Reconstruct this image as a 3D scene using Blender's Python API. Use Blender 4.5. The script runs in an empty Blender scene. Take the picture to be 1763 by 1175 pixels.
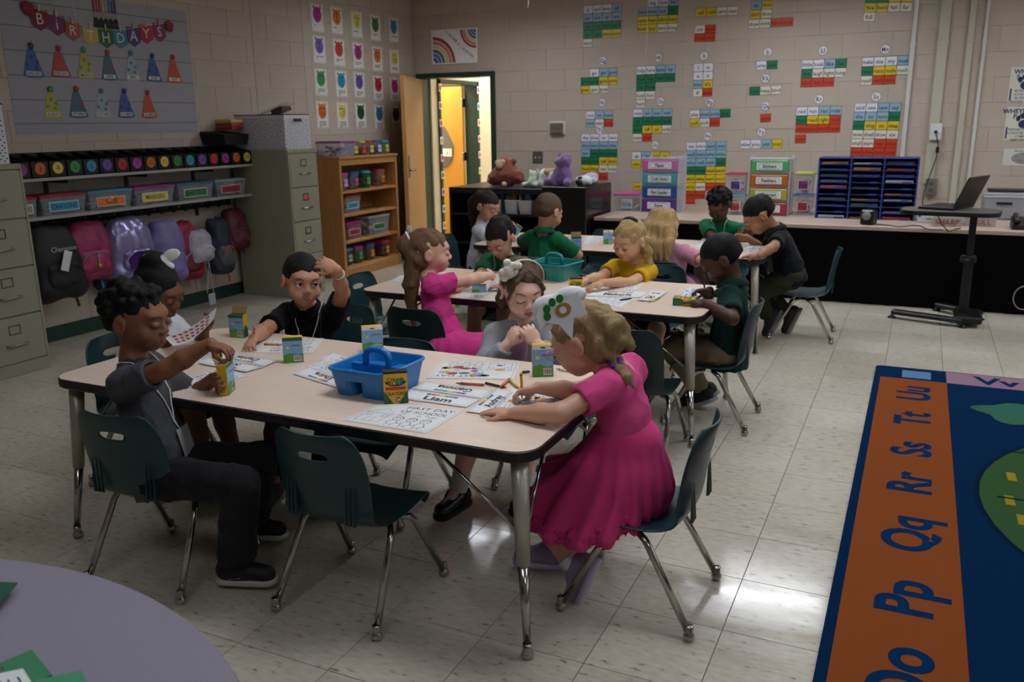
import bpy, bmesh, math, random
import numpy as np
from mathutils import Vector, Matrix
from mathutils.bvhtree import BVHTree
random.seed(7); rng = np.random.default_rng(7)
SC = bpy.context.scene
COL = SC.collection

# ------------------------------------------------------------ camera
F, YAW, PITCH, ROLL, CAMH = 1475.1, -0.4412, 0.2492, -0.0138, 1.3997
CX, CY = 881.5, 587.5
YB = 8.48            # back wall
def _cam_axes():
    cy, sy, cp, sp = math.cos(YAW), math.sin(YAW), math.cos(PITCH), math.sin(PITCH)
    w = np.array([sy*cp, cy*cp, -sp]); r0 = np.array([cy, -sy, 0.]); u0 = np.cross(r0, w)
    r = math.cos(ROLL)*r0 + math.sin(ROLL)*u0; u = -math.sin(ROLL)*r0 + math.cos(ROLL)*u0
    return r, u, w
CR, CU, CW = _cam_axes(); CO = np.array([0, 0, CAMH])
cam_d = bpy.data.cameras.new('camera'); cam = bpy.data.objects.new('camera', cam_d); COL.objects.link(cam)
cam_d.sensor_width = 36; cam_d.sensor_fit = 'HORIZONTAL'; cam_d.lens = F/1763*36; cam_d.clip_start = .05
cam_d.dof.use_dof = True; cam_d.dof.focus_distance = 2.7; cam_d.dof.aperture_fstop = 5.6
cam.matrix_world = Matrix(((CR[0], CU[0], -CW[0], 0), (CR[1], CU[1], -CW[1], 0), (CR[2], CU[2], -CW[2], CAMH), (0, 0, 0, 1)))
SC.camera = cam
def ray(x, y): return CR*(x-CX)/F - CU*(y-CY)/F + CW
def atz(x, y, h=0.): d = ray(x, y); return CO + d*(h-CAMH)/d[2]      # photo measurement -> point on a level plane
def atx(x, y, a): d = ray(x, y); return CO + d*a/d[0]                 # ... on a wall facing +x
def aty(x, y, a=YB): d = ray(x, y); return CO + d*a/d[1]              # ... on a wall facing -y

# ------------------------------------------------------------ world, exposure
SC.view_settings.view_transform = 'Standard'; SC.view_settings.look = 'None'
SC.view_settings.gamma = 1; SC.view_settings.use_curve_mapping = False
SC.view_settings.exposure = 0.0
wd = bpy.data.worlds.new('world'); SC.world = wd; wd.use_nodes = True
bg = wd.node_tree.nodes['Background']; bg.inputs[0].default_value = (.75, .86, 1, 1); bg.inputs[1].default_value = 1.0
LAMP_W, LAMP_HALL = 15.2, 42.0       # emission of the ceiling troffers, and of the corridor one

# ------------------------------------------------------------ materials
def lin(c):
    if isinstance(c, str): c = [int(c[i:i+2], 16)/255 for i in (0, 2, 4)]
    return [x/12.92 if x <= .04045 else ((x+.055)/1.055)**2.4 for x in c[:3]]
MATS = {}
def M(hexc, rough=.55, metal=0, bump=0, bscale=60, var=.08, vscale=6, alpha=1, spec=.5, emit=0, key=None, coat=0, stretch=None, sheen=0, sss=0, trans=0):
    k = key or (hexc, rough, metal, bump, bscale, var, vscale, alpha, spec, emit, coat, str(stretch), sheen, sss, trans)
    if k in MATS: return MATS[k]
    m = bpy.data.materials.new('mat_%d' % len(MATS)); m.use_nodes = True; nt = m.node_tree; N = nt.nodes; L = nt.links
    b = N['Principled BSDF']; c = lin(hexc)
    b.inputs['Base Color'].default_value = (*c, 1); b.inputs['Roughness'].default_value = rough
    b.inputs['Metallic'].default_value = metal; b.inputs['Specular IOR Level'].default_value = spec
    b.inputs['Alpha'].default_value = alpha; b.inputs['Coat Weight'].default_value = coat
    b.inputs['Sheen Weight'].default_value = sheen; b.inputs['Transmission Weight'].default_value = trans
    if sss: b.inputs['Subsurface Weight'].default_value = sss; b.inputs['Subsurface Radius'].default_value = (.012, .004, .002)
    if emit: b.inputs['Emission Color'].default_value = (*c, 1); b.inputs['Emission Strength'].default_value = emit
    if var or bump:
        tc = N.new('ShaderNodeTexCoord'); mp = N.new('ShaderNodeMapping'); L.new(tc.outputs['Object'], mp.inputs[0])
        if stretch: mp.inputs['Scale'].default_value = stretch
        if var:
            n = N.new('ShaderNodeTexNoise'); n.inputs['Scale'].default_value = vscale; n.inputs['Detail'].default_value = 4
            L.new(mp.outputs[0], n.inputs[0])
            r = N.new('ShaderNodeMix'); r.data_type = 'RGBA'
            r.inputs[6].default_value = (*[x*(1-var*1.6) for x in c], 1); r.inputs[7].default_value = (*[min(1, x*(1+var*1.6)) for x in c], 1)
            L.new(n.outputs['Fac'], r.inputs[0]); L.new(r.outputs[2], b.inputs['Base Color'])
        if bump:
            n2 = N.new('ShaderNodeTexNoise'); n2.inputs['Scale'].default_value = bscale; n2.inputs['Detail'].default_value = 3
            L.new(mp.outputs[0], n2.inputs[0]); bp = N.new('ShaderNodeBump'); bp.inputs['Strength'].default_value = bump; bp.inputs['Distance'].default_value = .004
            L.new(n2.outputs['Fac'], bp.inputs['Height']); L.new(bp.outputs[0], b.inputs['Normal'])
    MATS[k] = m; return m
def mat_nodes(key, hexc, rough):
    m = M(hexc, rough, var=0, key=key); nt = m.node_tree
    return m, nt.nodes, nt.links, nt.nodes['Principled BSDF']

# ------------------------------------------------------------ mesh helpers
def frame(o, r, u, n=None):
    r = Vector(r).normalized(); u = Vector(u).normalized(); n = r.cross(u) if n is None else Vector(n)
    return Matrix(((r.x, u.x, n.x, o[0]), (r.y, u.y, n.y, o[1]), (r.z, u.z, n.z, o[2]), (0, 0, 0, 1)))
def FB(o): return frame(o, (1, 0, 0), (0, 0, 1))      # facing -y (back wall)
def FL(o): return frame(o, (0, 1, 0), (0, 0, 1))      # facing +x (left wall)
def FZ(o, a=0): return Matrix.Translation(o) @ Matrix.Rotation(a, 4, 'Z')
class MB:
    def __init__(s, mat=None): s.v = []; s.f = []; s.m = []; s.mats = []; s.use(mat); s.sm = []
    def use(s, mat):
        if mat is None: s.cur = 0; return s
        if mat not in s.mats: s.mats.append(mat)
        s.cur = s.mats.index(mat); return s
    def add(s, vs, fs, T=None, smooth=False):
        k = len(s.v)
        if T is not None: vs = [T @ Vector(v) for v in vs]
        s.v += [tuple(v) for v in vs]; s.f += [tuple(i+k for i in f) for f in fs]; s.m += [s.cur]*len(fs); s.sm += [smooth]*len(fs); return s
    def box(s, x0, x1, y0, y1, z0, z1, T=None, c=0):
        if x0 > x1: x0, x1 = x1, x0
        if y0 > y1: y0, y1 = y1, y0
        if z0 > z1: z0, z1 = z1, z0
        c = min(c, (x1-x0)*.45, (y1-y0)*.45, (z1-z0)*.45)
        if c <= 0:
            v = [(x, y, z) for z in (z0, z1) for y in (y0, y1) for x in (x0, x1)]
            f = [(0, 2, 3, 1), (4, 5, 7, 6), (0, 1, 5, 4), (2, 6, 7, 3), (0, 4, 6, 2), (1, 3, 7, 5)]
            return s.add(v, f, T)
        X = (x0, x1); Y = (y0, y1); Z = (z0, z1); v = []; sg = (1, -1)
        for i in (0, 1):
            for j in (0, 1):
                for k in (0, 1):
                    a, b, d = X[i], Y[j], Z[k]; p, q, r = sg[i]*c, sg[j]*c, sg[k]*c
                    v += [(a, b+q, d+r), (a+p, b, d+r), (a+p, b+q, d)]
        I = lambda i, j, k, a: (i*4+j*2+k)*3+a
        f = []
        f += [(I(0,0,0,0), I(0,0,1,0), I(0,1,1,0), I(0,1,0,0)), (I(1,0,0,0), I(1,1,0,0), I(1,1,1,0), I(1,0,1,0))]
        f += [(I(0,0,0,1), I(1,0,0,1), I(1,0,1,1), I(0,0,1,1)), (I(0,1,0,1), I(0,1,1,1), I(1,1,1,1), I(1,1,0,1))]
        f += [(I(0,0,0,2), I(0,1,0,2), I(1,1,0,2), I(1,0,0,2)), (I(0,0,1,2), I(1,0,1,2), I(1,1,1,2), I(0,1,1,2))]
        for k in (0, 1):
            f += [(I(0,0,k,1), I(1,0,k,1), I(1,0,k,2), I(0,0,k,2)), (I(0,1,k,1), I(1,1,k,1), I(1,1,k,2), I(0,1,k,2))]
            f += [(I(0,0,k,0), I(0,1,k,0), I(0,1,k,2), I(0,0,k,2)), (I(1,0,k,0), I(1,1,k,0), I(1,1,k,2), I(1,0,k,2))]
            f += [(I(0,k,0,0), I(0,k,1,0), I(0,k,1,1), I(0,k,0,1)), (I(1,k,0,0), I(1,k,1,0), I(1,k,1,1), I(1,k,0,1))]
        for i in (0, 1):
            for j in (0, 1):
                for k in (0, 1): f.append((I(i,j,k,0), I(i,j,k,1), I(i,j,k,2)))
        s.fix = True
        return s.add(v, f, T)
    def tube(s, pts, r, n=8, T=None, cap=True, closed=False):
        P = [Vector(p) for p in pts]; rs = r if isinstance(r, (list, tuple)) else [r]*len(P); vs = []; fs = []; m = len(P)
        up = None
        for i, p in enumerate(P):
            a = P[(i-1) % m] if (i or closed) else p; b = P[(i+1) % m] if (i < m-1 or closed) else p
            t = (b-a).normalized()
            if up is None:
                up = Vector((0, 0, 1)) if abs(t.z) < .9 else Vector((1, 0, 0))
            x = t.cross(up).normalized(); y = x.cross(t); up = y
            for k in range(n):
                q = 2*math.pi*k/n; vs.append(p+(x*math.cos(q)+y*math.sin(q))*rs[i])
        for i in range(m if closed else m-1):
            j = (i+1) % m
            for k in range(n):
                l = (k+1) % n; fs.append((i*n+k, j*n+k, j*n+l, i*n+l))
        if cap and not closed: fs += [tuple(range(n)), tuple(reversed(range((m-1)*n, m*n)))]
        return s.add(vs, fs, T, n > 4)
    def lathe(s, prof, n=16, T=None, smooth=True):
        vs = []; fs = []; m = len(prof)
        for r, z in prof:
            for k in range(n): q = 2*math.pi*k/n; vs.append((r*math.cos(q), r*math.sin(q), z))
        for i in range(m-1):
            for k in range(n): l = (k+1) % n; fs.append((i*n+k, i*n+l, i*n+n+l, i*n+n+k))
        fs += [tuple(reversed(range(n))), tuple(range((m-1)*n, m*n))]
        return s.add(vs, fs, T, smooth)
    def ball(s, c, r, n=10, T=None, sx=1, sy=1, sz=1):
        prof = [(max(1e-4, r*math.sin(math.pi*i/n)), -r*math.cos(math.pi*i/n)) for i in range(n+1)]
        S = Matrix.Translation(c) @ Matrix.Diagonal((sx, sy, sz, 1))
        return s.lathe(prof, n+4, (T @ S) if T is not None else S)
    def prism(s, poly, z0, z1, T=None):
        n = len(poly); v = [(x, y, z0) for x, y in poly]+[(x, y, z1) for x, y in poly]
        f = [tuple(reversed(range(n))), tuple(range(n, 2*n))]+[(i, (i+1) % n, n+(i+1) % n, n+i) for i in range(n)]
        return s.add(v, f, T)
    def flat(s, poly, z, T=None): return s.add([(x, y, z) for x, y in poly], [tuple(range(len(poly)))], T)
    def mesh(s, name):
        me = bpy.data.meshes.new(name); me.from_pydata(s.v, [], s.f)
        for m in s.mats: me.materials.append(m)
        if s.f:
            me.polygons.foreach_set('material_index', s.m); me.polygons.foreach_set('use_smooth', s.sm)
        if getattr(s, 'fix', False):
            b = bmesh.new(); b.from_mesh(me); bmesh.ops.recalc_face_normals(b, faces=b.faces); b.to_mesh(me); b.free()
        me.update(); return me
    def build(s, name, parent=None, label=None, cat=None, group=None, kind=None):
        return obj(name, s.mesh(name), parent, label, cat, group, kind)
def tag(o, label=None, cat=None, group=None, kind=None):
    if label: o['label'] = label
    if cat: o['category'] = cat
    if group: o['group'] = group
    if kind: o['kind'] = kind
    return o
def obj(name, me, parent=None, label=None, cat=None, group=None, kind=None):
    o = bpy.data.objects.new(name, me); COL.objects.link(o)
    if parent is not None:
        o.parent = parent
        o.matrix_parent_inverse = parent_mw(parent).inverted()
    return tag(o, label, cat, group, kind)
def parent_mw(p):
    m = Matrix.LocRotScale(p.location, p.rotation_euler, p.scale)
    return m if p.parent is None else parent_mw(p.parent) @ p.matrix_parent_inverse @ m
def thing(name, loc, label, cat, group=None, rz=0):
    o = bpy.data.objects.new(name, None); COL.objects.link(o); o.location = loc; o.rotation_euler = (0, 0, rz); o.empty_display_size = .05
    return tag(o, label, cat, group)
KIDS_OF = {}
def copy_tree(o, loc=None, rz=None, label=None, group=None, parent=None):
    c = o.copy(); COL.objects.link(c)
    if parent is not None: c.parent = parent
    if loc is not None: c.location = loc
    if rz is not None: c.rotation_euler = (0, 0, rz)
    if label: c['label'] = label
    if group: c['group'] = group
    for ch in o.children: copy_tree(ch, parent=c)
    return c
def superrect(w, h, r, n=5, cx=0, cy=0):
    P = []
    for sx, sy, a0 in ((1, 1, 0), (-1, 1, 90), (-1, -1, 180), (1, -1, 270)):
        for k in range(n+1):
            a = math.radians(a0+90*k/n); P.append((cx+sx*(w/2-r)+r*math.cos(a), cy+sy*(h/2-r)+r*math.sin(a)))
    return P
def circle(r, n=20, cx=0, cy=0, ry=None): return [(cx+r*math.cos(2*math.pi*k/n), cy+(ry or r)*math.sin(2*math.pi*k/n)) for k in range(n)]
# ---- lettering: outlines of the built-in face, one flat mesh per character, set side by side
_GL = {}
def _glyph_table():
    chars = "ABCDEFGHIJKLMNOPQRSTUVWXYZabcdefghijklmnopqrstuvwxyz0123456789.'&%+-!"
    cu = bpy.data.curves.new('t', 'FONT'); cu.size = 1; cu.resolution_u = 2; o = bpy.data.objects.new('t', cu); COL.objects.link(o)
    def ev():
        dg = bpy.context.evaluated_depsgraph_get(); e = o.evaluated_get(dg); me = e.to_mesh()
        r = ([(v.co.x, v.co.y) for v in me.vertices], [tuple(p.vertices) for p in me.polygons]); e.to_mesh_clear(); return r
    wid = lambda vs: max(v[0] for v in vs)-min(v[0] for v in vs)
    cu.body = 'HH'; w0 = wid(ev()[0]); adv = {' ': .3}
    for c in chars: cu.body = 'H'+c+'H'; adv[c] = wid(ev()[0])-w0
    for b in (0., .012, .03):
        cu.offset = b; cu.resolution_u = 6 if b == .03 else 2
        for c in chars: cu.body = c; _GL[c, b] = ev()
    bpy.data.objects.remove(o); bpy.data.curves.remove(cu); return adv
_ADV = _glyph_table()
def text(mb, t, T, size, x=0, y=0, z=.001, maxw=None, bold=.012, res=2, rot=0, shear=0):
    b = min((0., .012, .03), key=lambda q: abs(q-bold)); w = sum(_ADV.get(c, .5) for c in t); sx = sy = size
    if maxw and w*size > maxw: sx = maxw/w
    R = Matrix.Translation((x, y, z)) @ Matrix.Rotation(rot, 4, 'Z'); R = T @ R if T is not None else R; p = -w/2
    for c in t:
        if (c, b) in _GL:
            vs, fs = _GL[c, b]; mb.add([((u+p)*sx, (v-.34)*sy, 0) for u, v in vs], fs, R)
        p += _ADV.get(c, .5)
    return mb
# ---- implicit surfaces (capsules and ellipsoids blended into one skin), meshed with surface nets
class SDF:
    def __init__(s, h): s.h = h; s.p = []
    def cap(s, a, b, ra, rb=None, k=.012, sub=False, flat=False): s.p.append(('c', np.array(a, float), np.array(b, float), ra, ra if rb is None else rb, k, sub, flat)); return s
    def ell(s, c, r, rot=None, k=.012, sub=False):
        s.p.append(('e', np.array(c, float), np.array(r, float), np.eye(3) if rot is None else np.array(rot, float), 0, k, sub)); return s
    def chain(s, pts, rs, k=.012):
        for i in range(len(pts)-1): s.cap(pts[i], pts[i+1], rs[i], rs[i+1], k)
        return s
    def half(s, o, n): s.p.append(('h', np.array(o, float), np.array(n, float)/np.linalg.norm(n), 0, 0, .001, True)); return s  # cut away the side n points to
    def bounds(s):
        lo = np.full(3, 1e9); hi = -lo
        for p in s.p:
            if p[6]: continue
            if p[0] == 'c': r = max(p[3], p[4]); lo = np.minimum(lo, np.minimum(p[1], p[2])-r); hi = np.maximum(hi, np.maximum(p[1], p[2])+r)
            else: r = p[2].max(); lo = np.minimum(lo, p[1]-r); hi = np.maximum(hi, p[1]+r)
        return lo, hi
    def mesh(s, disp=None):
        h = s.h; lo, hi = s.bounds(); lo = lo-3*h-.008; n = np.ceil((hi-lo+3*h+.008)/h).astype(int)+1
        G = np.full(n, .05, np.float32)
        for p in s.p:
            kk = p[5]; pad = .03+kk+2*h
            if p[0] == 'c': r = max(p[3], p[4]); a = np.minimum(p[1], p[2])-r; b = np.maximum(p[1], p[2])+r
            elif p[0] == 'e': r = p[2].max(); a = p[1]-r; b = p[1]+r
            else: a = lo; b = hi
            i0 = np.clip(np.floor((a-pad-lo)/h).astype(int), 0, n); i1 = np.clip(np.ceil((b+pad-lo)/h).astype(int)+1, 0, n)
            if (i1 <= i0).any(): continue
            x = (lo[0]+h*np.arange(i0[0], i1[0], dtype=np.float32))[:, None, None]; y = (lo[1]+h*np.arange(i0[1], i1[1], dtype=np.float32))[None, :, None]; z = (lo[2]+h*np.arange(i0[2], i1[2], dtype=np.float32))[None, None, :]
            if p[0] == 'c':
                A, B = p[1], p[2]; d = B-A; L2 = max(1e-9, float(d@d))
                t = np.clip(((x-A[0])*d[0]+(y-A[1])*d[1]+(z-A[2])*d[2])/L2, 0, 1)
                D = np.sqrt((x-A[0]-t*d[0])**2+(y-A[1]-t*d[1])**2+(z-A[2]-t*d[2])**2)-(p[3]+(p[4]-p[3])*t)
                if p[7]: e = d/math.sqrt(L2); D = np.maximum(D, (x-B[0])*e[0]+(y-B[1])*e[1]+(z-B[2])*e[2])
            elif p[0] == 'e':
                c, r, Rm = p[1], p[2], p[3]; dx, dy, dz = x-c[0], y-c[1], z-c[2]
                q = [Rm[0][i]*dx+Rm[1][i]*dy+Rm[2][i]*dz for i in range(3)]
                k0 = np.sqrt(sum((q[i]/r[i])**2 for i in range(3))); k1 = np.sqrt(sum((q[i]/r[i]**2)**2 for i in range(3)))+1e-6
                D = np.where(k0 < 1e-3, -r.min(), k0*(k0-1)/k1)
            else:
                D = -((x-p[1][0])*p[2][0]+(y-p[1][1])*p[2][1]+(z-p[1][2])*p[2][2])
            S = G[i0[0]:i1[0], i0[1]:i1[1], i0[2]:i1[2]]
            if p[6]:
                S[:] = np.maximum(S, -D.astype(np.float32))
            else:
                D = np.minimum(D, .05); hh = np.maximum(kk-np.abs(S-D), 0)/kk
                S[:] = np.minimum(S, D)-hh*hh*kk*.25
        if disp is not None:
            I = np.argwhere(np.abs(G) < 3*h)
            if len(I): G[I[:, 0], I[:, 1], I[:, 2]] += disp(lo+h*I).astype(np.float32)
        return nets(G, lo, h)
def nets(G, lo, h):
    b = G < 0; n = G.shape
    c = np.zeros((n[0]-1, n[1]-1, n[2]-1), np.uint8)
    for i in (0, 1):
        for j in (0, 1):
            for k in (0, 1): c += b[i:n[0]-1+i, j:n[1]-1+j, k:n[2]-1+k]
    act = (c > 0) & (c < 8); I = np.argwhere(act)
    if len(I) == 0: return np.zeros((0, 3)), np.zeros((0, 4), int)
    idx = np.full(act.shape, -1, np.int64); idx[I[:, 0], I[:, 1], I[:, 2]] = np.arange(len(I))
    P = np.zeros((len(I), 3)); W = np.zeros(len(I))
    cor = [(i, j, k) for i in (0, 1) for j in (0, 1) for k in (0, 1)]
    val = {q: G[I[:, 0]+q[0], I[:, 1]+q[1], I[:, 2]+q[2]].astype(float) for q in cor}
    for q in cor:
        for ax in range(3):
            if q[ax]: continue
            r = list(q); r[ax] = 1; r = tuple(r); a, d = val[q], val[r]; m = (a < 0) != (d < 0)
            t = np.where(m, a/np.where(m, a-d, 1), 0)
            pt = np.array(q, float)[None]+t[:, None]*np.eye(3)[ax][None]
            P[m] += pt[m]; W[m] += 1
    V = lo+h*(I+P/W[:, None]); Q = []
    for ax in range(3):
        u, v = [(1, 2), (2, 0), (0, 1)][ax]
        sl0 = [slice(None)]*3; sl1 = [slice(None)]*3; sl0[ax] = slice(0, -1); sl1[ax] = slice(1, None)
        e = b[tuple(sl0)] != b[tuple(sl1)]
        J = np.argwhere(e); J = J[(J[:, u] > 0) & (J[:, v] > 0) & (J[:, u] < n[u]-1) & (J[:, v] < n[v]-1)]
        if not len(J): continue
        eu = np.eye(3, dtype=int)[u]; ev = np.eye(3, dtype=int)[v]
        g = lambda K: idx[K[:, 0], K[:, 1], K[:, 2]]
        q = np.stack([g(J-eu-ev), g(J-ev), g(J), g(J-eu)], 1)
        flip = ~b[J[:, 0], J[:, 1], J[:, 2]]; q[flip] = q[flip][:, ::-1]; Q.append(q)
    Q = np.concatenate(Q); return V, Q[(Q >= 0).all(1)]
def npmesh(name, V, Q, mats, mi=None):
    me = bpy.data.meshes.new(name); nv, nf = len(V), len(Q); w = Q.shape[1]
    me.vertices.add(nv); me.vertices.foreach_set('co', np.asarray(V, np.float32).ravel())
    me.loops.add(nf*w); me.loops.foreach_set('vertex_index', Q.ravel().astype(np.int32))
    me.polygons.add(nf); me.polygons.foreach_set('loop_start', np.arange(0, nf*w, w, dtype=np.int32))
    me.polygons.foreach_set('use_smooth', np.ones(nf, bool))
    for m in mats: me.materials.append(m)
    if mi is not None: me.polygons.foreach_set('material_index', np.asarray(mi, np.int32))
    me.update(calc_edges=True); me.validate(); return me
def keep_big(V, Q, frac=.03):                    # drop specks left over by cuts
    lab = np.arange(len(V))
    for _ in range(60):
        m = lab[Q].min(1); new = lab.copy(); np.minimum.at(new, Q.ravel(), np.repeat(m, Q.shape[1])); new = new[new]
        if (new == lab).all(): break
        lab = new
    n = np.bincount(lab, minlength=len(V)); ok = n[lab] > frac*len(V); Q = Q[ok[Q[:, 0]]]; ix = np.cumsum(ok)-1; return V[ok], ix[Q]
def shape(name, sdf, mat, parent=None, disp=None, **kw):
    V, Q = sdf.mesh(disp)
    if name == 'hair': V, Q = keep_big(V, Q)
    return obj(name, npmesh(name, V, Q, [mat]), parent, **kw)
def wob(amp, f, seed=0, z=1):                    # soft folds
    r = np.random.default_rng(seed); ks = r.normal(size=(7, 3))*f; ks[:, 2] *= z; ph = r.uniform(0, 6.3, 7)
    return lambda X: amp*np.sum([np.sin(X@k+p) for k, p in zip(ks, ph)], 0)/2.6
# ============================================================ ROOM
CEIL = 2.75; XL, XR, YF = -5.25, 3.2, -1.6; XP = -5.144; YC0, YC1 = 6.03, 6.575
WALL = M('b6a999', .6, bump=.25, bscale=180, var=.05, vscale=3)
CREAM = M('d8c9a4', .6, bump=.25, bscale=180, var=.04)
GREEN = M('16382f', .38, var=.06)
CEILM = M('d8d5cc', .8, var=.03)
def struct(name, mb, parent=None): return mb.build(name, parent, kind=None if parent else 'structure')
# ---- lights of the room: ceiling troffers (the dim left and front ones are added fill)
def troffer(name, x, y, on, label, wx=1.2, wy=.6, z=CEIL, group='recessed ceiling light panels'):
    t = thing(name, (x, y, z-.062), label, 'ceiling light', group)
    fr = MB(M('d9d9d6', .4, var=0)); dp = .062
    a, b = wx/2, wy/2
    for q in ((-a, a, -b, -b+.03), (-a, a, b-.03, b), (-a, -a+.03, -b+.03, b-.03), (a-.03, a, -b+.03, b-.03)): fr.box(x+q[0], x+q[1], y+q[2], y+q[3], z-dp, z-.001, c=.003)
    fr.build('light_frame', t)
    d = MB(M('f2f7ff', .5, var=0, emit=on, key=('troffer', on)) if on else M('c8c8c4', .5, var=0))
    d.box(x-a+.03, x+a-.03, y-b+.03, y+b-.03, z-.018, z-.008); d.build('diffuser', t)
    nx, ny = round(wx/.2), round(wy/.2); LV = M('8b8d90', .35, var=0)          # parabolic louvre: unseen, added to cut the light off towards the tops of the walls
    for k in range(1, nx): q = MB(LV); X = x-a+wx*k/nx; q.box(X-.002, X+.002, y-b+.03, y+b-.03, z-dp+.004, z-.02); q.build('added_louvre_blade', t)
    for k in range(1, ny): q = MB(LV); Y = y-b+wy*k/ny; q.box(x-a+.03, x+a-.03, Y-.002, Y+.002, z-dp+.003, z-.021); q.build('added_louvre_blade', t)
for x, y, on, lb in ((-1.0, 7.1, 1.3, 'lit ceiling light panel near the back wall, above the paper sorter'), (-3.6, 7.1, 1.0, 'lit ceiling light panel near the back wall, above the stuffed animals'), (1.6, 7.1, 1.2, 'lit ceiling light panel near the back wall, on the right'),
                     (-1.0, 4.75, 1, 'lit ceiling light panel above the middle and rear tables'), (1.6, 4.75, 1, 'lit ceiling light panel above the far end of the rug'), (-3.6, 4.75, .15, 'added dim fill light panel in front of the coat hooks'),  # dim panel added as fill for the left side
                     (-1.0, 2.4, 1, 'lit ceiling light panel above the front table'), (1.6, 2.4, .55, 'lit ceiling light panel above the near end of the rug'), (-3.6, 2.4, .2, 'added dim fill light panel over the front left corner'), (-1.0, .05, .4, 'added dim fill light panel over the round table'), (1.6, .05, .5, 'added dim fill light panel at the front right of the room')):  # dim corner and front panels added to lift the foreground
    troffer('ceiling_light', x, y, LAMP_W*on, lb)
# ---- shell
mb = MB(CEILM); mb.box(XL-.2, XR+.2, YF-.2, YB+.2, CEIL, CEIL+.1); struct('ceiling', mb)
mb = MB(WALL); mb.box(XL-.2, XR+.2, YF-.2, YF, 0, CEIL); struct('wall_front', mb)
WY0, WY1, WZ0, WZ1 = 1.2, 6.2, .9, 2.35
mb = MB(WALL)
for q in ((YF, WY0, 0, CEIL), (WY1, YB, 0, CEIL), (WY0, WY1, 0, WZ0), (WY0, WY1, WZ1, CEIL)): mb.box(XR, XR+.2, q[0], q[1], q[2], q[3])
struct('wall_right', mb)
win = MB(M('d9dad6', .4, var=0))
for k in range(5):
    y = WY0+(WY1-WY0)*k/4; win.box(XR+.05, XR+.13, y-.03, y+.03, WZ0, WZ1)
for z in (WZ0, (WZ0+WZ1)/2-.02, WZ1-.05): win.box(XR+.055, XR+.125, WY0, WY1, z, z+.05)
wo = struct('window_1', win)
GLASS = M('ffffff', .02, var=0, alpha=.12, key='glass')
for k in range(4):
    a = WY0+(WY1-WY0)*k/4+.03; g = MB(GLASS); g.box(XR+.085, XR+.095, a, a+(WY1-WY0)/4-.06, WZ0+.05, WZ1-.05); g.build('window_pane', wo)
pl = bpy.data.lights.new('window_portal', 'AREA'); pl.shape = 'RECTANGLE'; pl.size = WY1-WY0; pl.size_y = WZ1-WZ0; pl.cycles.is_portal = True
po = bpy.data.objects.new('window_portal', pl); COL.objects.link(po); po.matrix_world = frame((XR+.16, (WY0+WY1)/2, (WZ0+WZ1)/2), (0, 1, 0), (0, 0, 1), (1, 0, 0))
# back wall with the doorway, real blocks laid in running bond
DX0, DX1, DZ = -5.12, -4.161, 1.935
mb = MB(WALL)
mb.box(DX1-.03, XR+.2, YB+.004, YB+.18, 0, CEIL); mb.box(DX0+.03, DX1-.03, YB+.004, YB+.18, DZ-.03, CEIL); mb.box(XP-.3, DX0+.03, YB+.004, YB+.18, 0, CEIL)
wb = struct('wall_back', mb)
mb = MB(WALL); mb.box(XL-.2, XL-.004, YF, YC0+.15, 0, CEIL); wl = struct('wall_left', mb)
mb = MB(WALL); mb.add([(XL-.004, YC0, 0), (XP-.004, YC1, 0), (XP-.2, YC1, 0), (XL-.2, YC0+.2, 0), (XL-.004, YC0, CEIL), (XP-.004, YC1, CEIL), (XP-.2, YC1, CEIL), (XL-.2, YC0+.2, CEIL)],
    [(0, 1, 5, 4), (1, 2, 6, 5), (2, 3, 7, 6), (3, 0, 4, 7), (4, 5, 6, 7), (3, 2, 1, 0)]); wr = struct('wall_left_return', mb)
mb = MB(WALL); mb.box(XP-.2, XP-.004, YC1, YB, 0, CEIL); wp = struct('wall_left_rear', mb)
BL, BH, Z0B = .4064, .2032, 2.1239-.2032*10
_BM = {}
def block_mesh(w, h):
    k = (round(w, 3), round(h, 3))
    if k not in _BM:
        c = .0028; g = .0012; m = MB(WALL); a, b = w/2-g, h/2-g
        m.add([(-a, -b, -.004), (a, -b, -.004), (a, b, -.004), (-a, b, -.004), (-a, -b, -.0015), (a, -b, -.0015), (a, b, -.0015), (-a, b, -.0015), (-a+c, -b+c, 0), (a-c, -b+c, 0), (a-c, b-c, 0), (-a+c, b-c, 0)],
              [(8, 9, 10, 11)]+[(i, (i+1) % 4, 4+(i+1) % 4, 4+i) for i in range(4)]+[(4+i, 4+(i+1) % 4, 8+(i+1) % 4, 8+i) for i in range(4)])
        _BM[k] = m.mesh('concrete_block')
    return _BM[k]
def blocks(wall, FR, s0, s1, zmin, ref, skip=None, back=None):
    for n in range(0, 14):
        z0 = Z0B+n*BH; z1 = min(z0+BH, CEIL)
        if z1 <= zmin or z1-z0 < .03: continue
        k0 = math.floor((s0-ref)/BL)-1; off = (n % 2)*BL/2
        s = ref+off+k0*BL
        while s < s1:
            a, b = max(s, s0), min(s+BL, s1); s += BL
            if b-a < .04: continue
            for (a2, b2, y0, y1) in ([(a, b, z0, z1)] if not skip else skip(a, b, z0, z1)):
                if b2-a2 < .03 or y1-y0 < .03: continue
                o = obj('concrete_block', block_mesh(b2-a2, y1-y0), wall); o.matrix_basis = FR((a2+b2)/2, (y0+y1)/2)
def skip_door(a, b, z0, z1):
    if a >= DX1 or z0 >= DZ: return [(a, b, z0, z1)]
    if z1 <= DZ: return [(max(a, DX1), b, z0, z1)] if b > DX1 else []
    return [(max(a, DX1), b, z0, z1)] if b > DX1+.1 else [(a, b, DZ, z1)]
blocks(wb, lambda s, z: FB((s, YB, z)), XP, 1.9, .45, aty(1715.6, 115)[0]-BL*.5, skip_door)
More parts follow.
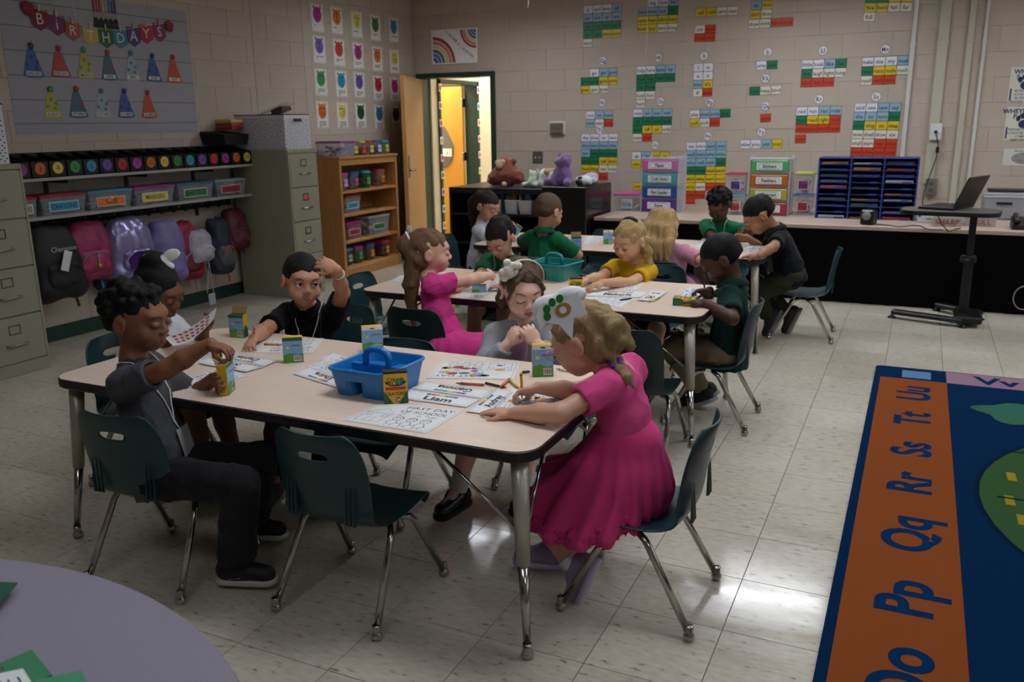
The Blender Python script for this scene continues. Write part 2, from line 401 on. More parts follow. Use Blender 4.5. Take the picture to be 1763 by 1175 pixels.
blocks(wl, lambda s, z: FL((XL, s, z)), 2.75, YC0, .08, 2.9)
blocks(wp, lambda s, z: FL((XP, s, z)), YC1, YB, 1.0, YC1-.1)
for n in range(4, 14):
    z0 = Z0B+n*BH; z1 = min(z0+BH, CEIL)
    if z1-z0 < .03: continue
    L = math.hypot(XP-XL, YC1-YC0); d = Vector((XP-XL, YC1-YC0, 0)).normalized()
    for a, b in (((0, L*.72), (L*.72, L)) if n % 2 else ((0, L*.28), (L*.28, L))):
        o = obj('concrete_block', block_mesh(b-a, z1-z0), wr); q = (a+b)/2; o.matrix_basis = frame((XL+d.x*q, YC0+d.y*q, (z0+z1)/2), d, (0, 0, 1))
# baseboards
mb = MB(GREEN); mb.box(XL, XL+.012, 2.75, 6.03, 0, .1, c=.003); struct('baseboard_left', mb)
mb = MB(GREEN); mb.box(XP, XP+.012, 6.6, 8.46, 0, .1, c=.003); struct('baseboard_rear', mb)
mb = MB(GREEN); mb.box(DX1+.002, -2.9, YB-.012, YB, 0, .1, c=.003); struct('baseboard_back', mb)
# ---- floor: vinyl tiles
FM, N, L, B = mat_nodes('floor', 'bdb7aa', .13)
tc = N.new('ShaderNodeTexCoord'); oi = N.new('ShaderNodeObjectInfo'); geo = N.new('ShaderNodeNewGeometry')
def noise(vec, scale, detail=4, stretch=None, N=N, L=L):
    mp = N.new('ShaderNodeMapping'); L.new(vec, mp.inputs[0])
    if stretch: mp.inputs['Scale'].default_value = stretch
    n = N.new('ShaderNodeTexNoise'); n.inputs['Scale'].default_value = scale; n.inputs['Detail'].default_value = detail; L.new(mp.outputs[0], n.inputs[0]); return n.outputs['Fac']
def ramp(fac, stops, N=N, L=L):
    r = N.new('ShaderNodeValToRGB'); L.new(fac, r.inputs[0]); e = r.color_ramp.elements
    while len(e) < len(stops): e.new(.5)
    for i, (p, c) in enumerate(stops): e[i].position = p; e[i].color = (*lin(c), 1)
    return r.outputs[0]
r1 = ramp(noise(geo.outputs['Position'], 26, 6, (1, 2.6, 1)), [(.30, '8b8577'), (.37, 'bfbaae'), (.55, 'c7c2b7'), (.75, 'd1ccc2')])
mx = N.new('ShaderNodeMix'); mx.data_type = 'RGBA'; mx.blend_type = 'MULTIPLY'; mx.inputs[0].default_value = 1
r2 = ramp(noise(geo.outputs['Position'], 1.1, 3), [(.35, 'e6e2da'), (.65, 'fffdf8')])
L.new(r1, mx.inputs[6]); L.new(r2, mx.inputs[7])
mx2 = N.new('ShaderNodeMix'); mx2.data_type = 'RGBA'; mx2.blend_type = 'MULTIPLY'; mx2.inputs[0].default_value = 1
r3 = ramp(oi.outputs['Random'], [(0, 'f4f2ee'), (1, 'ffffff')]); L.new(mx.outputs[2], mx2.inputs[6]); L.new(r3, mx2.inputs[7]); L.new(mx2.outputs[2], B.inputs['Base Color'])
rr = N.new('ShaderNodeMapRange'); L.new(noise(geo.outputs['Position'], 3.5, 5, (1, 3, 1)), rr.inputs[0]); rr.inputs[1].default_value = .3; rr.inputs[2].default_value = .7; rr.inputs[3].default_value = .07; rr.inputs[4].default_value = .2
L.new(rr.outputs[0], B.inputs['Roughness'])
bp = N.new('ShaderNodeBump'); bp.inputs['Strength'].default_value = .05; bp.inputs['Distance'].default_value = .002; L.new(noise(geo.outputs['Position'], 14, 3, (1, 2.2, 1)), bp.inputs['Height']); L.new(bp.outputs[0], B.inputs['Normal'])
SEAM = M('4d473d', .6, var=0)
mb = MB(SEAM); mb.box(XL-.2, XR+.2, YF-.2, YB+.2, -.1, -.0025); mb.box(-6.6, -3.5, YB+.2, 12.2, -.1, -.0025); fl = struct('floor', mb)
TS = .3040; tx0, ty0 = -1.605, 1.583
tm = MB(FM); g = TS/2-.0009; c = .0006
tm.add([(-g, -g, -.002), (g, -g, -.002), (g, g, -.002), (-g, g, -.002), (-g+c, -g+c, 0), (g-c, -g+c, 0), (g-c, g-c, 0), (-g+c, g-c, 0)], [(4, 5, 6, 7)]+[(i, (i+1) % 4, 4+(i+1) % 4, 4+i) for i in range(4)])
tile = tm.mesh('floor_tile'); cells = []
for i in range(-22, 17):
    for j in range(-11, 36):
        x, y = tx0+(i+.5)*TS, ty0+(j+.5)*TS
        if not (XL-.1 < x < XR+.1 and YF-.1 < y < 12.1): continue
        if y > YB+.2 and not (-6.5 < x < -3.6): continue
        v = np.array([x, y, 0])-CO; w = v@CW; a = 0
        if w > .5:
            px, py = CX+F*(v@CR)/w, CY-F*(v@CU)/w
            if -60 < px < 1823 and py < 1240: a = 1/w**3
        cells.append((a, x, y))
cells.sort(reverse=True); rest = MB(FM)
for n, (a, x, y) in enumerate(cells):
    if n < 300 and a > 0: o = obj('floor_tile', tile, fl); o.location = (x, y, 0)
    else: rest.add([(v.co.x+x, v.co.y+y, v.co.z) for v in tile.vertices], [tuple(p.vertices) for p in tile.polygons])
rest.build('floor_tiles', fl, kind='stuff')
# ---- doorway, its open door, and the corridor behind
mb = MB(GREEN)
mb.box(DX0, DX0+.05, YB-.025, YB+.19, 0, DZ-.05, c=.004); mb.box(DX1-.05, DX1, YB-.025, YB+.19, 0, DZ-.05, c=.004); mb.box(DX0, DX1, YB-.025, YB+.19, DZ-.05, DZ, c=.004)
struct('trim_1', mb)
WOOD = M('b9854c', .42, bump=.06, bscale=30, var=.16, vscale=5, stretch=(9, 9, .7))
hx, hy = DX0+.06, YB-.04; ex, ey = -4.775, 7.62
dv = Vector((ex-hx, ey-hy, 0)); dl = dv.length; dv.normalize(); nn = Vector((0, 0, 1)).cross(dv)
DT = frame((hx, hy, .012), dv, (0, 0, 1)); 
leaf = MB(WOOD); leaf.box(.0, dl, 0, DZ-.07, -.022, .022, DT, c=.003); door = struct('door_1', leaf)
CHROME = M('8f8f8c', .22, metal=1, var=.03)
h_ = MB(CHROME); h_.box(dl-.09, dl-.045, .86, 1.08, .022, .03, DT, c=.003); h_.tube([(dl-.068, .93, .026), (dl-.068, .93, .065), (dl-.09, .93, .07), (dl-.18, .93, .068)], .009, 8, DT); h_.build('door_handle', door)
gs = MB(M('6f5f40', .2, var=0)); gs.box(dl-.24, dl-.14, 1.15, 1.75, .0221, .0235, DT); gs.build('vision_panel', door)
h2 = MB(CHROME); h2.box(dl-.09, dl-.045, .86, 1.08, -.03, -.022, DT, c=.003); h2.tube([(dl-.068, .93, -.026), (dl-.068, .93, -.065), (dl-.18, .93, -.068)], .009, 8, DT); h2.build('door_handle', door)
# corridor
AX = -5.05; CY0, CY1 = 8.80, 9.80
mb = MB(CREAM); mb.box(AX-.15, AX, YB+.181, CY0, 0, CEIL); mb.box(AX-.15, AX, CY1, 12, 0, CEIL); mb.box(AX-.15, AX, CY0, CY1, 1.9, CEIL); wc = struct('wall_corridor_left', mb)
mb = MB(CREAM); mb.box(-3.7, -3.6, YB+.181, 12, 0, CEIL); mb.box(-6.6, -3.6, 12, 12.1, 0, CEIL); struct('wall_corridor_back', mb)
mb = MB(CREAM); mb.box(-6.6, -6.5, YB+.2, 12, 0, CEIL); mb.box(-6.5, AX-.15, YB+.2, YB+.25, 0, CEIL); struct('wall_far_room', mb)
mb = MB(CEILM); mb.box(-6.6, -3.5, YB+.2, 12.2, CEIL, CEIL+.1); struct('ceiling_corridor', mb)
troffer('corridor_light', -4.4, 10.2, LAMP_HALL, 'lit ceiling light panel in the corridor beyond the doorway', .6, 1.2, group=None)
troffer('far_room_light', -5.8, 9.35, LAMP_HALL*1.6, 'lit ceiling light panel in the room across the corridor', .6, .9, group=None)
mb = MB(GREEN)
mb.box(AX-.16, AX+.02, CY0, CY0+.05, 0, 1.9, c=.004); mb.box(AX-.16, AX+.02, CY1-.05, CY1, 0, 1.9, c=.004); mb.box(AX-.16, AX+.02, CY0, CY1, 1.85, 1.9, c=.004)
struct('trim_2', mb)
OD = M('dd9a35', .4, var=.05, stretch=(9, 9, 1)); mb = MB(OD); mb.box(AX-.98, AX-.165, CY1-.11, CY1-.068, .012, 1.84, c=.003); d2 = struct('door_2', mb)
for z in (.25, .95, 1.6):
    q = MB(CHROME); q.box(AX-.175, AX-.155, CY1-.118, CY1-.045, z, z+.1, c=.002); q.build('hinge', d2)
sg = thing('door_sign', (AX-.45, CY1-.118, 1.15), 'grey pear-shaped sign with a white name strip on the orange door', 'sign')
pear = []
for k in range(28):
    t = 2*math.pi*k/28; r = .17*(1+.12*math.cos(2*t)); y = r*math.cos(t)*1.35; w = r*math.sin(t)*(1-.45*max(0, y)/.23); pear.append((w, y))
q = MB(M('6e6660', .7, var=.15, vscale=30)); q.prism(pear, .001, .012, FB((AX-.45, CY1-.111, 1.12))); q.build('sign_board', sg)
q = MB(M('e9e6dd', .6, var=0)); T = FB((AX-.42, CY1-.111, 1.05)); q.box(-.1, .1, -.05, .05, .0125, .016, T); q.use(M('333a4a', .6, var=0)); text(q, 'L', T, .05, x=.04, z=.0165); q.build('name_strip', sg)
FLC = ['d4662b', 'd8b93c', '7a4a93', 'c22b34', 'd11f6d', '1f8296', 'cf3a2c', '2f7a45']
for side, (py, n0) in enumerate(((CY0+.025, 8), (CY1-.025, 8))):
    ga = thing('flower_garland', (AX+.02, py, 1.0), 'garland of flower cards down the %s post of the corridor door frame' % ('near' if side == 0 else 'far'), 'garland', 'flower garlands on the corridor door')
    for k in range(9):
        z = 1.8-k*.195; T = FL((AX+.021, py, z)) 
        q = MB(M('efece3', .6, var=0)); q.box(-.03, .03, -.042, .042, 0, .003, T)
        q.use(M(FLC[(k*3+side*2) % 8], .6, var=0))
        for a in range(6): q.flat(circle(.011, 8, .017*math.cos(a*math.pi/3), .022*math.sin(a*math.pi/3), .014), .0036, T)
        q.use(M('5a2a1c', .6, var=0)); q.flat(circle(.008, 8), .004, T); q.build('flower_card', ga)
# ============================================================ FURNITURE
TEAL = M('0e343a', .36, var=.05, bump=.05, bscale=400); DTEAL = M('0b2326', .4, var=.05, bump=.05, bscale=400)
STEEL = M('a8a6a0', .14, metal=1, var=.02); BEIGE = M('b9b5a4', .35, var=.03); BLACK = M('0b0b0c', .45, var=.05); BLACKP = M('0a0a0b', .4, var=.03)
# ---- stacking chair, facing +y
def make_chair(shell):
    prof = [(.178, .296), (.170, .316), (.150, .326), (.10, .325), (.04, .319), (-.03, .316), (-.09, .321), (-.13, .336), (-.155, .362), (-.166, .40), (-.172, .44), (-.178, .48), (-.185, .52), (-.193, .555), (-.201, .585), (-.209, .612), (-.214, .63)]
    hw = [.125, .150, .160, .165, .167, .168, .166, .160, .153, .152, .153, .154, .154, .150, .143, .128, .098]
    nu, nv = 5, 34; U = []
    for i in range(len(prof)-1):
        for k in range(nu):
            t = k/nu; U.append([prof[i][j]*(1-t)+prof[i+1][j]*t for j in (0, 1)]+[hw[i]*(1-t)+hw[i+1]*t, i+t])
    U.append([*prof[-1], hw[-1], len(prof)-1])
    U = [[u[0], u[1]-.035, u[2], u[3]] for u in U]
    V = []; Fc = []; ks = np.ones(5)/5
    A = np.array(U); 
    for c in range(3): A[:, c] = np.convolve(np.pad(A[:, c], 2, 'edge'), ks, 'valid')
    for r in A:
        for j in range(nv+1):
            s = j/nv*2-1; back = min(1, max(0, (r[3]-7)/2)); q = s*s
            V.append((s*r[2], r[0]+back*.030*q, r[1]+(1-back)*(.016*q-.03*q*q*max(0, 1-r[3]/2))+back*0))
    V = np.array(V); W = nv+1; u0 = 13.1*nu; hole = lambda i, j: (abs(i-u0)/2.0)**2.6+(abs(j/nv*2-1)/.33)**2.6
    for i in range(len(A)-1):
        for j in range(nv):
            if hole(i+.5, j+.5) < 1: continue
            Fc.append((i*W+j, i*W+j+1, (i+1)*W+j+1, (i+1)*W+j))
    used = set(k for f in Fc for k in f)
    def pos(fi, fj):
        i0, j0 = min(int(fi), len(A)-2), min(int(fj), nv-1); a, b = fi-i0, fj-j0
        return (1-a)*((1-b)*V[i0*W+j0]+b*V[i0*W+j0+1])+a*((1-b)*V[(i0+1)*W+j0]+b*V[(i0+1)*W+j0+1])
    V2 = V.copy()
    for i in range(len(A)):
        for j in range(W):
            if i*W+j in used and hole(i, j) < 2.2 and any((i+a)*W+j+b >= 0 and hole(i+a+.5, j+b+.5) < 1 for a in (-1, 0) for b in (-1, 0)):
                di, dj = i-u0, j-nv/2; k = hole(i, j)**(-1/2.6) if hole(i, j) > 0 else 1; V2[i*W+j] = pos(u0+di*k, nv/2+dj*k)
    V = V2
    me = bpy.data.meshes.new('s'); me.from_pydata([tuple(v) for v in V], [], Fc); me.materials.append(shell)
    b = bmesh.new(); b.from_mesh(me); bmesh.ops.delete(b, geom=[v for v in b.verts if not v.link_faces], context='VERTS'); b.to_mesh(me); b.free()
    o = bpy.data.objects.new('s', me); COL.objects.link(o)
    m = o.modifiers.new('s', 'SOLIDIFY'); m.thickness = .007; m.offset = 0
    m2 = o.modifiers.new('b', 'SUBSURF'); m2.levels = 1
    dg = bpy.context.evaluated_depsgraph_get(); sh = bpy.data.meshes.new_from_object(o.evaluated_get(dg)); bpy.data.objects.remove(o)
    for p in sh.polygons: p.use_smooth = True
    ribs = []
    for sx in (-1, 1):
        for k in range(3):
            rib = MB(shell); ribs.append(rib)
            x = sx*(.085+.014*k); rib.add([(x-.002, -.168, .32), (x+.002, -.168, .32), (x+.002, -.178, .325), (x-.002, -.178, .325), (x-.002, -.170, .435), (x+.002, -.170, .435)], [(0, 3, 2, 1), (0, 4, 3), (1, 2, 5), (3, 4, 5, 2)])
    legs = []
    for sx in (-1, 1):
        for sy in (-1, 1):
            l = MB(STEEL); top = (sx*.11, sy*.02, .272); fx, fy = sx*.178, (-.192 if sy < 0 else .19)
            pts = [top, (sx*.138, sy*.035, .271), (sx*.150, sy*.052, .264), (sx*.156, sy*.066, .246), (fx-sx*.002, fy-sy*.006, .03)]
            l.tube(pts, .0105, 10); g = MB(STEEL); T = Matrix.Translation((fx, fy, 0))
            g.lathe([(.004, .002), (.0125, .004), (.016, .010), (.0165, .016), (.013, .024), (.0112, .027), (.0118, .045), (.0105, .047)], 12, T)
            legs.append((l.mesh('leg'), g.mesh('glide')))
    return sh, [r.mesh('back_rib') for r in ribs], legs
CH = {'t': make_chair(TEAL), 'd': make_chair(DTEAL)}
def chair(x, y, face, label, kind='t', group='green plastic classroom chairs'):
    sh, rib, legs = CH[kind]; a = math.radians(face-90)
    t = thing('classroom_chair', (x, y, 0), label, 'chair', group, a); T = FZ((x, y, 0), a)
    def put(n, me, p): o = obj(n, me, p); o.matrix_basis = T; return o
    put('seat_shell', sh, t)
    for r in rib: put('back_rib', r, t)
    for l, g in legs:
        o = put('leg', l, t); o2 = bpy.data.objects.new('glide', g); COL.objects.link(o2); o2.parent = o
    return t
chair(-2.105, 1.84, 96, 'dark teal chair the boy in the grey T-shirt sits on')
chair(-1.437, 1.944, 90, 'empty dark teal chair nearest the camera, tucked under the front table')
chair(-.655, 2.28, 180, 'teal chair with open seat back behind the girl in the pink dress and white bow')
chair(-.81, 3.96, 180, 'teal chair under the boy writing in a dark green polo')
chair(-.62, 5.82, 183, 'teal chair by the stage that the boy in the dark polo leans from')
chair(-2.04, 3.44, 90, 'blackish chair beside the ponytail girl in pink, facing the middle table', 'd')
chair(-1.74, 2.545, 270, 'empty teal chair behind the blue caddy, across the front table')
chair(-2.72, 2.36, 0, 'teal chair of the girl with the white hair bow, at the table end')
chair(-2.35, 3.02, 262, 'teal chair under the boy scratching his head')
chair(-1.22, 2.98, 268, 'teal chair under the girl with the flower headband')
chair(-2.62, 3.93, 0, 'teal chair pushed up to the left end of the middle table')
chair(-2.19, 4.60, 270, 'teal chair under the boy with dark hair and green T-shirt')
chair(-1.30, 4.62, 270, 'teal chair under the girl in the yellow shirt')
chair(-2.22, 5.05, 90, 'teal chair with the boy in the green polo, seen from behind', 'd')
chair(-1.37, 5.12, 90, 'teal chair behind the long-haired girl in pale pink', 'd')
chair(-2.13, 6.12, 270, 'empty teal chair on the far side of the rear table')
chair(-3.02, 5.62, 0, 'teal chair of the girl in white at the rear table end')
chair(-1.25, 6.32, 270, 'teal chair under the boy in green at the far side of the rear table')
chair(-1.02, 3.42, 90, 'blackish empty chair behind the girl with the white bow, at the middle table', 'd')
# ---- tables
LAM = M('dcc5b2', .33, var=.07, vscale=4, stretch=(2, 22, 1), bump=.02, bscale=30)
LEGM = M('a9a596', .33, metal=.35, var=.04)
def table(x0, x1, y0, y1, h, label):
    cx, cy = (x0+x1)/2, (y0+y1)/2; t = thing('activity_table', (cx, cy, 0), label, 'table', 'rectangular activity tables')
    P = superrect(x1-x0, y1-y0, .075, 7, cx, cy); Pi = superrect(x1-x0-.008, y1-y0-.008, .071, 7, cx, cy)
    m = MB(LAM); m.prism(Pi, h-.012, h); m.build('tabletop', t)
    e = MB(BLACK); n = len(P); ring = [(1, h-.001), (1.0, h-.004), (1.0, h-.028), (.995, h-.033)]
    vs = []
    for k, (s, z) in enumerate(((-.006, h), (0, h-.004), (0, h-.028), (-.005, h-.033))):
        Q = superrect(x1-x0+2*s, y1-y0+2*s, .075+s, 7, cx, cy); vs += [(a, b, z) for a, b in Q]
    fs = [(k*n+i, (k+1)*n+i, (k+1)*n+(i+1) % n, k*n+(i+1) % n) for k in range(3) for i in range(n)]+[tuple(3*n+i for i in reversed(range(n)))]
    e.add(vs, [tuple(reversed(f)) for f in fs]); e.build('edge_band', t)
    for sx in (-1, 1):
        for sy in (-1, 1):
            X, Y = (x1-.055 if sx > 0 else x0+.055), (y1-.055 if sy > 0 else y0+.055); fx, fy = X+sx*.035, Y+sy*.045
            l = MB(LEGM); l.tube([(X-sx*.004, Y-sy*.004, h-.034), (X+(fx-X)*.42, Y+(fy-Y)*.42, h*.44)], [.025, .019], 10)
            lo = l.build('leg', t)
            q = MB(STEEL); q.tube([(X+(fx-X)*.40, Y+(fy-Y)*.40, h*.45), (fx, fy, .035)], [.0155, .0105], 10); q.build('leg_insert', lo)
            g = MB(STEEL); g.lathe([(.006, .001), (.016, .003), (.018, .010), (.014, .020), (.0125, .03), (.013, .044)], 12, Matrix.Translation((fx, fy, 0))); g.build('glide', lo)
            b = MB(STEEL); b.tube([(X-sx*.30, Y-sy*.02, h-.034), (X+(fx-X)*.3, Y, h*.56)], .005, 6); b.build('brace', t)
            b = MB(STEEL); b.tube([(X-sx*.02, Y-sy*.24, h-.034), (X+(fx-X)*.3, Y, h*.56)], .005, 6); b.build('brace', t)
    return t
TH = .59
table(-2.60, -.82, 1.838, 2.635, TH, 'front wood-grain table with black edge, blue caddy on it')
table(-2.53, -.785, 3.53, 4.30, TH, 'middle wood-grain table with black edge, teal caddy on it')
table(-2.78, -.80, 5.22, 5.95, TH, 'rear wood-grain table with black edge, near the stage')
# round table at the lower left
rt = thing('round_table', (-1.62, .08, 0), 'round grey laminate table at the lower left corner', 'table'); RH = .65
_p = [atz(0, 962, RH), atz(220, 1010, RH), atz(415, 1175, RH)]
(ax, ay), (bx, by), (dx, dy) = [(p[0], p[1]) for p in _p]
dd = 2*(ax*(by-dy)+bx*(dy-ay)+dx*(ay-by))
rcx = ((ax*ax+ay*ay)*(by-dy)+(bx*bx+by*by)*(dy-ay)+(dx*dx+dy*dy)*(ay-by))/dd; rcy = ((ax*ax+ay*ay)*(dx-bx)+(bx*bx+by*by)*(ax-dx)+(dx*dx+dy*dy)*(bx-ax))/dd
RR = math.hypot(ax-rcx, ay-rcy); rt.location = (rcx, rcy, 0)
m = MB(M('837d8b', .5, var=.05, vscale=140, bump=.05, bscale=200)); m.prism(circle(RR-.002, 72, rcx, rcy), RH-.02, RH); m.build('tabletop', rt)
m = MB(M('3a352e', .5, var=0)); m.lathe([(RR-.004, RH-.028), (RR, RH-.026), (RR, RH-.004), (RR-.002, RH-.001)], 72, Matrix.Translation((rcx, rcy, 0))); m.build('edge_band', rt)
for k in range(4):
    a = math.pi/4+k*math.pi/2+.35; X, Y = rcx+.72*RR*math.cos(a), rcy+.72*RR*math.sin(a)
    l = MB(LEGM); l.tube([(X, Y, RH-.028), (X+.02*math.cos(a), Y+.02*math.sin(a), .0)], [.022, .012], 10); l.build('leg', rt)
# ---- filing cabinets
FCM = M('8f8d78', .4, var=.04, vscale=3); FCD = M('55534a', .5, var=0)
def cabinet(x0, x1, y0, y1, h, label, reds=()):
    t = thing('filing_cabinet', ((x0+x1)/2, (y0+y1)/2, 0), label, 'filing cabinet', 'beige filing cabinets')
    m = MB(FCM); m.box(x0, x1-.012, y0, y1, 0, h, c=.004); m.box(x1-.012, x1, y0, y1, 0, .075, c=.003); m.box(x1-.012, x1, y0, y1, h-.03, h, c=.003)
    m.box(x1-.012, x1, y0, y0+.014, .075, h-.03); m.box(x1-.012, x1, y1-.014, y1, .075, h-.03); m.build('body', t)
    dh = (h-.105)/4
    for k in range(4):
        z0 = .075+k*dh; d = MB(FCM); d.box(x1-.012, x1+.003, y0+.017, y1-.017, z0+.004, z0+dh-.006, c=.003); do = d.build('drawer', t); cy = (y0+y1)/2; w = (y1-y0)
        T = FL((x1+.003, cy, z0))
        f = MB(CHROME)
        for q in ((-.045, .045, dh*.80, dh*.82), (-.045, .045, dh*.62, dh*.64), (-.045, -.039, dh*.63, dh*.81), (.039, .045, dh*.63, dh*.81)): f.box(q[0]*.8, q[1]*.8, q[2], q[3], 0, .004, T)
        f.build('card_holder', do)
        c_ = MB(M('d0574f' if k in reds else '8e8b7a', .6, var=0)); c_.box(-.030, .030, dh*.645, dh*.795, .0005, .002, T); c_.build('card', do)
        hd = MB(CHROME); hd.tube([(-.06, dh*.40, 0), (-.06, dh*.40, .022), (-.05, dh*.40, .028), (.05, dh*.41, .028), (.06, dh*.41, .022), (.06, dh*.41, 0)], .006, 6, T); hd.build('handle', do)
    return t
cabinet(-5.2, -4.68, 2.95, 3.345, 1.212, 'beige filing cabinet at the left edge, with four drawers facing the tables')
cabinet(-5.2, -4.61, 5.60, 5.965, 1.215, 'beige filing cabinet between the coat hooks and the wooden bookcase', reds=(2,))
# ---- bookcase
OAK = M('a9763f', .42, var=.18, vscale=4, stretch=(9, 9, .6), bump=.05, bscale=30); OAKD = M('8f6233', .5, var=.15, vscale=4, stretch=(9, 9, .6))
bx0, bx1, by0, by1, bh = -5.115, -4.80, 6.53, 7.50, 1.12
bc = thing('bookcase', (-4.95, 7.0, 0), 'honey oak bookcase with four shelves of plastic tubs', 'bookcase')
for a, b in ((by0, by0+.035), (by1-.035, by1)): m = MB(OAK); m.box(bx0, bx1, a, b, 0, bh-.02, c=.002); m.build('side_panel', bc)
m = MB(OAK); m.box(bx0, bx1+.012, by0-.006, by1+.006, bh-.02, bh, c=.003); m.build('top_panel', bc)
m = MB(OAKD); m.box(bx0, bx0+.008, by0+.035, by1-.035, .05, bh-.02); m.build('back_panel', bc)
m = MB(OAK); m.box(bx1-.025, bx1-.001, by0+.035, by1-.035, bh-.08, bh-.02, c=.002); m.build('top_rail', bc)
m = MB(OAK); m.box(bx1-.03, bx1-.002, by0+.035, by1-.035, 0, .085, c=.002); m.build('plinth', bc)
SHZ = [.105, .345, .595, .81]
for z in SHZ: m = MB(OAK); m.box(bx0+.008, bx1-.004, by0+.035, by1-.035, z-.025, z, c=.002); m.build('shelf', bc)
# ---- coat rail shelves on the left wall
SHM = M('9b9a94', .4, var=.03)
for z, x1, nm in ((1.105, -4.97, 'upper grey wall shelf carrying the numbered black bins'), (.862, -5.0, 'lower grey wall shelf carrying the labelled craft tubs')):
    t = thing('wall_shelf', (-5.1, 4.5, z), nm, 'shelf', 'grey wall shelves'); m = MB(SHM); m.box(XL+.003, x1, 3.36, 5.585, z-.02, z, c=.003); m.build('shelf_board', t)
    for y in (3.9, 4.55, 5.2):
        b = MB(M('1c1a18', .5, var=0)); b.box(XL+.002, XL+.016, y-.012, y+.012, z-.15, z-.021); b.box(XL+.016, x1-.06, y-.006, y+.006, z-.045, z-.021); b.build('bracket', t)
hr = thing('hook_rail', (XL+.02, 4.5, .79), 'dark rail of coat hooks under the lower shelf', 'coat rack')
m = MB(M('26231f', .5, var=0)); m.box(XL+.002, XL+.02, 3.4, 5.58, .77, .815, c=.003); m.build('rail', hr)
for k in range(18):
    y = 3.48+k*.12; h = MB(M('2c2a28', .3, metal=.6, var=0)); h.tube([(XL+.02, y, .80), (XL+.07, y, .785), (XL+.10, y, .79), (XL+.112, y, .808)], .005, 6); h.tube([(XL+.02, y, .785), (XL+.05, y, .765), (XL+.07, y, .775)], .0045, 6); h.use(CHROME); h.ball((XL+.113, y, .812), .008, 6); h.build('hook', hr)
# ---- stage-like counter along the back wall, with black skirting
st = thing('stage_counter', (-.4, 7.7, 0), 'long low stage counter with tan top and black curtain skirt', 'counter')
SZ = .602
for k, (a, b) in enumerate(((-2.53, -1.0), (-.997, .8), (.803, 2.6))): m = MB(M('b09c8c', .4, var=.05)); m.box(a, b, 7.05, YB-.006, SZ-.03, SZ, c=.003); m.build('top_panel', st)
sk = MB(M('060607', .95, var=.1, bump=.3, bscale=200, spec=.1)); n = 180; V = []; 
for i in range(n+1):
    x = -2.53+5.13*i/n; V += [(x, 7.056+.006*math.sin(i*1.1)+.004*math.sin(i*.37), .004), (x, 7.056, SZ-.031)]
sk.add(V, [(2*i, 2*i+2, 2*i+3, 2*i+1) for i in range(n)], None, True); sk.box(-2.53, 2.6, 7.075, YB-.01, .003, SZ-.032); sk.build('skirt', st)
# ---- black lateral file and black shelf unit
t = thing('lateral_file', (-2.72, 7.25, 0), 'black drawer cabinet with glossy side standing beside the stage counter', 'cabinet')
m = MB(M('0d0c0d', .3, var=.04)); m.box(-2.97, -2.562, 6.93, 7.60, 0, .862, c=.004); m.build('body', t)
m = MB(M('1a1016', .16, var=.05)); m.box(-2.562, -2.555, 6.945, 7.585, .62, .845, c=.002); q = m.build('drawer', t)
m = MB(CHROME); m.lathe([(.01, 0), (.01, .006), (.004, .007)], 12, frame((-2.555, 7.30, .825), (0, 1, 0), (0, 0, 1))); m.build('lock', q)
m = MB(M('1a1016', .16, var=.05)); m.box(-2.562, -2.556, 6.945, 7.585, .03, .60, c=.002); m.build('drawer', t)
m = MB(M('5b564c', .3, metal=.6, var=0)); m.box(-2.564, -2.556, 6.926, 6.934, .01, .86); m.build('corner_trim', t)
t = thing('shelf_unit', (-3.5, 7.6, 0), 'low black shelf unit holding white buckets, stuffed toys on top', 'shelf unit')
ux0, ux1, uy0, uy1, uz = -4.07, -2.985, 7.25, 8.30, .815
BK = M('0c0c0d', .4, var=.04)
m = MB(BK); m.box(ux0, ux1, uy0, uy1, uz-.05, uz, c=.003); m.build('top_panel', t)
for a in (ux0, -3.52, ux1-.025): m = MB(BK); m.box(a, a+.025, uy0+.005, uy1, 0, uz-.05); m.build('side_panel', t)
m = MB(BK); m.box(ux0, ux1, uy1-.02, uy1-.001, .02, uz-.05); m.build('back_panel', t)
for z in (.575, .30, .05): m = MB(BK); m.box(ux0+.025, ux1-.025, uy0+.01, uy1-.02, z-.02, z); m.build('shelf', t)
# ---- laptop cart
t = thing('laptop_cart', (.33, 6.62, 0), 'black adjustable laptop cart on a single post', 'cart')
T = FZ((.20, 6.42, 0), -.12)
m = MB(BLACKP); P = superrect(.60, .36, .12, 6); m.prism(P, .775, .80, T); m.build('top_tray', t)
m = MB(M('5a5853', .5, var=.05)); m.prism(superrect(.585, .345, .115, 6), .80, .8035, T); m.build('tray_surface', t)
m = MB(BLACKP); m.box(.325, .385, 6.60, 6.64, .05, .45, c=.006); m.use(BLACK).box(.333, .377, 6.605, 6.635, .45, .775, c=.004); m.build('post', t)
m = MB(BLACK); m.box(.30, .40, 6.585, 6.655, .43, .475, c=.01); m.tube([(.36, 6.58, .45), (.30, 6.56, .45)], .012, 8); m.build('height_clamp', t)
m = MB(BLACKP); m.box(.20, .40, 6.50, 6.72, .765, .776, c=.003); m.build('tray_bracket', t)
for k, (a, b) in enumerate((((-.093, 6.63), (.36, 6.47)), ((.20, 7.0), (.48, 6.78)))):
    m = MB(BLACKP); d = Vector((b[0]-a[0], b[1]-a[1], 0)); m.box(0, d.length, -.035, .035, .03, .062, FZ((a[0], a[1], 0), math.atan2(d.y, d.x)), c=.008); m.build('base_leg', t)
    for q in (a, b): g = MB(BLACK); g.lathe([(.028, 0), (.03, .006), (.012, .016), (.008, .032)], 12, Matrix.Translation((q[0], q[1], 0))); g.build('caster', t)
m = MB(BLACKP); m.box(.30, .47, 6.46, 6.80, .03, .075, c=.01); m.build('base_bar', t)
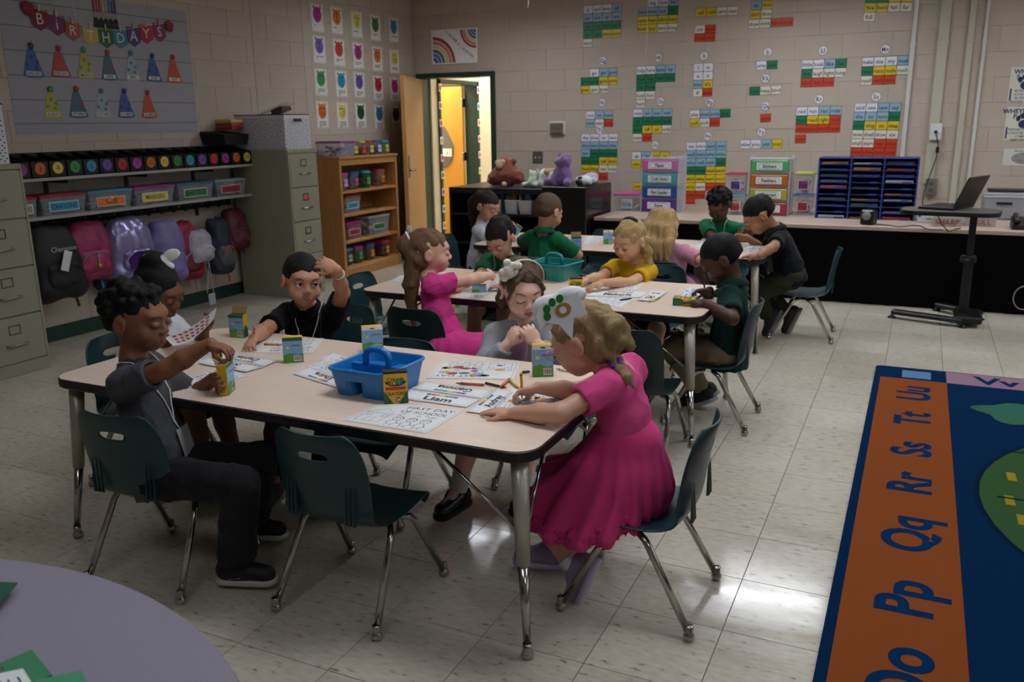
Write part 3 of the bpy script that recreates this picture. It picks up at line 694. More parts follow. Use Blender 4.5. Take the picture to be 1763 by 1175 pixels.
t = thing('laptop', (.26, 6.42, .804), 'open black laptop standing on the cart, lid toward the camera', 'laptop')
_h = atz(1658, 360, .804); LT = FZ((_h[0]-.917*.11, _h[1]+.396*.11, .804), math.radians(66.6)); BL_ = M('050506', .45, var=.03)
m = MB(BL_); m.box(-.17, .17, -.115, .115, 0, .018, LT, c=.003); m.build('keyboard_base', t)
LID = LT @ Matrix.Translation((0, -.11, .019)) @ Matrix.Rotation(math.radians(22), 4, 'X') @ Matrix.Rotation(math.radians(0), 4, 'Z')
m = MB(BL_); m.box(-.17, .17, -.006, .002, 0, .215, LID, c=.003); lo = m.build('lid', t)
m = MB(M('50504e', .3, metal=.5, var=0)); m.tube([(.018*math.cos(a), -.0075, .11+.018*math.sin(a)) for a in np.linspace(0, 6.0, 14)], .0013, 4, LID); text(m, 'D', LID @ Matrix.Rotation(math.pi/2, 4, 'X'), .022, 0, .11, .0076); m.build('emblem', lo)
# ---- rug
RX0, RY1 = -.13, 5.235; RX1, RY0 = 2.3, 1.2
RB = lambda c: M(c, .97, var=.10, vscale=220, bump=.5, bscale=700, spec=.03)
rg = thing('alphabet_rug', ((RX0+RX1)/2, (RY0+RY1)/2, 0), 'blue alphabet rug with orange letter border and green caterpillar', 'rug')
m = MB(RB('062444')); m.prism(superrect(RX1-RX0, RY1-RY0, .03, 4, (RX0+RX1)/2, (RY0+RY1)/2), .001, .008); m.build('rug_base', rg)
def patch(name, poly, col, z): q = MB(RB(col)); q.flat(poly, z); return q.build(name, rg)
ox0, ox1 = -.098, .232; oy1 = RY1-.242
patch('border_panel', [(ox0, RY0+.03), (ox1, RY0+.03), (ox1, oy1), (ox0, oy1)], '814420', .0088)
patch('border_panel', [(ox1, oy1), (RX1-.02, oy1), (RX1-.02, RY1-.012), (ox1, RY1-.012)], '8a6b7c', .0088)
patch('corner_square', [(.01, RY1-.21), (.155, RY1-.21), (.155, RY1-.06), (.01, RY1-.06)], '55789c', .0088)
NAVY = '082a50'
lets = [('Uu', atz(1545, 677)), ('Tt', atz(1546, 721)), ('Ss', atz(1545, 773)), ('Rr', atz(1545, 832)), ('Qq', atz(1548, 920)), ('Pp', atz(1557, 1033)), ('Oo', atz(1548, 1172))]
for tx, p in lets:
    q = MB(RB(NAVY)); text(q, tx, Matrix.Translation((.072, p[1], 0)) @ Matrix.Rotation(math.pi/2, 4, 'Z'), .215, 0, 0, .0096, bold=.03, res=3); q.build('letter_pair', rg)
q = MB(RB(NAVY)); text(q, 'Vv', Matrix.Translation((.475, oy1+.115, 0)), .2, 0, 0, .0096, bold=.03, res=3); q.build('letter_pair', rg)
q = MB(RB(NAVY)); text(q, 'Ww', Matrix.Translation((.92, oy1+.115, 0)), .2, 0, 0, .0096, bold=.03, res=3); q.build('letter_pair', rg)
GB = '4f7a58'
_q = [atz(*p)[:2] for p in ((1685, 850), (1763, 775), (1763, 957))]; _d = 2*sum(_q[i][0]*(_q[(i+1) % 3][1]-_q[(i+2) % 3][1]) for i in range(3)); _n = [p@p for p in _q]
c0 = (sum(_n[i]*(_q[(i+1) % 3][1]-_q[(i+2) % 3][1]) for i in range(3))/_d, sum(_n[i]*(_q[(i+2) % 3][0]-_q[(i+1) % 3][0]) for i in range(3))/_d); Rg = math.hypot(c0[0]-_q[0][0], c0[1]-_q[0][1])
patch('caterpillar_ring', circle(Rg+.02, 48, c0[0], c0[1]), '0a1c34', .0087); patch('caterpillar_body', circle(Rg, 48, c0[0], c0[1]), '33502d', .0093)
q = MB(RB('0a1c34'))
for dy in (-.33, 0.0, .33): q.box(c0[0]-Rg*.94*math.cos(dy), c0[0]+Rg*.94*math.cos(dy), c0[1]+dy*Rg*1.6-.006, c0[1]+dy*Rg*1.6+.006, .0094, .0099)
q.build('body_stripes', rg)
q = MB(RB('8a7d22'))
for (a, b) in ((1741, 825), (1738, 866), (1760, 900)):
    p = atz(a, b); q.box(p[0]-.016, p[0]+.016, p[1]-.045, p[1]+.045, .0094, .0099)
q.build('dash_marks', rg)
bl = []
p0 = atz(1752, 716)
for k in range(36):
    a = 2*math.pi*k/36; r = .145*(1+.22*math.cos(4*a+.6)+.1*math.cos(3*a)); bl.append((p0[0]+r*1.25*math.cos(a), p0[1]+r*1.0*math.sin(a)))
patch('green_leaf', bl, '33604c', .0093)
q = MB(RB('0f3340')); text(q, 'green', Matrix.Translation((p0[0]+.05, p0[1]-.02, 0)) @ Matrix.Rotation(math.pi/2, 4, 'Z'), .085, 0, 0, .0099); q.build('word_green', rg)
# ============================================================ WALL DISPLAYS
PAPER = M('dcd9d2', .6, var=.02); INK = M('1a1a1c', .6, var=0); LAMI = M('e2e0da', .28, var=.02)
CC = {'W': M('dedce2', .4, var=.02), 'B': M('8fb0c4', .4, var=.02), 'G': M('17754e', .4, var=.02), 'Y': M('d9bd22', .4, var=.02), 'C': M('ddd8c8', .4, var=.02), 'R': M('c9401f', .4, var=.02)}
INKC = {'W': INK, 'B': INK, 'C': INK, 'Y': INK, 'G': M('0b3322', .6, var=0), 'R': M('5e1a0d', .6, var=0)}
EDGE = M('16181a', .6, var=0)
# (letter, px of first cell's top-left, px of the row's top-right, columns, cell height px, rows)  row: (start column, 'Xword ...')
WW = [
 ('Aa', (1004.5, 10), (1070.6, 5.5), 4, 14.4, [(0, 'Wa Wand Waway Ball'), (0, 'Bam Bare Bat Bate'), (0, 'Gan Gany Gafter Gagain'), (0, 'Gas Gask Yalways Yaround'), (0, 'Cabout')], (1035, -6)),
 ('Bb', (1099, -1), (1169, -5), 4, 14.6, [(1, 'Wbig Wblue Bbe'), (0, 'Bblack Bbrown Bbut Gby'), (0, 'Ycame Ybeen Ybefore Ybest'), (0, 'Yboth Ybuy Cbetter Cbring')], (1135, -14)),
 ('Cc', (1198, 14.5), (1271, 10.5), 4, 14.6, [(0, 'Ycall Ycold Ccarry Cclean'), (0, ''), (0, 'Ccut Rchoose'), (0, 'Rcircle Rcount')], (1235, -20)),
 ('Dd', (1293.5, 2), (1330.5, 0), 2, 15.2, [(0, 'Bdo Ydoes'), (0, "Ydon't Cdone")], (1312, -14)),
 ('dd', (1289.5, 34.5), (1366, 29.5), 4, 15, [(0, 'Cdraw Cdrink Rdefine Rdecide')], None),
 ('Ff', (1491.5, -11), (1574, -13), 4, 16, [(0, 'Gfly Gfrom Yfirst Yfind'), (0, 'Yfive Yfound Cfall Cfar'), (0, 'Cfull')], (1530, -24)),
 ('Gg', (1000, 119.5), (1063.5, 116.5), 4, 14.2, [(1, 'Wgo Bget Bgood'), (0, 'Ggive Ggoing Ygave Ygoes'), (0, 'Ygreen Cgot Cgrow')], (1038, 104.5)),
 ('Hh', (1096, 114.5), (1163, 111.5), 4, 14.4, [(0, 'Whelp Where Bhave Bhe'), (0, 'Ghad Ghas Gher Ghim'), (0, 'Ghis Ghow'), (0, 'Chold Chot'), (0, 'Churt')], (1133.5, 99.5)),
 ('Ii', (1194.5, 109.5), (1228.5, 108), 2, 14.5, [(0, 'WI Win'), (0, 'Wis Wit'), (0, "Binto Yit's"), (0, 'Cif Rinside')], (1212.5, 96.5)),
 ('Jj', (1302, 105.5), (1339, 103.5), 2, 15, [(0, 'Wjump Gjust')], (1322, 90)),
 ('Kk', (1290.5, 149.5), (1346, 147), 3, 15, [(0, 'Gknow Ckeep Ckind')], (1318, 135)),
 ('Ll', (1381, 103.5), (1459, 100.5), 4, 15.7, [(0, 'Wlittle Wlook Blike Glet'), (0, 'Glive Claugh Clight Clong'), (0, 'Rlabel Rlist Rlocate')], (1417, 87)),
 ('Mm', (1485, 99), (1566.5, 95.5), 4, 16, [(0, 'Wmake Wme Wmy Bmust'), (0, 'Gmay Ymany Ymade Cmuch'), (0, 'Cmyself Rmatch Rmeasure')], (1524.5, 85)),
 ('Nn', (1009, 191.5), (1056, 191), 3, 13.7, [(0, 'Wnot Bno Bnow'), (0, 'Bnew Cnever Rnotice')], (1036.5, 176.5)),
 ('Oo', (1090, 188), (1157.5, 186.5), 4, 14.1, [(0, 'Wone Bon Bour Bout'), (0, 'Gof Gold Gonce Gopen'), (0, 'Gover Yoff Yor Conly'), (0, 'Cown Rorder')], (1137.5, 175)),
 ('Pp', (1187.5, 190), (1258, 187.5), 4, 14.6, [(0, 'Wplay Bplease Bpretty Gput'), (0, 'Ypull Cpick Rpredict')], (1222.5, 177)),
 ('Qq', (1309, 196.5), (1327.5, 195.5), 1, 14.5, [(0, 'Rquote')], (1318.5, 182.5)),
 ('Rr', (1371.5, 184.5), (1449.5, 182.5), 4, 15, [(0, 'Wred Wrun Bran Bride'), (0, 'Ground Yread Yright Rrecall'), (0, 'Rrelate Rreason Rrecord Rrepeat')], (1410, 171)),
 ('rr', (1369, 232), (1388, 231.5), 1, 15, [(0, 'Rreview')], None),
 ('Ss', (1472, 177.5), (1552.5, 177), 4, 15.4, [(0, 'Wsaid Wsee Bsaw Bsay'), (0, 'Bshe Bso Bsoon Gstop'), (0, 'Gsome Ysing Ysit Ysleep'), (0, 'Cseven Cshall Cshow Csix'), (0, 'Csmall Cstart Rsay Rselect'), (0, 'Rshow Rsolve Rstate Rstudy')], (1508.5, 166.5)),
 ('Tt', (1001, 230.5), (1063.5, 230), 4, 13.4, [(0, 'Wthe Wthree Wto Wtwo'), (0, 'Bthat Bthere Bthey Bthis'), (0, 'Btoo Gtake Gthem Gthen'), (0, 'Gthank Gthose Ytell Ytheir'), (0, 'Ythese Ything Cten Ctoday'), (2, 'Rtrace')], (1033, 224)),
 ('Uu', (1088, 261.5), (1153.5, 261.5), 4, 13.8, [(0, 'Wup Bunder Yupon Yus'), (0, 'Yuse Runit')], (1128, 250)),
 ('Vv', (1091, 314), (1108, 314), 1, 13.5, [(0, 'Yvery')], None),
 ('Ww', (1182, 245), (1251, 243.5), 4, 14.1, [(0, 'Wwe Wwhere Bwant Bwas'), (0, 'Bwell Bwent Bwhat Bwhite'), (0, 'Bwho Bwill Bwith Gwalk'), (0, 'Gwere Gwhen Ywash Ywish'), (0, 'Ywhich Ywhy Ywork Ywould'), (0, 'Ywrite Cwarm Rword Rwhole'), (0, 'Rwide Rwrap'), (0, 'Rwatch')], (1218.5, 234.5)),
 ('Yy', (1274.5, 241), (1347.5, 239.5), 4, 15.3, [(0, 'Wyellow Wyou Byes Yyour')], (1311, 227.5)),
]
EXTRA = {'dd': 'lower row of word cards beginning draw and drink', 'rr': 'single red word card reading review below the letter R cards'}
for L_, tl, tr, nc, ch, rows, disc in WW:
    a = aty(*tl); b = aty(*tr); cw = math.hypot(b[0]-a[0], b[2]-a[2])/nc; tilt = math.atan2(b[2]-a[2], b[0]-a[0]); hh = a[2]-aty(tl[0], tl[1]+ch)[2]
    t = thing('word_card_chart', (a[0], YB-.001, a[2]), EXTRA.get(L_, 'sight word cards for the letter %s on the back wall' % L_.upper()), 'word cards', 'sight word wall')
    T0 = FB((a[0], YB-.001, a[2])) @ Matrix.Rotation(tilt, 4, 'Z')
    for r, (c0_, ws) in enumerate(rows):
        for k, w in enumerate(ws.split()):
            x, y = (c0_+k)*cw, -r*hh; q = MB(EDGE)
            q.box(x, x+cw, y-hh, y, 0, .0015, T0); q.use(CC[w[0]]); q.box(x+.0025, x+cw-.0025, y-hh+.0025, y-.0025, .0015, .0022, T0)
            q.use(INKC[w[0]]); text(q, w[1:], T0, hh*.62, x+cw/2, y-hh*.52, .0026, cw*.86, bold=.008, res=1); q.build('word_card', t)
    if disc:
        p = aty(*disc); T = FB((p[0], YB-.001, p[2])); q = MB(M('22222a', .6, var=0)); q.prism(circle(.041, 24), 0, .002, T); q.use(CC['W']); q.flat(circle(.038, 24), .0024, T); q.use(INK); text(q, L_, T, .055, 0, 0, .003, .06, res=2)
        q.build('letter_disc', None, 'white letter disc reading %s above its word cards' % L_, 'letter card', 'white letter discs')
# number posters on the rear left wall
NC = ['a3217c', 'cf7323', 'd3c65c', '2f7d3d', '2f86a8', '7657a5', 'bf3a3c', 'a3217c', 'cf7323', 'd3c65c', '3c8a46', '2f86a8', '6b4f9c', 'b8262e', 'b01a72', 'cf6a22', 'd3c65c', '24552f', '2f7a96', '4a3460']
NW = 'One Two Three Four Five Six Seven Eight Nine Ten Eleven Twelve Thirteen Fourteen Fifteen Sixteen Seventeen Eighteen Nineteen Twenty'.split()
NP = [(546, 31), (579.5, 35.5), (614, 42.5), (646, 48.5), (677.5, 52), (549.5, 85), (583.5, 90.5), (616.5, 96), (649.5, 101.5), (679, 106), (552.5, 141.5), (587.5, 144.5), (618.5, 146.5), (651, 151.5), (679.5, 154), (555, 197.5), (589.5, 198.5), (621, 199), (653, 201.5), (681.5, 202.5)]
for n in range(20):
    p = atx(*NP[n], XP); T = FL((XP+.001, p[1], p[2])); w, h = .092, .122
    t = thing('number_poster', (XP, p[1], p[2]), 'white number poster with a coloured blob reading %s' % NW[n], 'poster', 'number posters on the rear left wall')
    q = MB(PAPER); q.box(-w, w, -h, h, 0, .0015, T); q.use(INK)
    for z in (.0017,):
        for a, b, c, d in ((-w+.006, w-.006, h-.008, h-.006), (-w+.006, w-.006, -h+.006, -h+.008), (-w+.006, -w+.008, -h+.006, h-.006), (w-.008, w-.006, -h+.006, h-.006)): q.add([(a, c, z), (b, c, z), (b, d, z), (a, d, z)], [(0, 1, 2, 3)], T)
    q.build('sheet', t)
    q = MB(M(NC[n], .5, var=.1, vscale=40)); q.prism(circle(.062, 28, 0, .03, .068), .0018, .0026, T)
    for sx in (-1, 1): q.prism(circle(.014, 10, sx*.048, .092), .0018, .0025, T)
    bo = q.build('number_blob', t)
    q = MB(INK); text(q, NW[n], T, .034, 0, .062, .003, .10); text(q, str(n+1), T, .075, 0, .012, .003, bold=.0); q.build('lettering', bo)
    q = MB(INK)
    for k in range(n+1): q.box(-.05+(k % 5)*.022+0, -.05+(k % 5)*.022+.014, -.06-(k//5)*.016-.009, -.06-(k//5)*.016, .0016, .0019, T)
    q.build('counting_marks', t, kind='stuff')
# rainbow picture
a, b = aty(745, 112), aty(822, 47); PT = FB(((a[0]+b[0])/2, YB-.001, (a[2]+b[2])/2)); pw, ph = (b[0]-a[0])/2, (b[2]-a[2])/2
t = thing('rainbow_picture', ((a[0]+b[0])/2, YB, a[2]), 'white framed rainbow picture above the doorway', 'picture')
q = MB(M('e6e5e2', .5, var=.02)); q.box(-pw+.012, pw-.012, -ph+.012, ph-.012, 0, .004, PT); q.build('print_sheet', t)
q = MB(M('dfe0e2', .4, var=0))
for e in ((-pw, pw, ph-.014, ph), (-pw, pw, -ph, -ph+.014), (-pw, -pw+.014, -ph+.014, ph-.014), (pw-.014, pw, -ph+.014, ph-.014)): q.box(*e, 0, .014, PT, c=.002)
q.build('frame', t)
RB_ = ['a8323a', 'c97a63', 'd8b78e', '2f7486', '3f6fa3', '5b4a86']
def arc(cx, cy, r0, r1, a0, a1, T, z, mat):
    q = MB(mat); n = 16; V = []
    for k in range(n+1):
        a_ = math.radians(a0+(a1-a0)*k/n); V += [(cx+r0*math.cos(a_), cy+r0*math.sin(a_), z), (cx+r1*math.cos(a_), cy+r1*math.sin(a_), z)]
    q.add(V, [(2*i, 2*i+1, 2*i+3, 2*i+2) for i in range(n)], T); return q
for k, c in enumerate(RB_):
    arc(-pw+.015, -ph+.015, .27-.042*k-.034, .27-.042*k, 0, 90, PT, .0045, M(c, .5, var=.1)).build('rainbow_band', t)
    arc(pw-.015, ph-.015, max(.005, .19-.031*k-.025), .19-.031*k, 180, 270, PT, .0045, M(c, .5, var=.1)).build('rainbow_band', t)
q = MB(M('77716b', .6, var=0)); text(q, 'YOU ARE MY', PT, .034, -.055, .118, .005, rot=-.72); q.build('lettering', t)
for k, ch_ in enumerate('RAINBOW'):
    q = MB(M(['b03a3f', 'c06a5a', '3a7b86', '3c6fa0', '35548c', '5b4a86', '3a4f8c'][k], .6, var=0)); text(q, ch_, PT, .046, .022+.031*k, .052-.030*k+.0006*k*k, .005, rot=-.6); q.build('lettering', t)
# birthday wall
Q0, Q1 = atx(28, 231, XL)[1], atx(341, 226, XL)[1]; BZ0, BZ1 = 1.37, 2.27; BW = (Q1-Q0)/2; BT = FL((XL+.001, (Q0+Q1)/2, (BZ0+BZ1)/2))
t = thing('birthday_backdrop', (XL, (Q0+Q1)/2, BZ0), 'large white plank-print paper backdrop on the left wall', 'wall display')
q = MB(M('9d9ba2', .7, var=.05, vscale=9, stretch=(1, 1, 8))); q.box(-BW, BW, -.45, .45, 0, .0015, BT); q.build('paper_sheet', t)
q = MB(M('4a484c', .7, var=0))
for k in range(6):
    y = .45-.15*(k+.55); q.box(-BW, BW, y-.002, y+.002, .0015, .0018, BT)
q.build('plank_lines', t, kind='stuff')
def LWp(x, y, d=.004): p = atx(x, y, XL+d); return FL((XL+d, p[1], p[2]))
PEN = [('B', 68, 34.5, 30, 36, '7a1d31'), ('i', 98, 44, 28, 35, '752b5c'), ('R', 125, 54, 26, 32, 'a2503c'), ('T', 156, 62.5, 26, 31, 'bda857'), ('H', 182.5, 66.5, 26, 33, '2c6137'), ('D', 207.5, 67.5, 25, 31, '3d789c'), ('A', 230, 64, 23, 33, '543873'), ('Y', 251.5, 59.5, 23, 32, 'a22a39'), ('S', 274.5, 56.5, 21, 31, '822c5c')]
t = thing('birthday_bunting', LWp(180, 40).translation, 'bunting of nine pennants spelling BIRTHDAYS', 'bunting')
for ch_, x, y, w, h, c in PEN:
    T = LWp(x, y, .006); W2 = (atx(x+w/2, y, XL)[1]-atx(x-w/2, y, XL)[1])/2; H2 = (atx(x, y-h/2, XL)[2]-atx(x, y+h/2, XL)[2])/2
    q = MB(M(c, .6, var=.06)); q.prism([(-W2, H2), (-W2, -H2*.45), (0, -H2), (W2, -H2*.45), (W2, H2)], 0, .002, T); po_ = q.build('pennant', t)
    q = MB(M('cfccc4', .6, var=0)); text(q, ch_, T, H2*1.55, 0, H2*.12, .0024, bold=-.005); q.build('lettering', po_)
    q = MB(M('c9b48a', .6, var=0)); q.box(-.005, .005, H2-.012, H2+.03, .002, .009, T); q.build('clothes_peg', t)
q = MB(M('cfc9bb', .7, var=0)); q.tube([LWp(x, y, .007).translation for x, y in ((46, 12), (68, 17), (98, 26), (125, 38), (156, 47), (182, 50), (207, 52), (230, 48), (252, 44), (274, 41), (290, 40))], .002, 5); q.build('string', t)
def pompom(name, T, r, col, parent):
    q = MB(M(col, .7, var=.15, vscale=60)); rr_ = random.Random(int(r*1e5)+len(col))
    for k in range(11):
        a_ = 2.39996*k; d_ = r*.55*math.sqrt(k/11); q.ball((d_*math.cos(a_), d_*math.sin(a_), .01), r*.5, 6, T, 1, 1, .5)
    return q.build(name, parent)
for i, (x, y, r) in enumerate(((46, 14, .05), (290, 45, .045))): tag(pompom('paper_pompom', LWp(x, y, .006), r, '8c1f30', None), '%s crimson tissue pompom at the %s end of the birthday bunting' % (('larger', 'left') if i == 0 else ('smaller', 'right')), 'pompom', 'bunting pompoms')
t = thing('cake_cutout', LWp(181, 48).translation, 'birthday cake cutout with coloured candles above the bunting', 'cutout'); T = LWp(181.5, 30, .004)
q = MB(M('8d8a8c', .6, var=.05)); q.prism([(-.10, -.02), (.10, -.02), (.10, .03), (-.10, .03)], 0, .002, T); q.build('icing', t)
q = MB(M('1c1517', .6, var=.05)); q.prism([(-.105, -.10), (.105, -.10), (.105, -.045), (-.105, -.045)], 0, .0025, T); q.prism([(-.10, -.043), (.10, -.043), (.10, -.012)]+[(.10-.02*k, (-.002 if k % 2 else -.022)) for k in range(1, 10)]+[(-.10, -.012)], 0, .003, T); q.build('chocolate_layer', t)
for k, c in enumerate(('8d2430', 'a83a38', '96203f', 'c7a850', '9aa57a', '3c6c99', '2c4f86', '3d3565')): q = MB(M(c, .6, var=0)); q.box(-.095+k*.025, -.082+k*.025, .03, .115+.01*(k % 2), 0, .003, T); q.build('candle', t)
HAT = [('JANUARY', 215, 402, 140, 245, '2a5a92', '452a5e', 1), ('FEBRUARY', 400, 410, 132, 222, 'a9443a', '8a2a5e', 0), ('MARCH', 570, 422, 122, 225, 'aaa246', '4f8f5a', 1), ('APRIL', 730, 436, 110, 212, '2c6d78', 'a8323a', 1), ('MAY', 887, 440, 106, 212, '9aa3a8', '3c7aa5', 1), ('JUNE', 1030, 452, 102, 198, '2a5a92', '4a2f66', 1), ('JULY', 1168, 460, 102, 200, 'b5502d', 'a82a3c', 0),
       ('AUGUST', 347, 686, 124, 222, 'aaa246', '4f8f5a', 1), ('SEPTEMBER', 520, 684, 130, 224, '2c6d78', 'a8323a', 1), ('OCTOBER', 688, 691, 116, 208, '9aa3a8', '3c7aa5', 1), ('NOVEMBER', 842, 691, 112, 208, '2a5a92', '4a2f66', 1), ('DECEMBER', 998, 698, 105, 198, 'b5502d', 'a82a3c', 0)]
for nm, x, y, w, h, c, pc, dots in HAT:
    x, y, w, h = x/3.9156, y/3.9156, w/3.9156, h/3.9156; T = LWp(x, y, .004); W2 = (atx(x+w/2, y, XL)[1]-atx(x-w/2, y, XL)[1])/2; H2 = (atx(x, y-h/2, XL)[2]-atx(x, y+h/2, XL)[2])/2
    t = thing('party_hat_cutout', T.translation, 'laminated party hat cutout labelled %s on the birthday wall' % nm, 'cutout', 'month party hats')
    q = MB(M(c, .3, var=.06)); q.prism([(-W2, -H2*.92), (-W2*.5, -H2), (W2*.5, -H2), (W2, -H2*.92), (W2*.35, H2*.45), (W2*.1, H2*.66), (-W2*.1, H2*.66), (-W2*.4, H2*.45)], 0, .002, T); q.build('hat_cone', t)
    pompom('hat_pompom', T @ Matrix.Translation((0, H2*.76, 0)), H2*.2, pc, t)
    q = MB(M('c9c7c0', .5, var=0)); q.box(-W2*.72, W2*.72, -H2*.88, -H2*.64, .002, .003, T); q.use(INK); text(q, nm, T, H2*.24, 0, -H2*.76, .0034, W2*1.3); q.build('name_strip', t)
    if dots:
        for (u, v) in ((-.05, .15), (.45, -.1), (-.5, -.3), (.3, -.42)): q = MB(M(pc, .4, var=0)); q.flat(circle(W2*.17, 12, u*W2, v*H2), .0024, T); q.build('dot', t)
# hanging strings from the ceiling
for i, (x, y, d) in enumerate(((131, 52, XL+.35), (127, 40, None))[:1]):
    p = atx(x, y, XL+.3); q = MB(M('d8d5cc', .6, var=0)); q.tube([(p[0], p[1]-.01, CEIL), (p[0], p[1], p[2])], .0015, 5); q.build('hanging_string', None, 'thin white string hanging in front of the birthday wall', 'string', 'strings hanging from the ceiling')
for i, (x, y, d, lb) in enumerate(((1113, 95, 7.6, 'thin white string hanging in front of the B and H word cards'), (910, 14, 7.6, 'thin white string hanging above the wall thermostat'))):
    p = aty(x, y, d); q = MB(M('d8d5cc', .6, var=0)); q.tube([(p[0], p[1], CEIL), (p[0], p[1], p[2]+.05), (p[0]-.01, p[1], p[2])], .0017, 5); q.build('hanging_string', None, lb, 'string', 'strings hanging from the ceiling')
# wall fittings
p = aty(960, 220.5); T = FB((p[0], YB-.001, p[2])); t = thing('thermostat', T.translation, 'thermostat under a clear guard on the back wall', 'thermostat')
q = MB(M('d5d3cf', .4, var=0)); q.box(-.088, .088, -.068, .068, 0, .01, T, c=.003); q.build('back_plate', t)
q = MB(M('6c6557', .4, var=.04)); q.box(-.07, .065, -.058, .05, .01, .05, T, c=.008); q.use(M('4a453b', .4, var=0)); q.box(-.065, .06, -.008, -.003, .0501, .0505, T); q.build('guard', t)
p = aty(926, 271); T = FB((p[0], YB-.001, p[2])); t = thing('switch_plate', T.translation, 'grey metal light switch plate above the stuffed toys', 'light switch')
q = MB(M('6b6966', .4, metal=.5, var=.04)); q.box(-.058, .058, -.06, .06, 0, .006, T, c=.002); q.build('plate', t)
for sx in (-.022, .022): q = MB(M('c9c6be', .4, var=0)); q.box(sx-.005, sx+.005, -.012, .008, .006, .016, T, c=.002); q.build('toggle', t)
CON = M('b9b6a0', .4, var=.03); CONW = M('c9c9c4', .4, var=.03)
for (x0, w, zb, mt, lb) in ((1560, .036, 1.06, CONW, 'slim white cable conduit beside the letter S cards'), (1610, .085, .83, CON, 'wide beige wiring channel running down to the outlets'), (1655.5, .05, .62, CON, 'beige wiring channel between the wide one and the thin pipe'), (1680, .027, .62, CONW, 'thin pale conduit nearest the paw-print posters')):
    p = aty(x0, 200); q = MB(mt); q.box(p[0]-w/2, p[0]+w/2, YB-.028, YB-.001, zb, CEIL, c=.004)
    for zc in (1.3, 2.0): q.box(p[0]-w/2-.004, p[0]+w/2+.004, YB-.031, YB-.001, zc, zc+.02, c=.002)
    q.build('wiring_channel', None, lb, 'conduit', 'wall wiring channels')
p = aty(1611, 227); T = FB((p[0], YB-.029, p[2])); t = thing('power_outlet', T.translation, 'white outlet box with a black plug in it', 'outlet')
q = MB(M('d8d8d4', .35, var=0)); q.box(-.046, .046, -.07, .07, 0, .03, T, c=.004); q.build('box', t)
q = MB(M('111113', .4, var=0)); q.tube([(0, .0, .03), (0, 0, .05)], .014, 8, T); q.build('plug', t)
cp = [aty(1611, 228, YB-.092), aty(1615, 247, YB-.07), aty(1614, 258, YB-.05), aty(1612, 272, YB-.05), aty(1600, 305, YB-.05), aty(1591, 330, YB-.08), aty(1588, 350, YB-.12), aty(1590, 362, YB-.2)]
q = MB(M('111116', .45, var=0)); q.tube(cp, .005, 6); q.build('power_cable', None, 'black cable hanging from the white outlet down to the counter', 'cable')
q = MB(M('111116', .45, var=0)); c_ = cp[2]; q.box(c_[0]-.014, c_[0]+.014, c_[1]-.02, c_[1]+.008, c_[2]-.025, c_[2]+.025, c=.004); q.build('cable_clip', None, 'small black ferrite lump on the hanging cable', 'cable clip')
p = aty(1603, 322); T = FB((p[0], YB-.001, p[2])); t = thing('power_outlet', T.translation, 'grey surface outlet at the foot of the wide wiring channel', 'outlet')
q = MB(M('6f6d64', .45, var=.03)); q.box(-.045, .045, -.065, .075, 0, .05, T, c=.004); q.build('box', t)
q = MB(M('4e4c46', .45, var=0))
for y in (-.025, .03): q.box(-.016, .016, y-.012, y+.012, .05, .052, T)
q.build('socket_faces', t, kind='stuff')
# posters at right
def paw(q, T, x, y, s):
    q.flat(circle(s*.5, 14, x, y-s*.25, s*.42), .0024, T)
    for a_ in (-1.5, -.5, .5, 1.5): q.flat(circle(s*.2, 10, x+a_*s*.36, y+s*(.55-.12*a_*a_), s*.28), .0024, T)
NV = M('1d2c5c', .6, var=0)
for (px0, py0, px1, py1, head, lines, lb) in ((1734, 114, 1800, 176, ('WHEYES', 'S.A.F.E.'), ('BE RESPONSIBLE', 'ALWAYS BE SAFE', 'BE RESPECTFUL', 'WATCH YOUR STEP'), 'upper paw-print rules poster at the right edge'), (1727, 183, 1800, 241, ('WHEYES LEAD', 'P.A.C.K.'), ('PREPARE YOUR BRAIN', 'ALWAYS BE RESPECTFUL', 'COME FIRST', 'KEEP ON TRYING'), 'lower paw-print rules poster at the right edge')):
    a, b = aty(px0, py1), aty(px1, py0); T = FB(((a[0]+b[0])/2, YB-.001, (a[2]+b[2])/2)); w, h = (b[0]-a[0])/2, (b[2]-a[2])/2
    t = thing('rules_poster', T.translation, lb, 'poster', 'paw-print rules posters'); q = MB(M('cfcdbb', .6, var=.03)); q.box(-w, w, -h, h, 0, .002, T); q.build('sheet', t)
    q = MB(NV); text(q, head[0], T, .05, 0, h-.035, .0024, bold=.03); text(q, head[1], T, .05, 0, h-.078, .0024, bold=.03); paw(q, T, 0, .015, .085)
    for k, s in enumerate(lines): text(q, s, T, .024, .01, -.05-k*.028, .0024, bold=.02)
    q.box(-w+.01, -w+.022, -h+.01, -.03, .0021, .0025, T); q.build('print', t)
a, b = aty(1725, 285), aty(1800, 256); T = FB(((a[0]+b[0])/2, YB-.001, (a[2]+b[2])/2)); w, h = (b[0]-a[0])/2, (b[2]-a[2])/2
t = thing('notice_sheet', T.translation, 'plain notice sheet with a grey picture under the paw-print posters', 'notice'); q = MB(M('cbcbc4', .6, var=.02)); q.box(-w, w, -h, h, 0, .0015, T); q.build('sheet', t)
q = MB(M('8b8b88', .6, var=.25, vscale=30)); q.flat(circle(.11, 20, .02, -.01, .05), .002, T); q.use(INK); text(q, 'FIRE ESCAPE PLAN', T, .018, 0, h-.02, .002); q.build('print', t)
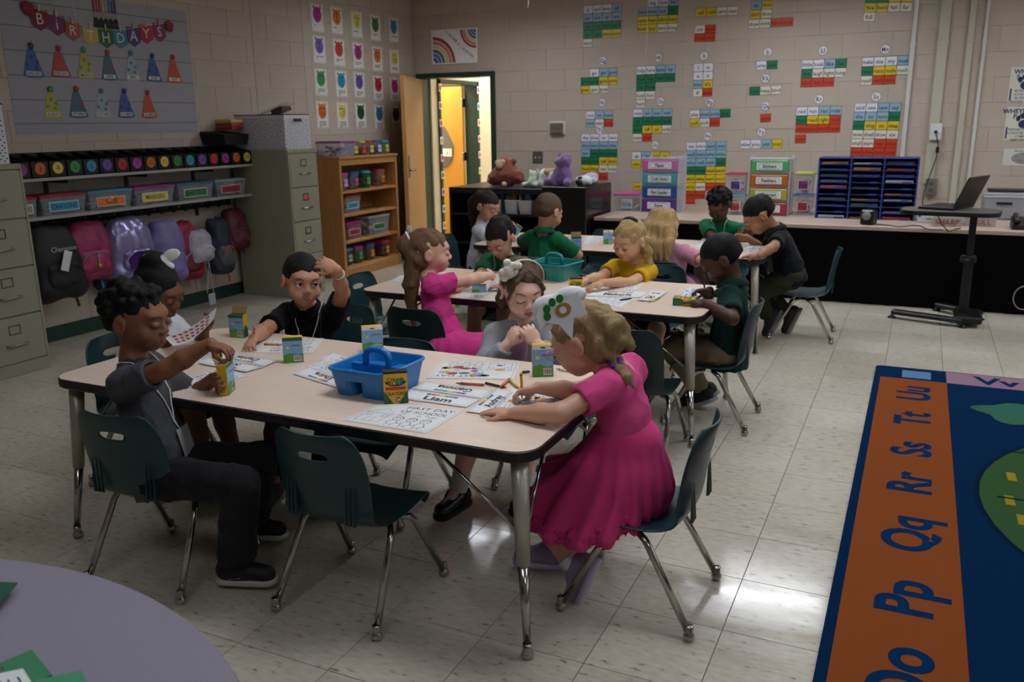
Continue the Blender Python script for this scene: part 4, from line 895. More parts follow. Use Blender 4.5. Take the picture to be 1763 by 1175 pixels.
# ============================================================ THINGS ON SHELVES AND COUNTERS
CLEAR = lambda c='b9bcc4', a=.34: M(c, .22, var=0, alpha=a, key=('clear', c, a))
_pc = ['c23b3b', 'd8a63a', '3f7ab0', '3f8f57', '8a55a0', 'd06a9a', 'd8d4c8', '4a4a52']
def contents(t, T, w, d, h, cols, n=26, seed=1, stick=False, z0=.006):
    r = random.Random(seed); q = MB(M(cols[0], .5, var=0))
    for k in range(n):
        q.use(M(cols[k % len(cols)], .5, var=0)); a = r.uniform(-w/2+.02, w/2-.02)*.8; b = r.uniform(-d/2+.02, d/2-.02)*.8; z = z0+.006+r.uniform(0, max(.006, h-.03)); L = (min(w, d)*.32 if stick else .018); s_ = .006 if stick else .013
        R = T @ Matrix.Translation((a, b, z)) @ Matrix.Rotation(r.uniform(0, 3), 4, 'Z') @ Matrix.Rotation(r.uniform(-.4, .4), 4, 'Y')
        q.box(-L, L, -s_, s_, -s_*.6, s_*.6, R)
    q.build('contents', t, kind='stuff')
def tub(T, w, d, h, lid, label, body='b9bcc4', lab=None, txt='', cols=None, seed=1, grp='clear lidded tubs', stick=False, alpha=.34, lw=.62, lh=.42, name='lidded_tub', taper=.88):
    t = thing(name, T.translation, label, 'storage tub', grp)
    v = []; 
    for z, s in ((0, taper), (h-.012, 1)): v += [(-w/2*s, -d/2*s, z), (w/2*s, -d/2*s, z), (w/2*s, d/2*s, z), (-w/2*s, d/2*s, z)]
    q = MB(CLEAR(body, alpha)); q.add(v, [(3, 2, 1, 0), (0, 1, 5, 4), (1, 2, 6, 5), (2, 3, 7, 6), (3, 0, 4, 7)], T); q.build('tub_body', t)
    q = MB(M(lid, .35, var=.03)); q.box(-w/2-.006, w/2+.006, -d/2-.006, d/2+.006, h-.014, h-.002, T, c=.003); q.box(-w/2+.012, w/2-.012, -d/2+.012, d/2-.012, h-.002, h+.004, T, c=.002); q.build('lid', t)
    contents(t, T, w*taper, d*taper, h*.75, cols or _pc, seed=seed, stick=stick)
    if lab:
        LTf = T @ Matrix.Translation((0, -d/2*(1+taper)/2-.0025, h*.42)) @ Matrix.Rotation(math.pi/2, 4, 'X') @ Matrix.Rotation(-math.atan2(d/2*(1-taper), h)*0, 4, 'X')
        a, b = w*lw/2, h*lh/2; q = MB(M('e2ded2', .5, var=0)); q.box(-a-.004, a+.004, -b-.004, b+.004, 0, .0015, LTf); q.use(M(lab, .5, var=.03)); q.box(-a, a, -b, b, .0015, .002, LTf)
        if txt: q.use(INK); text(q, txt, LTf, b*1.5, 0, 0, .0024, a*1.8)
        q.build('label_card', t)
    return t
LT_ = lambda x, y, z: FZ((x, y, z), math.pi/2)        # front faces +x
BT_ = lambda x, y, z: FZ((x, y, z), 0)                # front faces -y
# numbered black bins on the upper shelf
BNC = ['8c3f86', 'c5682c', 'c9b44a', '3f9146', '3a8db0', '6f52a0', 'b8303a', 'a03c92', 'c96a2a', 'cdb948', '3c8a44', '3a8db0', '7152a2', 'b8303a', 'a03c92', 'c96a2a', 'cdbb4c']
bpx = [(38, 292), (68, 290), (98, 287), (130, 283.5), (161, 281), (189, 279), (215, 277), (240, 275.5), (264, 273.6), (288, 272), (311, 272), (333, 271.6), (354, 271), (374.5, 270), (394.5, 269.5), (414, 269.5), (434.5, 269)]
ys = [3.6+(atx(*p, -4.985)[1]-3.6)*.972 for p in bpx]; co = np.polyfit(np.arange(17), ys, 2)
BB = M('0a0a0b', .4, var=.04)
BNN = 'plum orange yellow green blue violet red magenta orange yellow green blue violet red magenta orange yellow'.split()
for k in range(17):
    y = float(np.polyval(co, k)); w = float(np.polyval(co, k+.5)-np.polyval(co, k-.5))*.94/2; T = LT_(-4.985, y, 1.106)
    t = thing('book_bin', (-5.1, y, 1.106), 'black book bin whose round %s sticker reads %s' % (BNN[k], NW[k+1].lower()), 'book bin', 'numbered black book bins')
    q = MB(BB); q.box(-w, w, 0, .004, 0, .10, T); q.box(-w, w, .226, .23, 0, .15, T); q.box(-w, w, 0, .23, 0, .004, T)
    for sx in (-w, w-.003): q.add([(sx, 0, 0), (sx, .23, 0), (sx, .23, .15), (sx, 0, .10), (sx+.003, 0, 0), (sx+.003, .23, 0), (sx+.003, .23, .15), (sx+.003, 0, .10)], [(0, 1, 2, 3), (7, 6, 5, 4), (3, 2, 6, 7), (0, 3, 7, 4), (1, 5, 6, 2)], T)
    q.build('bin_body', t)
    D = FL((-4.984, y, 1.106+.056)); q = MB(M(BNC[k], .2, var=.05)); q.prism(circle(.037, 24), 0, .002, D); s_ = q.build('number_sticker', t)
    q = MB(INK); text(q, str(k+2), D, .05, 0, 0, .0024, bold=.0); q.build('numeral', s_)
# labelled craft tubs on the lower shelf
for (x0, x1, lid, lab, tx, cols, lb) in ((20, 66, 'a02a34', 'b9b48f', 'BLOCKS', ['a8404a', '8a3a50', 'c06a6a'], 'red-lidded tub labelled BLOCKS, partly behind the filing cabinet'), (70, 152, 'a8323a', '2f8fb4', 'CRAYONS', ['3a3540', '564a5a', '6a4a5a', '4a4f60'], 'red-lidded tub labelled CRAYONS on the lower shelf'), (154, 232, '4f8fa8', 'd07024', 'GLUE', ['d8d6d2', 'c9c7c9', 'e3e0dc'], 'blue-lidded tub of white bottles labelled GLUE'), (234, 305, '9a3f86', 'c9b552', 'MARKERS', ['4a4a52', '8a8a90', '5a5060', 'b9b9c0'], 'magenta-lidded tub labelled MARKERS on the lower shelf'), (309, 372, '4a6a86', '2f7a45', 'CRAFT STICKS', ['3a4a56', '566a72', 'b98a4a'], 'blue-lidded tub with a green label on the lower shelf'), (375, 428, '9aa5a8', 'a8303a', 'PENCILS', ['4a4d50', '6a6d70'], 'pale-lidded tub with a red label at the end of the lower shelf')):
    y0, y1 = atx(x0, 350, -5.01)[1], atx(x1, 345, -5.01)[1]
    tub(LT_(-5.12, (y0+y1)/2, .863), y1-y0-.012, .2, .128, lid, lb, lab=lab, txt=tx, cols=cols, seed=x0, grp='labelled craft tubs on the lower shelf', stick=True)
# boxes on the filing cabinets
DOT = None
def dotbox(x0, x1, y0, y1, z, h, label, lid=True):
    t = thing('storage_box', ((x0+x1)/2, (y0+y1)/2, z), label, 'storage box', 'white polka dot storage boxes')
    wm = M('cdccd2', .6, var=.02); q = MB(wm); q.box(x0, x1, y0, y1, z, z+h, c=.003); q.build('box_body', t)
    for T, w in ((FL((x1+.0004, (y0+y1)/2, z)), y1-y0), (FB(((x0+x1)/2, y0-.0004, z)), x1-x0)):
        q = MB(M('23232c', .6, var=0)); s = .03
        for i in range(int(w/s)):
            for j in range(int((h-.01)/s)*2):
                u = -w/2+s*(i+.5+(j % 2)*.5)+random.uniform(-.004, .004); v = .015+j*s*.5+random.uniform(-.003, .003)
                if abs(u) < w/2-.008 and v < h-.012: q.flat(circle(.0052, 7, u, v), .0006, T)
        q.build('polka_dots', t, kind='stuff')
    if lid:
        q = MB(INK); q.tube([(x0, y0, z+h), (x1, y0, z+h), (x1, y1, z+h), (x0, y1, z+h)], .004, 5, closed=True); q.build('rim', t)
        q = MB(INK); q.box(x1, x1+.012, (y0+y1)/2-.05, (y0+y1)/2+.05, z+h*.80, z+h*.89, c=.006); q.build('handle', t)
dotbox(-5.16, -4.645, 5.63, 5.95, 1.2155, .275, 'polka dot box with black handle on the far filing cabinet')
dotbox(-5.12, -4.705, 2.98, 3.30, 1.2125, .33, 'polka dot box on the filing cabinet at the left edge')
t = thing('plastic_folder', (-4.9, 5.78, 1.49), 'maroon folder in clear plastic leaning out of the polka dot box', 'folder'); T = FZ((-4.87, 5.79, 1.492), .3) @ Matrix.Rotation(-.35, 4, 'Y') @ Matrix.Rotation(.0, 4, 'X')
q = MB(M('4a1f2e', .4, var=.08)); q.box(-.14, .12, -.10, .10, .0, .03, T, c=.004); q.build('folder_cover', t)
q = MB(CLEAR('cfcfd8', .3)); q.box(-.15, .16, -.11, .11, .032, .045, T, c=.003); q.build('plastic_sleeve', t); q = MB(PAPER); q.box(-.13, .02, -.112, -.103, .002, .024, T); q.build('paper_edges', t)
t = thing('basket', (-5.1, 5.47, 1.26), 'black cloth basket at the end of the upper shelf', 'basket'); q = MB(M('08080a', .8, var=.05)); q.add([(-5.22, 5.33, 1.262), (-5.0, 5.33, 1.262), (-5.0, 5.585, 1.262), (-5.22, 5.585, 1.262), (-5.235, 5.31, 1.365), (-4.985, 5.31, 1.345), (-4.985, 5.59, 1.34), (-5.235, 5.59, 1.37)], [(3, 2, 1, 0), (0, 1, 5, 4), (1, 2, 6, 5), (2, 3, 7, 6), (3, 0, 4, 7), (4, 5, 6, 7)]); q.build('basket_body', t)
for k, (c, lb) in enumerate((('8f2233', 'red'), ('a03040', 'dark red'), ('c9a63a', 'yellow'))):
    q = MB(M(c, .5, var=.03)); q.box(-5.20, -5.03, 5.45, 5.585, 1.376+.028*k, 1.402+.028*k, c=.004); q.build('folded_cloth', None, '%s folded pack piled on the black basket by the polka dot box' % lb, 'folded cloth', 'folded packs on the basket')
# canisters on and in the bookcase
def canister(y, z, lid, body, labc, label, w=.105, h=.135, x=-4.9, grp='plastic canisters in the bookcase'):
    T = LT_(x, y, z); t = thing('canister', (x, y, z), label, 'canister', grp)
    v = []
    for zz, s in ((0, .82), (h*.86, 1)): v += [(px*s, py*s, zz) for px, py in superrect(w, w*.95, .02, 3)]
    n = len(v)//2; q = MB(CLEAR(body, .5)); q.add(v, [tuple(reversed(range(n)))]+[(i, (i+1) % n, n+(i+1) % n, n+i) for i in range(n)], T, True); q.build('canister_body', t)
    q = MB(M(lid, .35, var=.02)); q.prism(superrect(w*1.05, w, .025, 4), h*.86, h*.97, T); q.prism(superrect(w*.8, w*.75, .02, 4), h*.97, h, T); q.build('lid', t)
    contents(t, T, w*.8, w*.75, h*.6, [body, labc, '8a8a8a'], 12, int(y*100))
    F_ = T @ Matrix.Translation((.012, -w*.5, h*.42)) @ Matrix.Rotation(math.pi/2, 4, 'X'); q = MB(M(labc, .5, var=.05)); q.box(-.028, .028, .004, .034, 0, .002, F_); q.box(-.028, .028, -.034, -.002, 0, .002, F_); q.build('label_cards', t, kind='stuff')
PK, YL, RD, BU, TL = 'b52a86', 'b9bb3a', 'b0263a', '24509a', '2493ac'
tub(LT_(-4.93, 6.68, 1.1215), .24, .27, .135, '7d3a8c', 'long purple-lidded tub on top of the bookcase', 'cfcfe0', cols=['4a4a78', '3f4a70', '5a5080'], seed=3, alpha=.3)
for k, (y, l, b, lc, nm) in enumerate(((6.87, PK, '8a7a90', 'c9b84a', 'magenta'), (7.0, YL, '8a8070', 'b03a40', 'yellow-green'), (7.13, RD, '8a7f70', 'c9b84a', 'red'), (7.265, BU, '6a7890', 'b9b9c4', 'blue'), (7.4, TL, '4f7f80', 'c9b84a', 'teal'))): canister(y, 1.1205, l, b, lc, '%s-lidded canister in the row on top of the bookcase' % nm, grp='plastic canisters on top of the bookcase')
for k, (y, l, b, lc, nm) in enumerate(((6.66, PK, 'a89aa0', 'b9a5ac', 'magenta'), (6.83, BU, '8a8a90', 'a83a8a', 'blue'), (7.03, TL, '3f6f56', '3f8a4f', 'teal'), (7.28, RD, 'a08a86', 'c06a30', 'red'))): canister(y, SHZ[3]+.0005, l, b, lc, '%s-lidded canister on the top shelf of the bookcase' % nm, w=.125, h=.165)
for k, (y, l, b, lc, nm) in enumerate(((6.66, TL, '56606a', '8a9aa0', 'teal'), (6.83, PK, '6a6a5a', '3f8a4f', 'magenta'), (7.03, BU, '7a6a60', 'c07a3a', 'blue'), (7.3, RD, '6a5050', 'b98a4a', 'red'))): canister(y, SHZ[0]+.0005, l, b, lc, '%s-lidded canister on the bottom shelf of the bookcase' % nm, w=.13, h=.165)
tub(LT_(-4.93, 6.76, SHZ[2]+.0005), .24, .2, .165, 'b0263a', 'red-lidded tub with a blue label on the bookcase', lab='3a8db0', txt='STAMPS', cols=['9a8a80', '7a6a70', '8a8a95'], seed=11, lw=.7, lh=.3, grp='tubs in the bookcase')
tub(LT_(-4.93, 6.76, SHZ[1]+.0005), .24, .2, .165, 'a82a7a', 'magenta-lidded tub with a red label on the bookcase', 'b98aa8', lab='a0242c', txt='LINKS', cols=['a04a6a', '8a4a60', 'b06a80'], seed=12, lw=.7, lh=.3, grp='tubs in the bookcase')
tub(LT_(-4.94, 7.18, SHZ[1]+.0005), .36, .22, .185, 'a5adb0', 'wide clear tub with a green label on the bookcase', lab='23703a', txt='MEASURE', cols=['c9a94a', '4a6a9a', '6a7a80'], seed=13, lw=.5, lh=.28, grp='tubs in the bookcase')
q = MB(M('8c2430', .5, var=0)); q.tube([(-4.78, 7.64, .42), (-4.79, 7.64, .70)], .007, 6); q.use(M('cfccc4', .8, var=.05)); q.lathe([(.035, .30), (.03, .36), (.012, .42)], 10, Matrix.Translation((-4.78, 7.64, 0))); q.build('hand_duster', None, 'red-handled white duster hanging on the edge of the open door', 'duster')
# stuffed animals, shelf unit buckets
def plush(name, label, mat, build, parts=(), h=.011):
    t = thing(name, (0, 0, 0), label, 'stuffed animal', 'stuffed animals on the black cabinets'); S_ = SDF(h); build(S_); o = shape('body', S_, mat, t, wob(.0035, 60, len(label))); 
    for nm, m2, fn in parts: s2 = SDF(.007); fn(s2); shape(nm, s2, m2, t)
    V_ = np.array([v.co[:] for v in o.data.vertices]); c_ = V_.mean(0); z_ = V_[:, 2].min(); t.location = (c_[0], c_[1], z_)
    for ch in t.children: ch.matrix_parent_inverse = Matrix.Translation((-c_[0], -c_[1], -z_))
UZ = .815
p = aty(871, 300, 7.45); mx_, my_, mz_ = p[0], 7.45, UZ
BRN = M('7a3b25', .9, var=.2, vscale=50, bump=.6, bscale=160, sheen=.3); TAN = M('c4a184', .85, var=.08, bump=.3, bscale=120)
def f(S_): S_.ell((mx_, my_, mz_+.10), (.15, .10, .10), k=.03); S_.ell((mx_-.005, my_, mz_+.2), (.085, .075, .075), k=.05); S_.ell((mx_-.13, my_-.02, mz_+.075), (.05, .05, .06), k=.04); S_.ell((mx_+.14, my_-.02, mz_+.09), (.05, .05, .06), k=.04); S_.ell((mx_+.085, my_, mz_+.235), (.025, .018, .026)); S_.ell((mx_-.09, my_, mz_+.225), (.025, .018, .026)); S_.half((mx_, my_, mz_+.003), (0, 0, -1))
def g1(S_): S_.ell((mx_-.045, my_-.072, mz_+.225), (.03, .016, .028), k=.02); S_.ell((mx_-.0, my_-.072, mz_+.232), (.03, .016, .028), k=.02); S_.ell((mx_-.025, my_-.08, mz_+.195), (.036, .018, .026), k=.02)
def g2(S_): S_.ell((mx_+.03, my_-.105, mz_+.028), (.028, .02, .025))
def g2b(S_): S_.ell((mx_-.16, my_-.05, mz_+.06), (.016, .016, .03))
plush('monkey_plush', 'round brown monkey plush with a tan face', BRN, f, [('face', TAN, g1), ('paw', TAN, g2), ('paw', TAN, g2b)])
GRN = M('b9c9b4', .9, var=.08, bump=.5, bscale=140, sheen=.3); WHT = M('cfd0d2', .9, var=.05, bump=.5, bscale=140, sheen=.3)
p = aty(918, 303, 7.42); a_, b_ = p[0], 7.42
def f(S_): S_.ell((a_, b_, UZ+.055), (.055, .05, .055), k=.02); S_.ell((a_+.005, b_+.01, UZ+.125), (.045, .04, .035), k=.02); S_.ell((a_-.06, b_-.02, UZ+.028), (.05, .03, .026), k=.02); S_.ell((a_+.05, b_-.03, UZ+.026), (.035, .03, .024), k=.02); S_.ell((a_-.03, b_, UZ+.155), (.014, .012, .016)); S_.ell((a_+.04, b_, UZ+.155), (.014, .012, .016))
plush('frog_plush', 'small pale green plush beside the monkey', GRN, f, [('eyes', INK, lambda S_: (S_.ell((a_-.012, b_-.05, UZ+.065), (.005, .004, .005)), S_.ell((a_+.02, b_-.05, UZ+.065), (.005, .004, .005))))])
p = aty(944, 300, 7.40); a2, b2 = p[0], 7.42
def f(S_): S_.ell((a2+.01, b2+.03, UZ+.085), (.085, .07, .085), k=.03); S_.ell((a2-.035, b2-.03, UZ+.115), (.05, .05, .06), k=.03); S_.ell((a2-.055, b2-.06, UZ+.055), (.035, .03, .05), k=.02); S_.cap((a2+.04, b2-.04, UZ+.12), (a2+.035, b2-.06, UZ+.028), .032, .03, k=.02)
def g3(S_): S_.ell((a2+.0, b2-.02, UZ+.145), (.05, .06, .035), k=.02); S_.ell((a2+.045, b2+.02, UZ+.135), (.05, .05, .045), k=.02); S_.ell((a2-.078, b2-.035, UZ+.095), (.02, .028, .05), k=.02)
plush('dog_plush', 'white and tan floppy-eared dog plush', WHT, f, [('tan_patches', M('a98863', .9, var=.1, bump=.5, bscale=140), g3), ('eyes', INK, lambda S_: S_.ell((a2-.062, b2-.083, UZ+.075), (.006, .005, .006)))])
PUR = M('7d6394', .95, var=.12, bump=.6, bscale=160, sheen=.35); ZB = .863
a3, b3 = -2.80, 7.02
def f(S_): S_.ell((a3, b3+.02, ZB+.09), (.075, .065, .09), k=.03); S_.ell((a3+.01, b3+.01, ZB+.215), (.062, .055, .058), k=.03); S_.ell((a3-.045, b3-.015, ZB+.205), (.03, .03, .028), k=.02); S_.cap((a3-.05, b3-.0, ZB+.13), (a3-.09, b3-.035, ZB+.05), .032, .028, k=.02); S_.cap((a3-.04, b3, ZB+.035), (a3-.15, b3-.02, ZB+.034), .038, .032, k=.02); S_.cap((a3+.04, b3-.02, ZB+.035), (a3+.06, b3-.06, ZB+.034), .036, .03, k=.02); S_.ell((a3+.055, b3+.01, ZB+.262), (.02, .012, .02)); S_.ell((a3-.035, b3+.01, ZB+.262), (.02, .012, .02))
plush('bear_plush', 'purple bear plush sitting sideways on the black cabinet', PUR, f, [('nose', M('5a4270', .8, var=0), lambda S_: S_.ell((a3-.072, b3-.03, ZB+.205), (.008, .008, .008)))])
a4, b4 = -2.66, 7.14
def f(S_): S_.ell((a4, b4-.02, ZB+.042), (.07, .07, .042), k=.02); S_.ell((a4+.01, b4+.14, ZB+.05), (.06, .12, .048), k=.03); S_.cap((a4+.03, b4+.05, ZB+.03), (a4+.06, b4, ZB+.02), .02, .016)
plush('cow_plush', 'white cow plush with a black muzzle and pink back', WHT, f, [('muzzle', INK, lambda S_: S_.ell((a4-.005, b4-.095, ZB+.030), (.034, .02, .026))), ('eye_patch', INK, lambda S_: S_.ell((a4-.005, b4-.06, ZB+.068), (.026, .03, .014))), ('pink_back', M('b99ac4', .9, var=.08, bump=.4), lambda S_: S_.ell((a4+.015, b4+.15, ZB+.066), (.055, .11, .038)))])
def bucket(x, y, z, label, seed, books=False):
    t = thing('bucket', (x, y, z), label, 'bucket', 'white plastic buckets on the shelf unit'); T = BT_(x, y, z); v = []
    for zz, s in ((0, .78), (.125, 1), (.125, .95), (.01, .74)): v += [(px*s, py*s, zz) for px, py in superrect(.15, .17, .02, 3)]
    n = len(v)//4; q = MB(M('c3c4ca', .35, var=.02)); q.add(v, [tuple(reversed(range(n)))]+[(k*n+i, k*n+(i+1) % n, (k+1)*n+(i+1) % n, (k+1)*n+i) for k in range(3) for i in range(n)]+[tuple(3*n+i for i in range(n))], T); q.build('bucket_body', t)
    q = MB(M('d5d6dc', .3, var=0)); q.tube([(px*1.03, py*1.03, .125) for px, py in superrect(.15, .17, .02, 3)], .006, 6, T, closed=True); q.build('rim', t)
    r = random.Random(seed); q = MB(PAPER)
    for k in range(9):
        q.use(M(r.choice(['c9a13a', 'b0583a', '3f6f9a', '8a8a8a', 'c9c4b4', '6a8a5a', 'a9aab4']), .5, var=0)); a = -.05+.0125*k
        q.box(a, a+.008, -.05, .05, .02, .15+r.uniform(.0, .06), T @ Matrix.Rotation(r.uniform(-.12, .12), 4, 'Y'))
    q.build('papers_and_sticks', t, kind='stuff')
for k, (px, lb) in enumerate(((861, 'white bucket partly behind the girl in white, on the black shelf unit'), (883, 'white bucket with upright clear rulers, middle of the shelf unit'), (908, 'white bucket with upright books, next to the boy in green polo'))): p = aty(px, 352, 7.35); bucket(p[0], 7.365, .5755, lb, k+4)
# on the stage counter
def drawers(xc, yc, cols, txts, label):
    w, d, hh = .335, .28, .118; t = thing('drawer_tower', (xc, yc, SZ), label, 'drawer tower', 'four-drawer craft towers'); T = BT_(xc, yc, SZ+.0005)
    q = MB(CLEAR('cfd0da', .42))
    for sx in (-1, 1): q.box(sx*w/2-.006, sx*w/2+.006, -d/2, d/2, 0, 4*hh+.006, T)
    for k in range(5): q.box(-w/2+.006, w/2-.006, -d/2, d/2, k*hh, k*hh+.008, T)
    for sx in (-1, 1):
        for sy in (-1, 1): q.box(sx*(w/2-.012)-.01, sx*(w/2-.012)+.01, sy*(d/2-.015)-.01, sy*(d/2-.015)+.01, 4*hh+.006, 4*hh+.028, T)
    q.build('tower_frame', t)
    for k in range(4):
        z = (3-k)*hh+.012; q = MB(M(cols[k], .3, var=.04, alpha=.86, key=('dr', cols[k]))); q.box(-w/2+.012, w/2-.012, -d/2-.006, d/2-.02, z, z+hh-.02, T, c=.006); o = q.build('drawer', t)
        F_ = T @ Matrix.Translation((0, -d/2-.007, z+hh*.42)) @ Matrix.Rotation(math.pi/2, 4, 'X'); q = MB(M('dcdce0', .5, var=0)); q.box(-.105, .105, -.03, .03, 0, .002, F_)
        q.use(INK); q.tube([(a, b, .0025) for a, b in superrect(.18, .042, .02, 4)], .0012, 4, F_, closed=True); text(q, txts[k], F_, .036, 0, 0, .0026, .15, bold=.03); q.build('label_card', o)
p = atz(1134, 366, SZ); drawers(p[0], p[1]+.14, ['c46aa6', '3f9aa0', '1f4f9a', '5a2a8c'], ['Paper', 'Craft Sticks', 'Paint Supplies', 'Poms'], 'clear tower of pink, teal, blue and purple drawers labelled Paper to Poms')
p = atz(1320, 372, SZ); drawers(p[0], p[1]+.14, ['4fa35f', 'b5621c', 'a8a03a', 'a02a44'], ['Stickers', 'Feathers', 'Assorted', 'Beads'], 'clear tower of green, orange, yellow and red drawers labelled Stickers and Feathers')
p = atz(1077, 364, SZ); tub(BT_(p[0]+.01, p[1]+.1, SZ+.0005), .25, .2, .16, 'c92a8c', 'clear tub with hot pink lid beside the Paper drawers', lab='8fb0b8', txt='Dry Erase', cols=['c98a9a', 'c9a13a', 'a3a5b5'], seed=21, lw=.36, lh=.45)
def jar(px, z, lid, lab, txt, label, w=.155):
    p = atz(px, 371, SZ); T = BT_(p[0], p[1]+.09, z); tub(T, w, .16, .175, lid, label, cols=['6a6a78', '5a5562', '7a7a82', '8a6a7a'], lab=lab, txt=txt, seed=px, lw=.5, lh=.4, grp='stacked clear craft jars', alpha=.38, taper=.93)
jar(1264, SZ+.0005, '3a9ab8', 'a8323c', 'Yarn', 'teal-lidded clear jar at the left of the Stickers tower'); jar(1263, SZ+.1825, 'b0263a', '5a3a7a', 'Ribbon', 'red-lidded clear jar stacked left of the Stickers tower')
jar(1380, SZ+.0005, '2a5fb0', 'a8243a', 'Glitter', 'blue-lidded clear jar between the Stickers tower and the sorter'); jar(1379, SZ+.1825, 'b5bd3a', '8a2a6a', 'Foam', 'yellow-lidded clear jar stacked beside the blue sorter')
# blue paper sorter
a, b = atz(1404, 375, SZ), atz(1572, 381, SZ); sx0, sx1, sy = a[0], b[0], (a[1]+b[1])/2; zt = aty(1490, 272, sy)[2]; hh_ = zt-SZ
t = thing('paper_sorter', ((sx0+sx1)/2, sy, SZ), 'blue literature sorter with three columns of paper slots', 'paper sorter'); SB = M('1d3480', .5, var=.05); SBD = M('15245c', .6, var=.05)
for k in range(4):
    x = sx0+(sx1-sx0)*k/3; q = MB(SB); q.box(x-.006, x+.006, sy, sy+.30, SZ+.0005, zt, c=.001); q.build('upright', t)
q = MB(SBD); q.box(sx0+.006, sx1-.006, sy+.296, sy+.30, SZ+.001, zt); q.build('back_panel', t)
rr_ = random.Random(5); sc = ['c4402f', '7a8a9a', 'c98a3a', '3f6f4f', '8a5a9a', 'cfcfd4', '4a6aa0', 'b56a7a', '5a7a86', '2f3f50']
for c_ in range(3):
    xa, xb = sx0+(sx1-sx0)*c_/3+.006, sx0+(sx1-sx0)*(c_+1)/3-.006
    for r_ in range(11):
        z = SZ+.001+(hh_-.008)*r_/10; q = MB(SB); q.box(xa, xb, sy+.004, sy+.296, z, z+.005); q.build('shelf', t)
        if r_ < 10:
            q = MB(SB); q.box((xa+xb)/2+.02, (xa+xb)/2+.085, sy-.002, sy+.003, z-.002, z+.013); q.build('label_tab', t)
            if rr_.random() < .8: q = MB(M(rr_.choice(sc), .7, var=.05)); hp = rr_.uniform(.006, .022); q.box(xa+.012, xb-.02, sy+.02, sy+.285, z+.0055, z+.0055+hp); q.build('paper_stack', t)
# speaker, printer, boxes, phone
p = atz(1494, 388, SZ); T = FZ((p[0], p[1]+.05, SZ+.0005), -.3); t = thing('speaker', T.translation, 'small black desk speaker with a silver cone', 'speaker'); q = MB(BLACKP); q.box(-.05, .05, -.05, .05, 0, .115, T, c=.012); q.build('cabinet', t)
q = MB(M('8a8a8e', .3, metal=.3, var=0)); C_ = T @ Matrix.Translation((0, -.0505, .07)) @ Matrix.Rotation(math.pi/2, 4, 'X'); q.lathe([(.034, 0), (.034, .003), (.02, .001), (.012, .006), (.003, .008)], 18, C_); q.build('cone', t)
p = atz(1690, 378, SZ); t = thing('printer', (p[0]+.22, p[1]+.16, SZ), 'silver-grey desktop printer on the counter at the right edge', 'printer'); X0, Y0 = p[0], p[1]; q = MB(M('8b8b8f', .4, var=.03)); q.box(X0, X0+.46, Y0, Y0+.34, SZ+.0005, SZ+.21, c=.012); q.build('body', t)
q = MB(M('b9babf', .3, var=0)); q.box(X0-.004, X0+.464, Y0-.004, Y0+.34, SZ+.175, SZ+.187, c=.003); q.build('trim_line', t); q = MB(M('16161a', .4, var=0)); q.box(X0+.03, X0+.40, Y0+.1, Y0+.3, SZ+.211, SZ+.23, c=.005); q.build('scanner_lid', t); q = MB(M('16161a', .4, var=0)); q.box(X0+.09, X0+.2, Y0-.006, Y0+.0, SZ+.12, SZ+.14); q.build('tray_slot', t)
a, b = atz(1578, 384, SZ), atz(1652, 386, SZ); t = thing('document_box', ((a[0]+b[0])/2, 7.5, SZ), 'flat white machine on the counter under the laptop cart', 'scanner'); q = MB(M('c4c5c9', .4, var=.02)); q.box(a[0], b[0]+.06, 7.43, 7.75, SZ+.0005, SZ+.085, c=.006); q.build('body', t); q = MB(M('26262a', .4, var=0)); q.box(a[0]+.06, b[0], 7.4265, 7.43, SZ+.03, SZ+.034); q.box(a[0]+.01, a[0]+.025, 7.4265, 7.43, SZ+.045, SZ+.08); q.build('slot', t)
for k, (px, lb, tx) in enumerate(((1630, 'clear bin with red SHARP lettering behind the cart post', 'SHARP'), (1688, 'clear bin with red DULL lettering to the right of the cart post', 'DULL'))):
    p = atz(px, 391, SZ); T = BT_(p[0], p[1]+.08, SZ+.0005); t = thing('pencil_bin', T.translation, lb, 'pencil bin', 'pencil bins'); q = MB(CLEAR('b9b0a5', .5)); q.box(-.1, .1, -.07, .07, 0, .07, T); q.build('bin_body', t); q = MB(M('6a2030', .5, var=0)); text(q, tx, T @ Matrix.Translation((0, -.071, .035)) @ Matrix.Rotation(math.pi/2, 4, 'X'), .055, bold=.0); q.build('lettering', t)
    contents(t, T, .18, .12, .05, ['c9a94a', '8a6a4a', 'b98a5a'], 14, k, True)
p = atz(1742, 396, SZ); t = thing('desk_phone', (p[0]+.08, p[1]+.1, SZ), 'black desk phone on the counter at the right edge', 'telephone'); q = MB(BLACKP); q.add([(p[0], p[1], SZ+.001), (p[0]+.2, p[1], SZ+.001), (p[0]+.2, p[1]+.2, SZ+.001), (p[0], p[1]+.2, SZ+.001), (p[0], p[1], SZ+.03), (p[0]+.2, p[1], SZ+.03), (p[0]+.2, p[1]+.2, SZ+.08), (p[0], p[1]+.2, SZ+.08)], [(3, 2, 1, 0), (4, 5, 6, 7), (0, 1, 5, 4), (1, 2, 6, 5), (2, 3, 7, 6), (3, 0, 4, 7)]); q.build('base', t)
q = MB(BLACKP); q.tube([(p[0]+.03, p[1]+.02, SZ+.055), (p[0]+.03, p[1]+.06, SZ+.075), (p[0]+.03, p[1]+.14, SZ+.092), (p[0]+.03, p[1]+.18, SZ+.09)], [.022, .015, .015, .022], 8); q.build('handset', t)
q = MB(M('0c0c0e', .5, var=0)); q.tube([atz(*c, SZ+.004) for c in ((1508, 386), (1530, 388), (1548, 391), (1570, 388), (1585, 389), (1592, 393), (1604, 396), (1622, 396))], .0035, 5); q.build('cable', None, 'thin black cable lying along the counter from the speaker', 'cable')
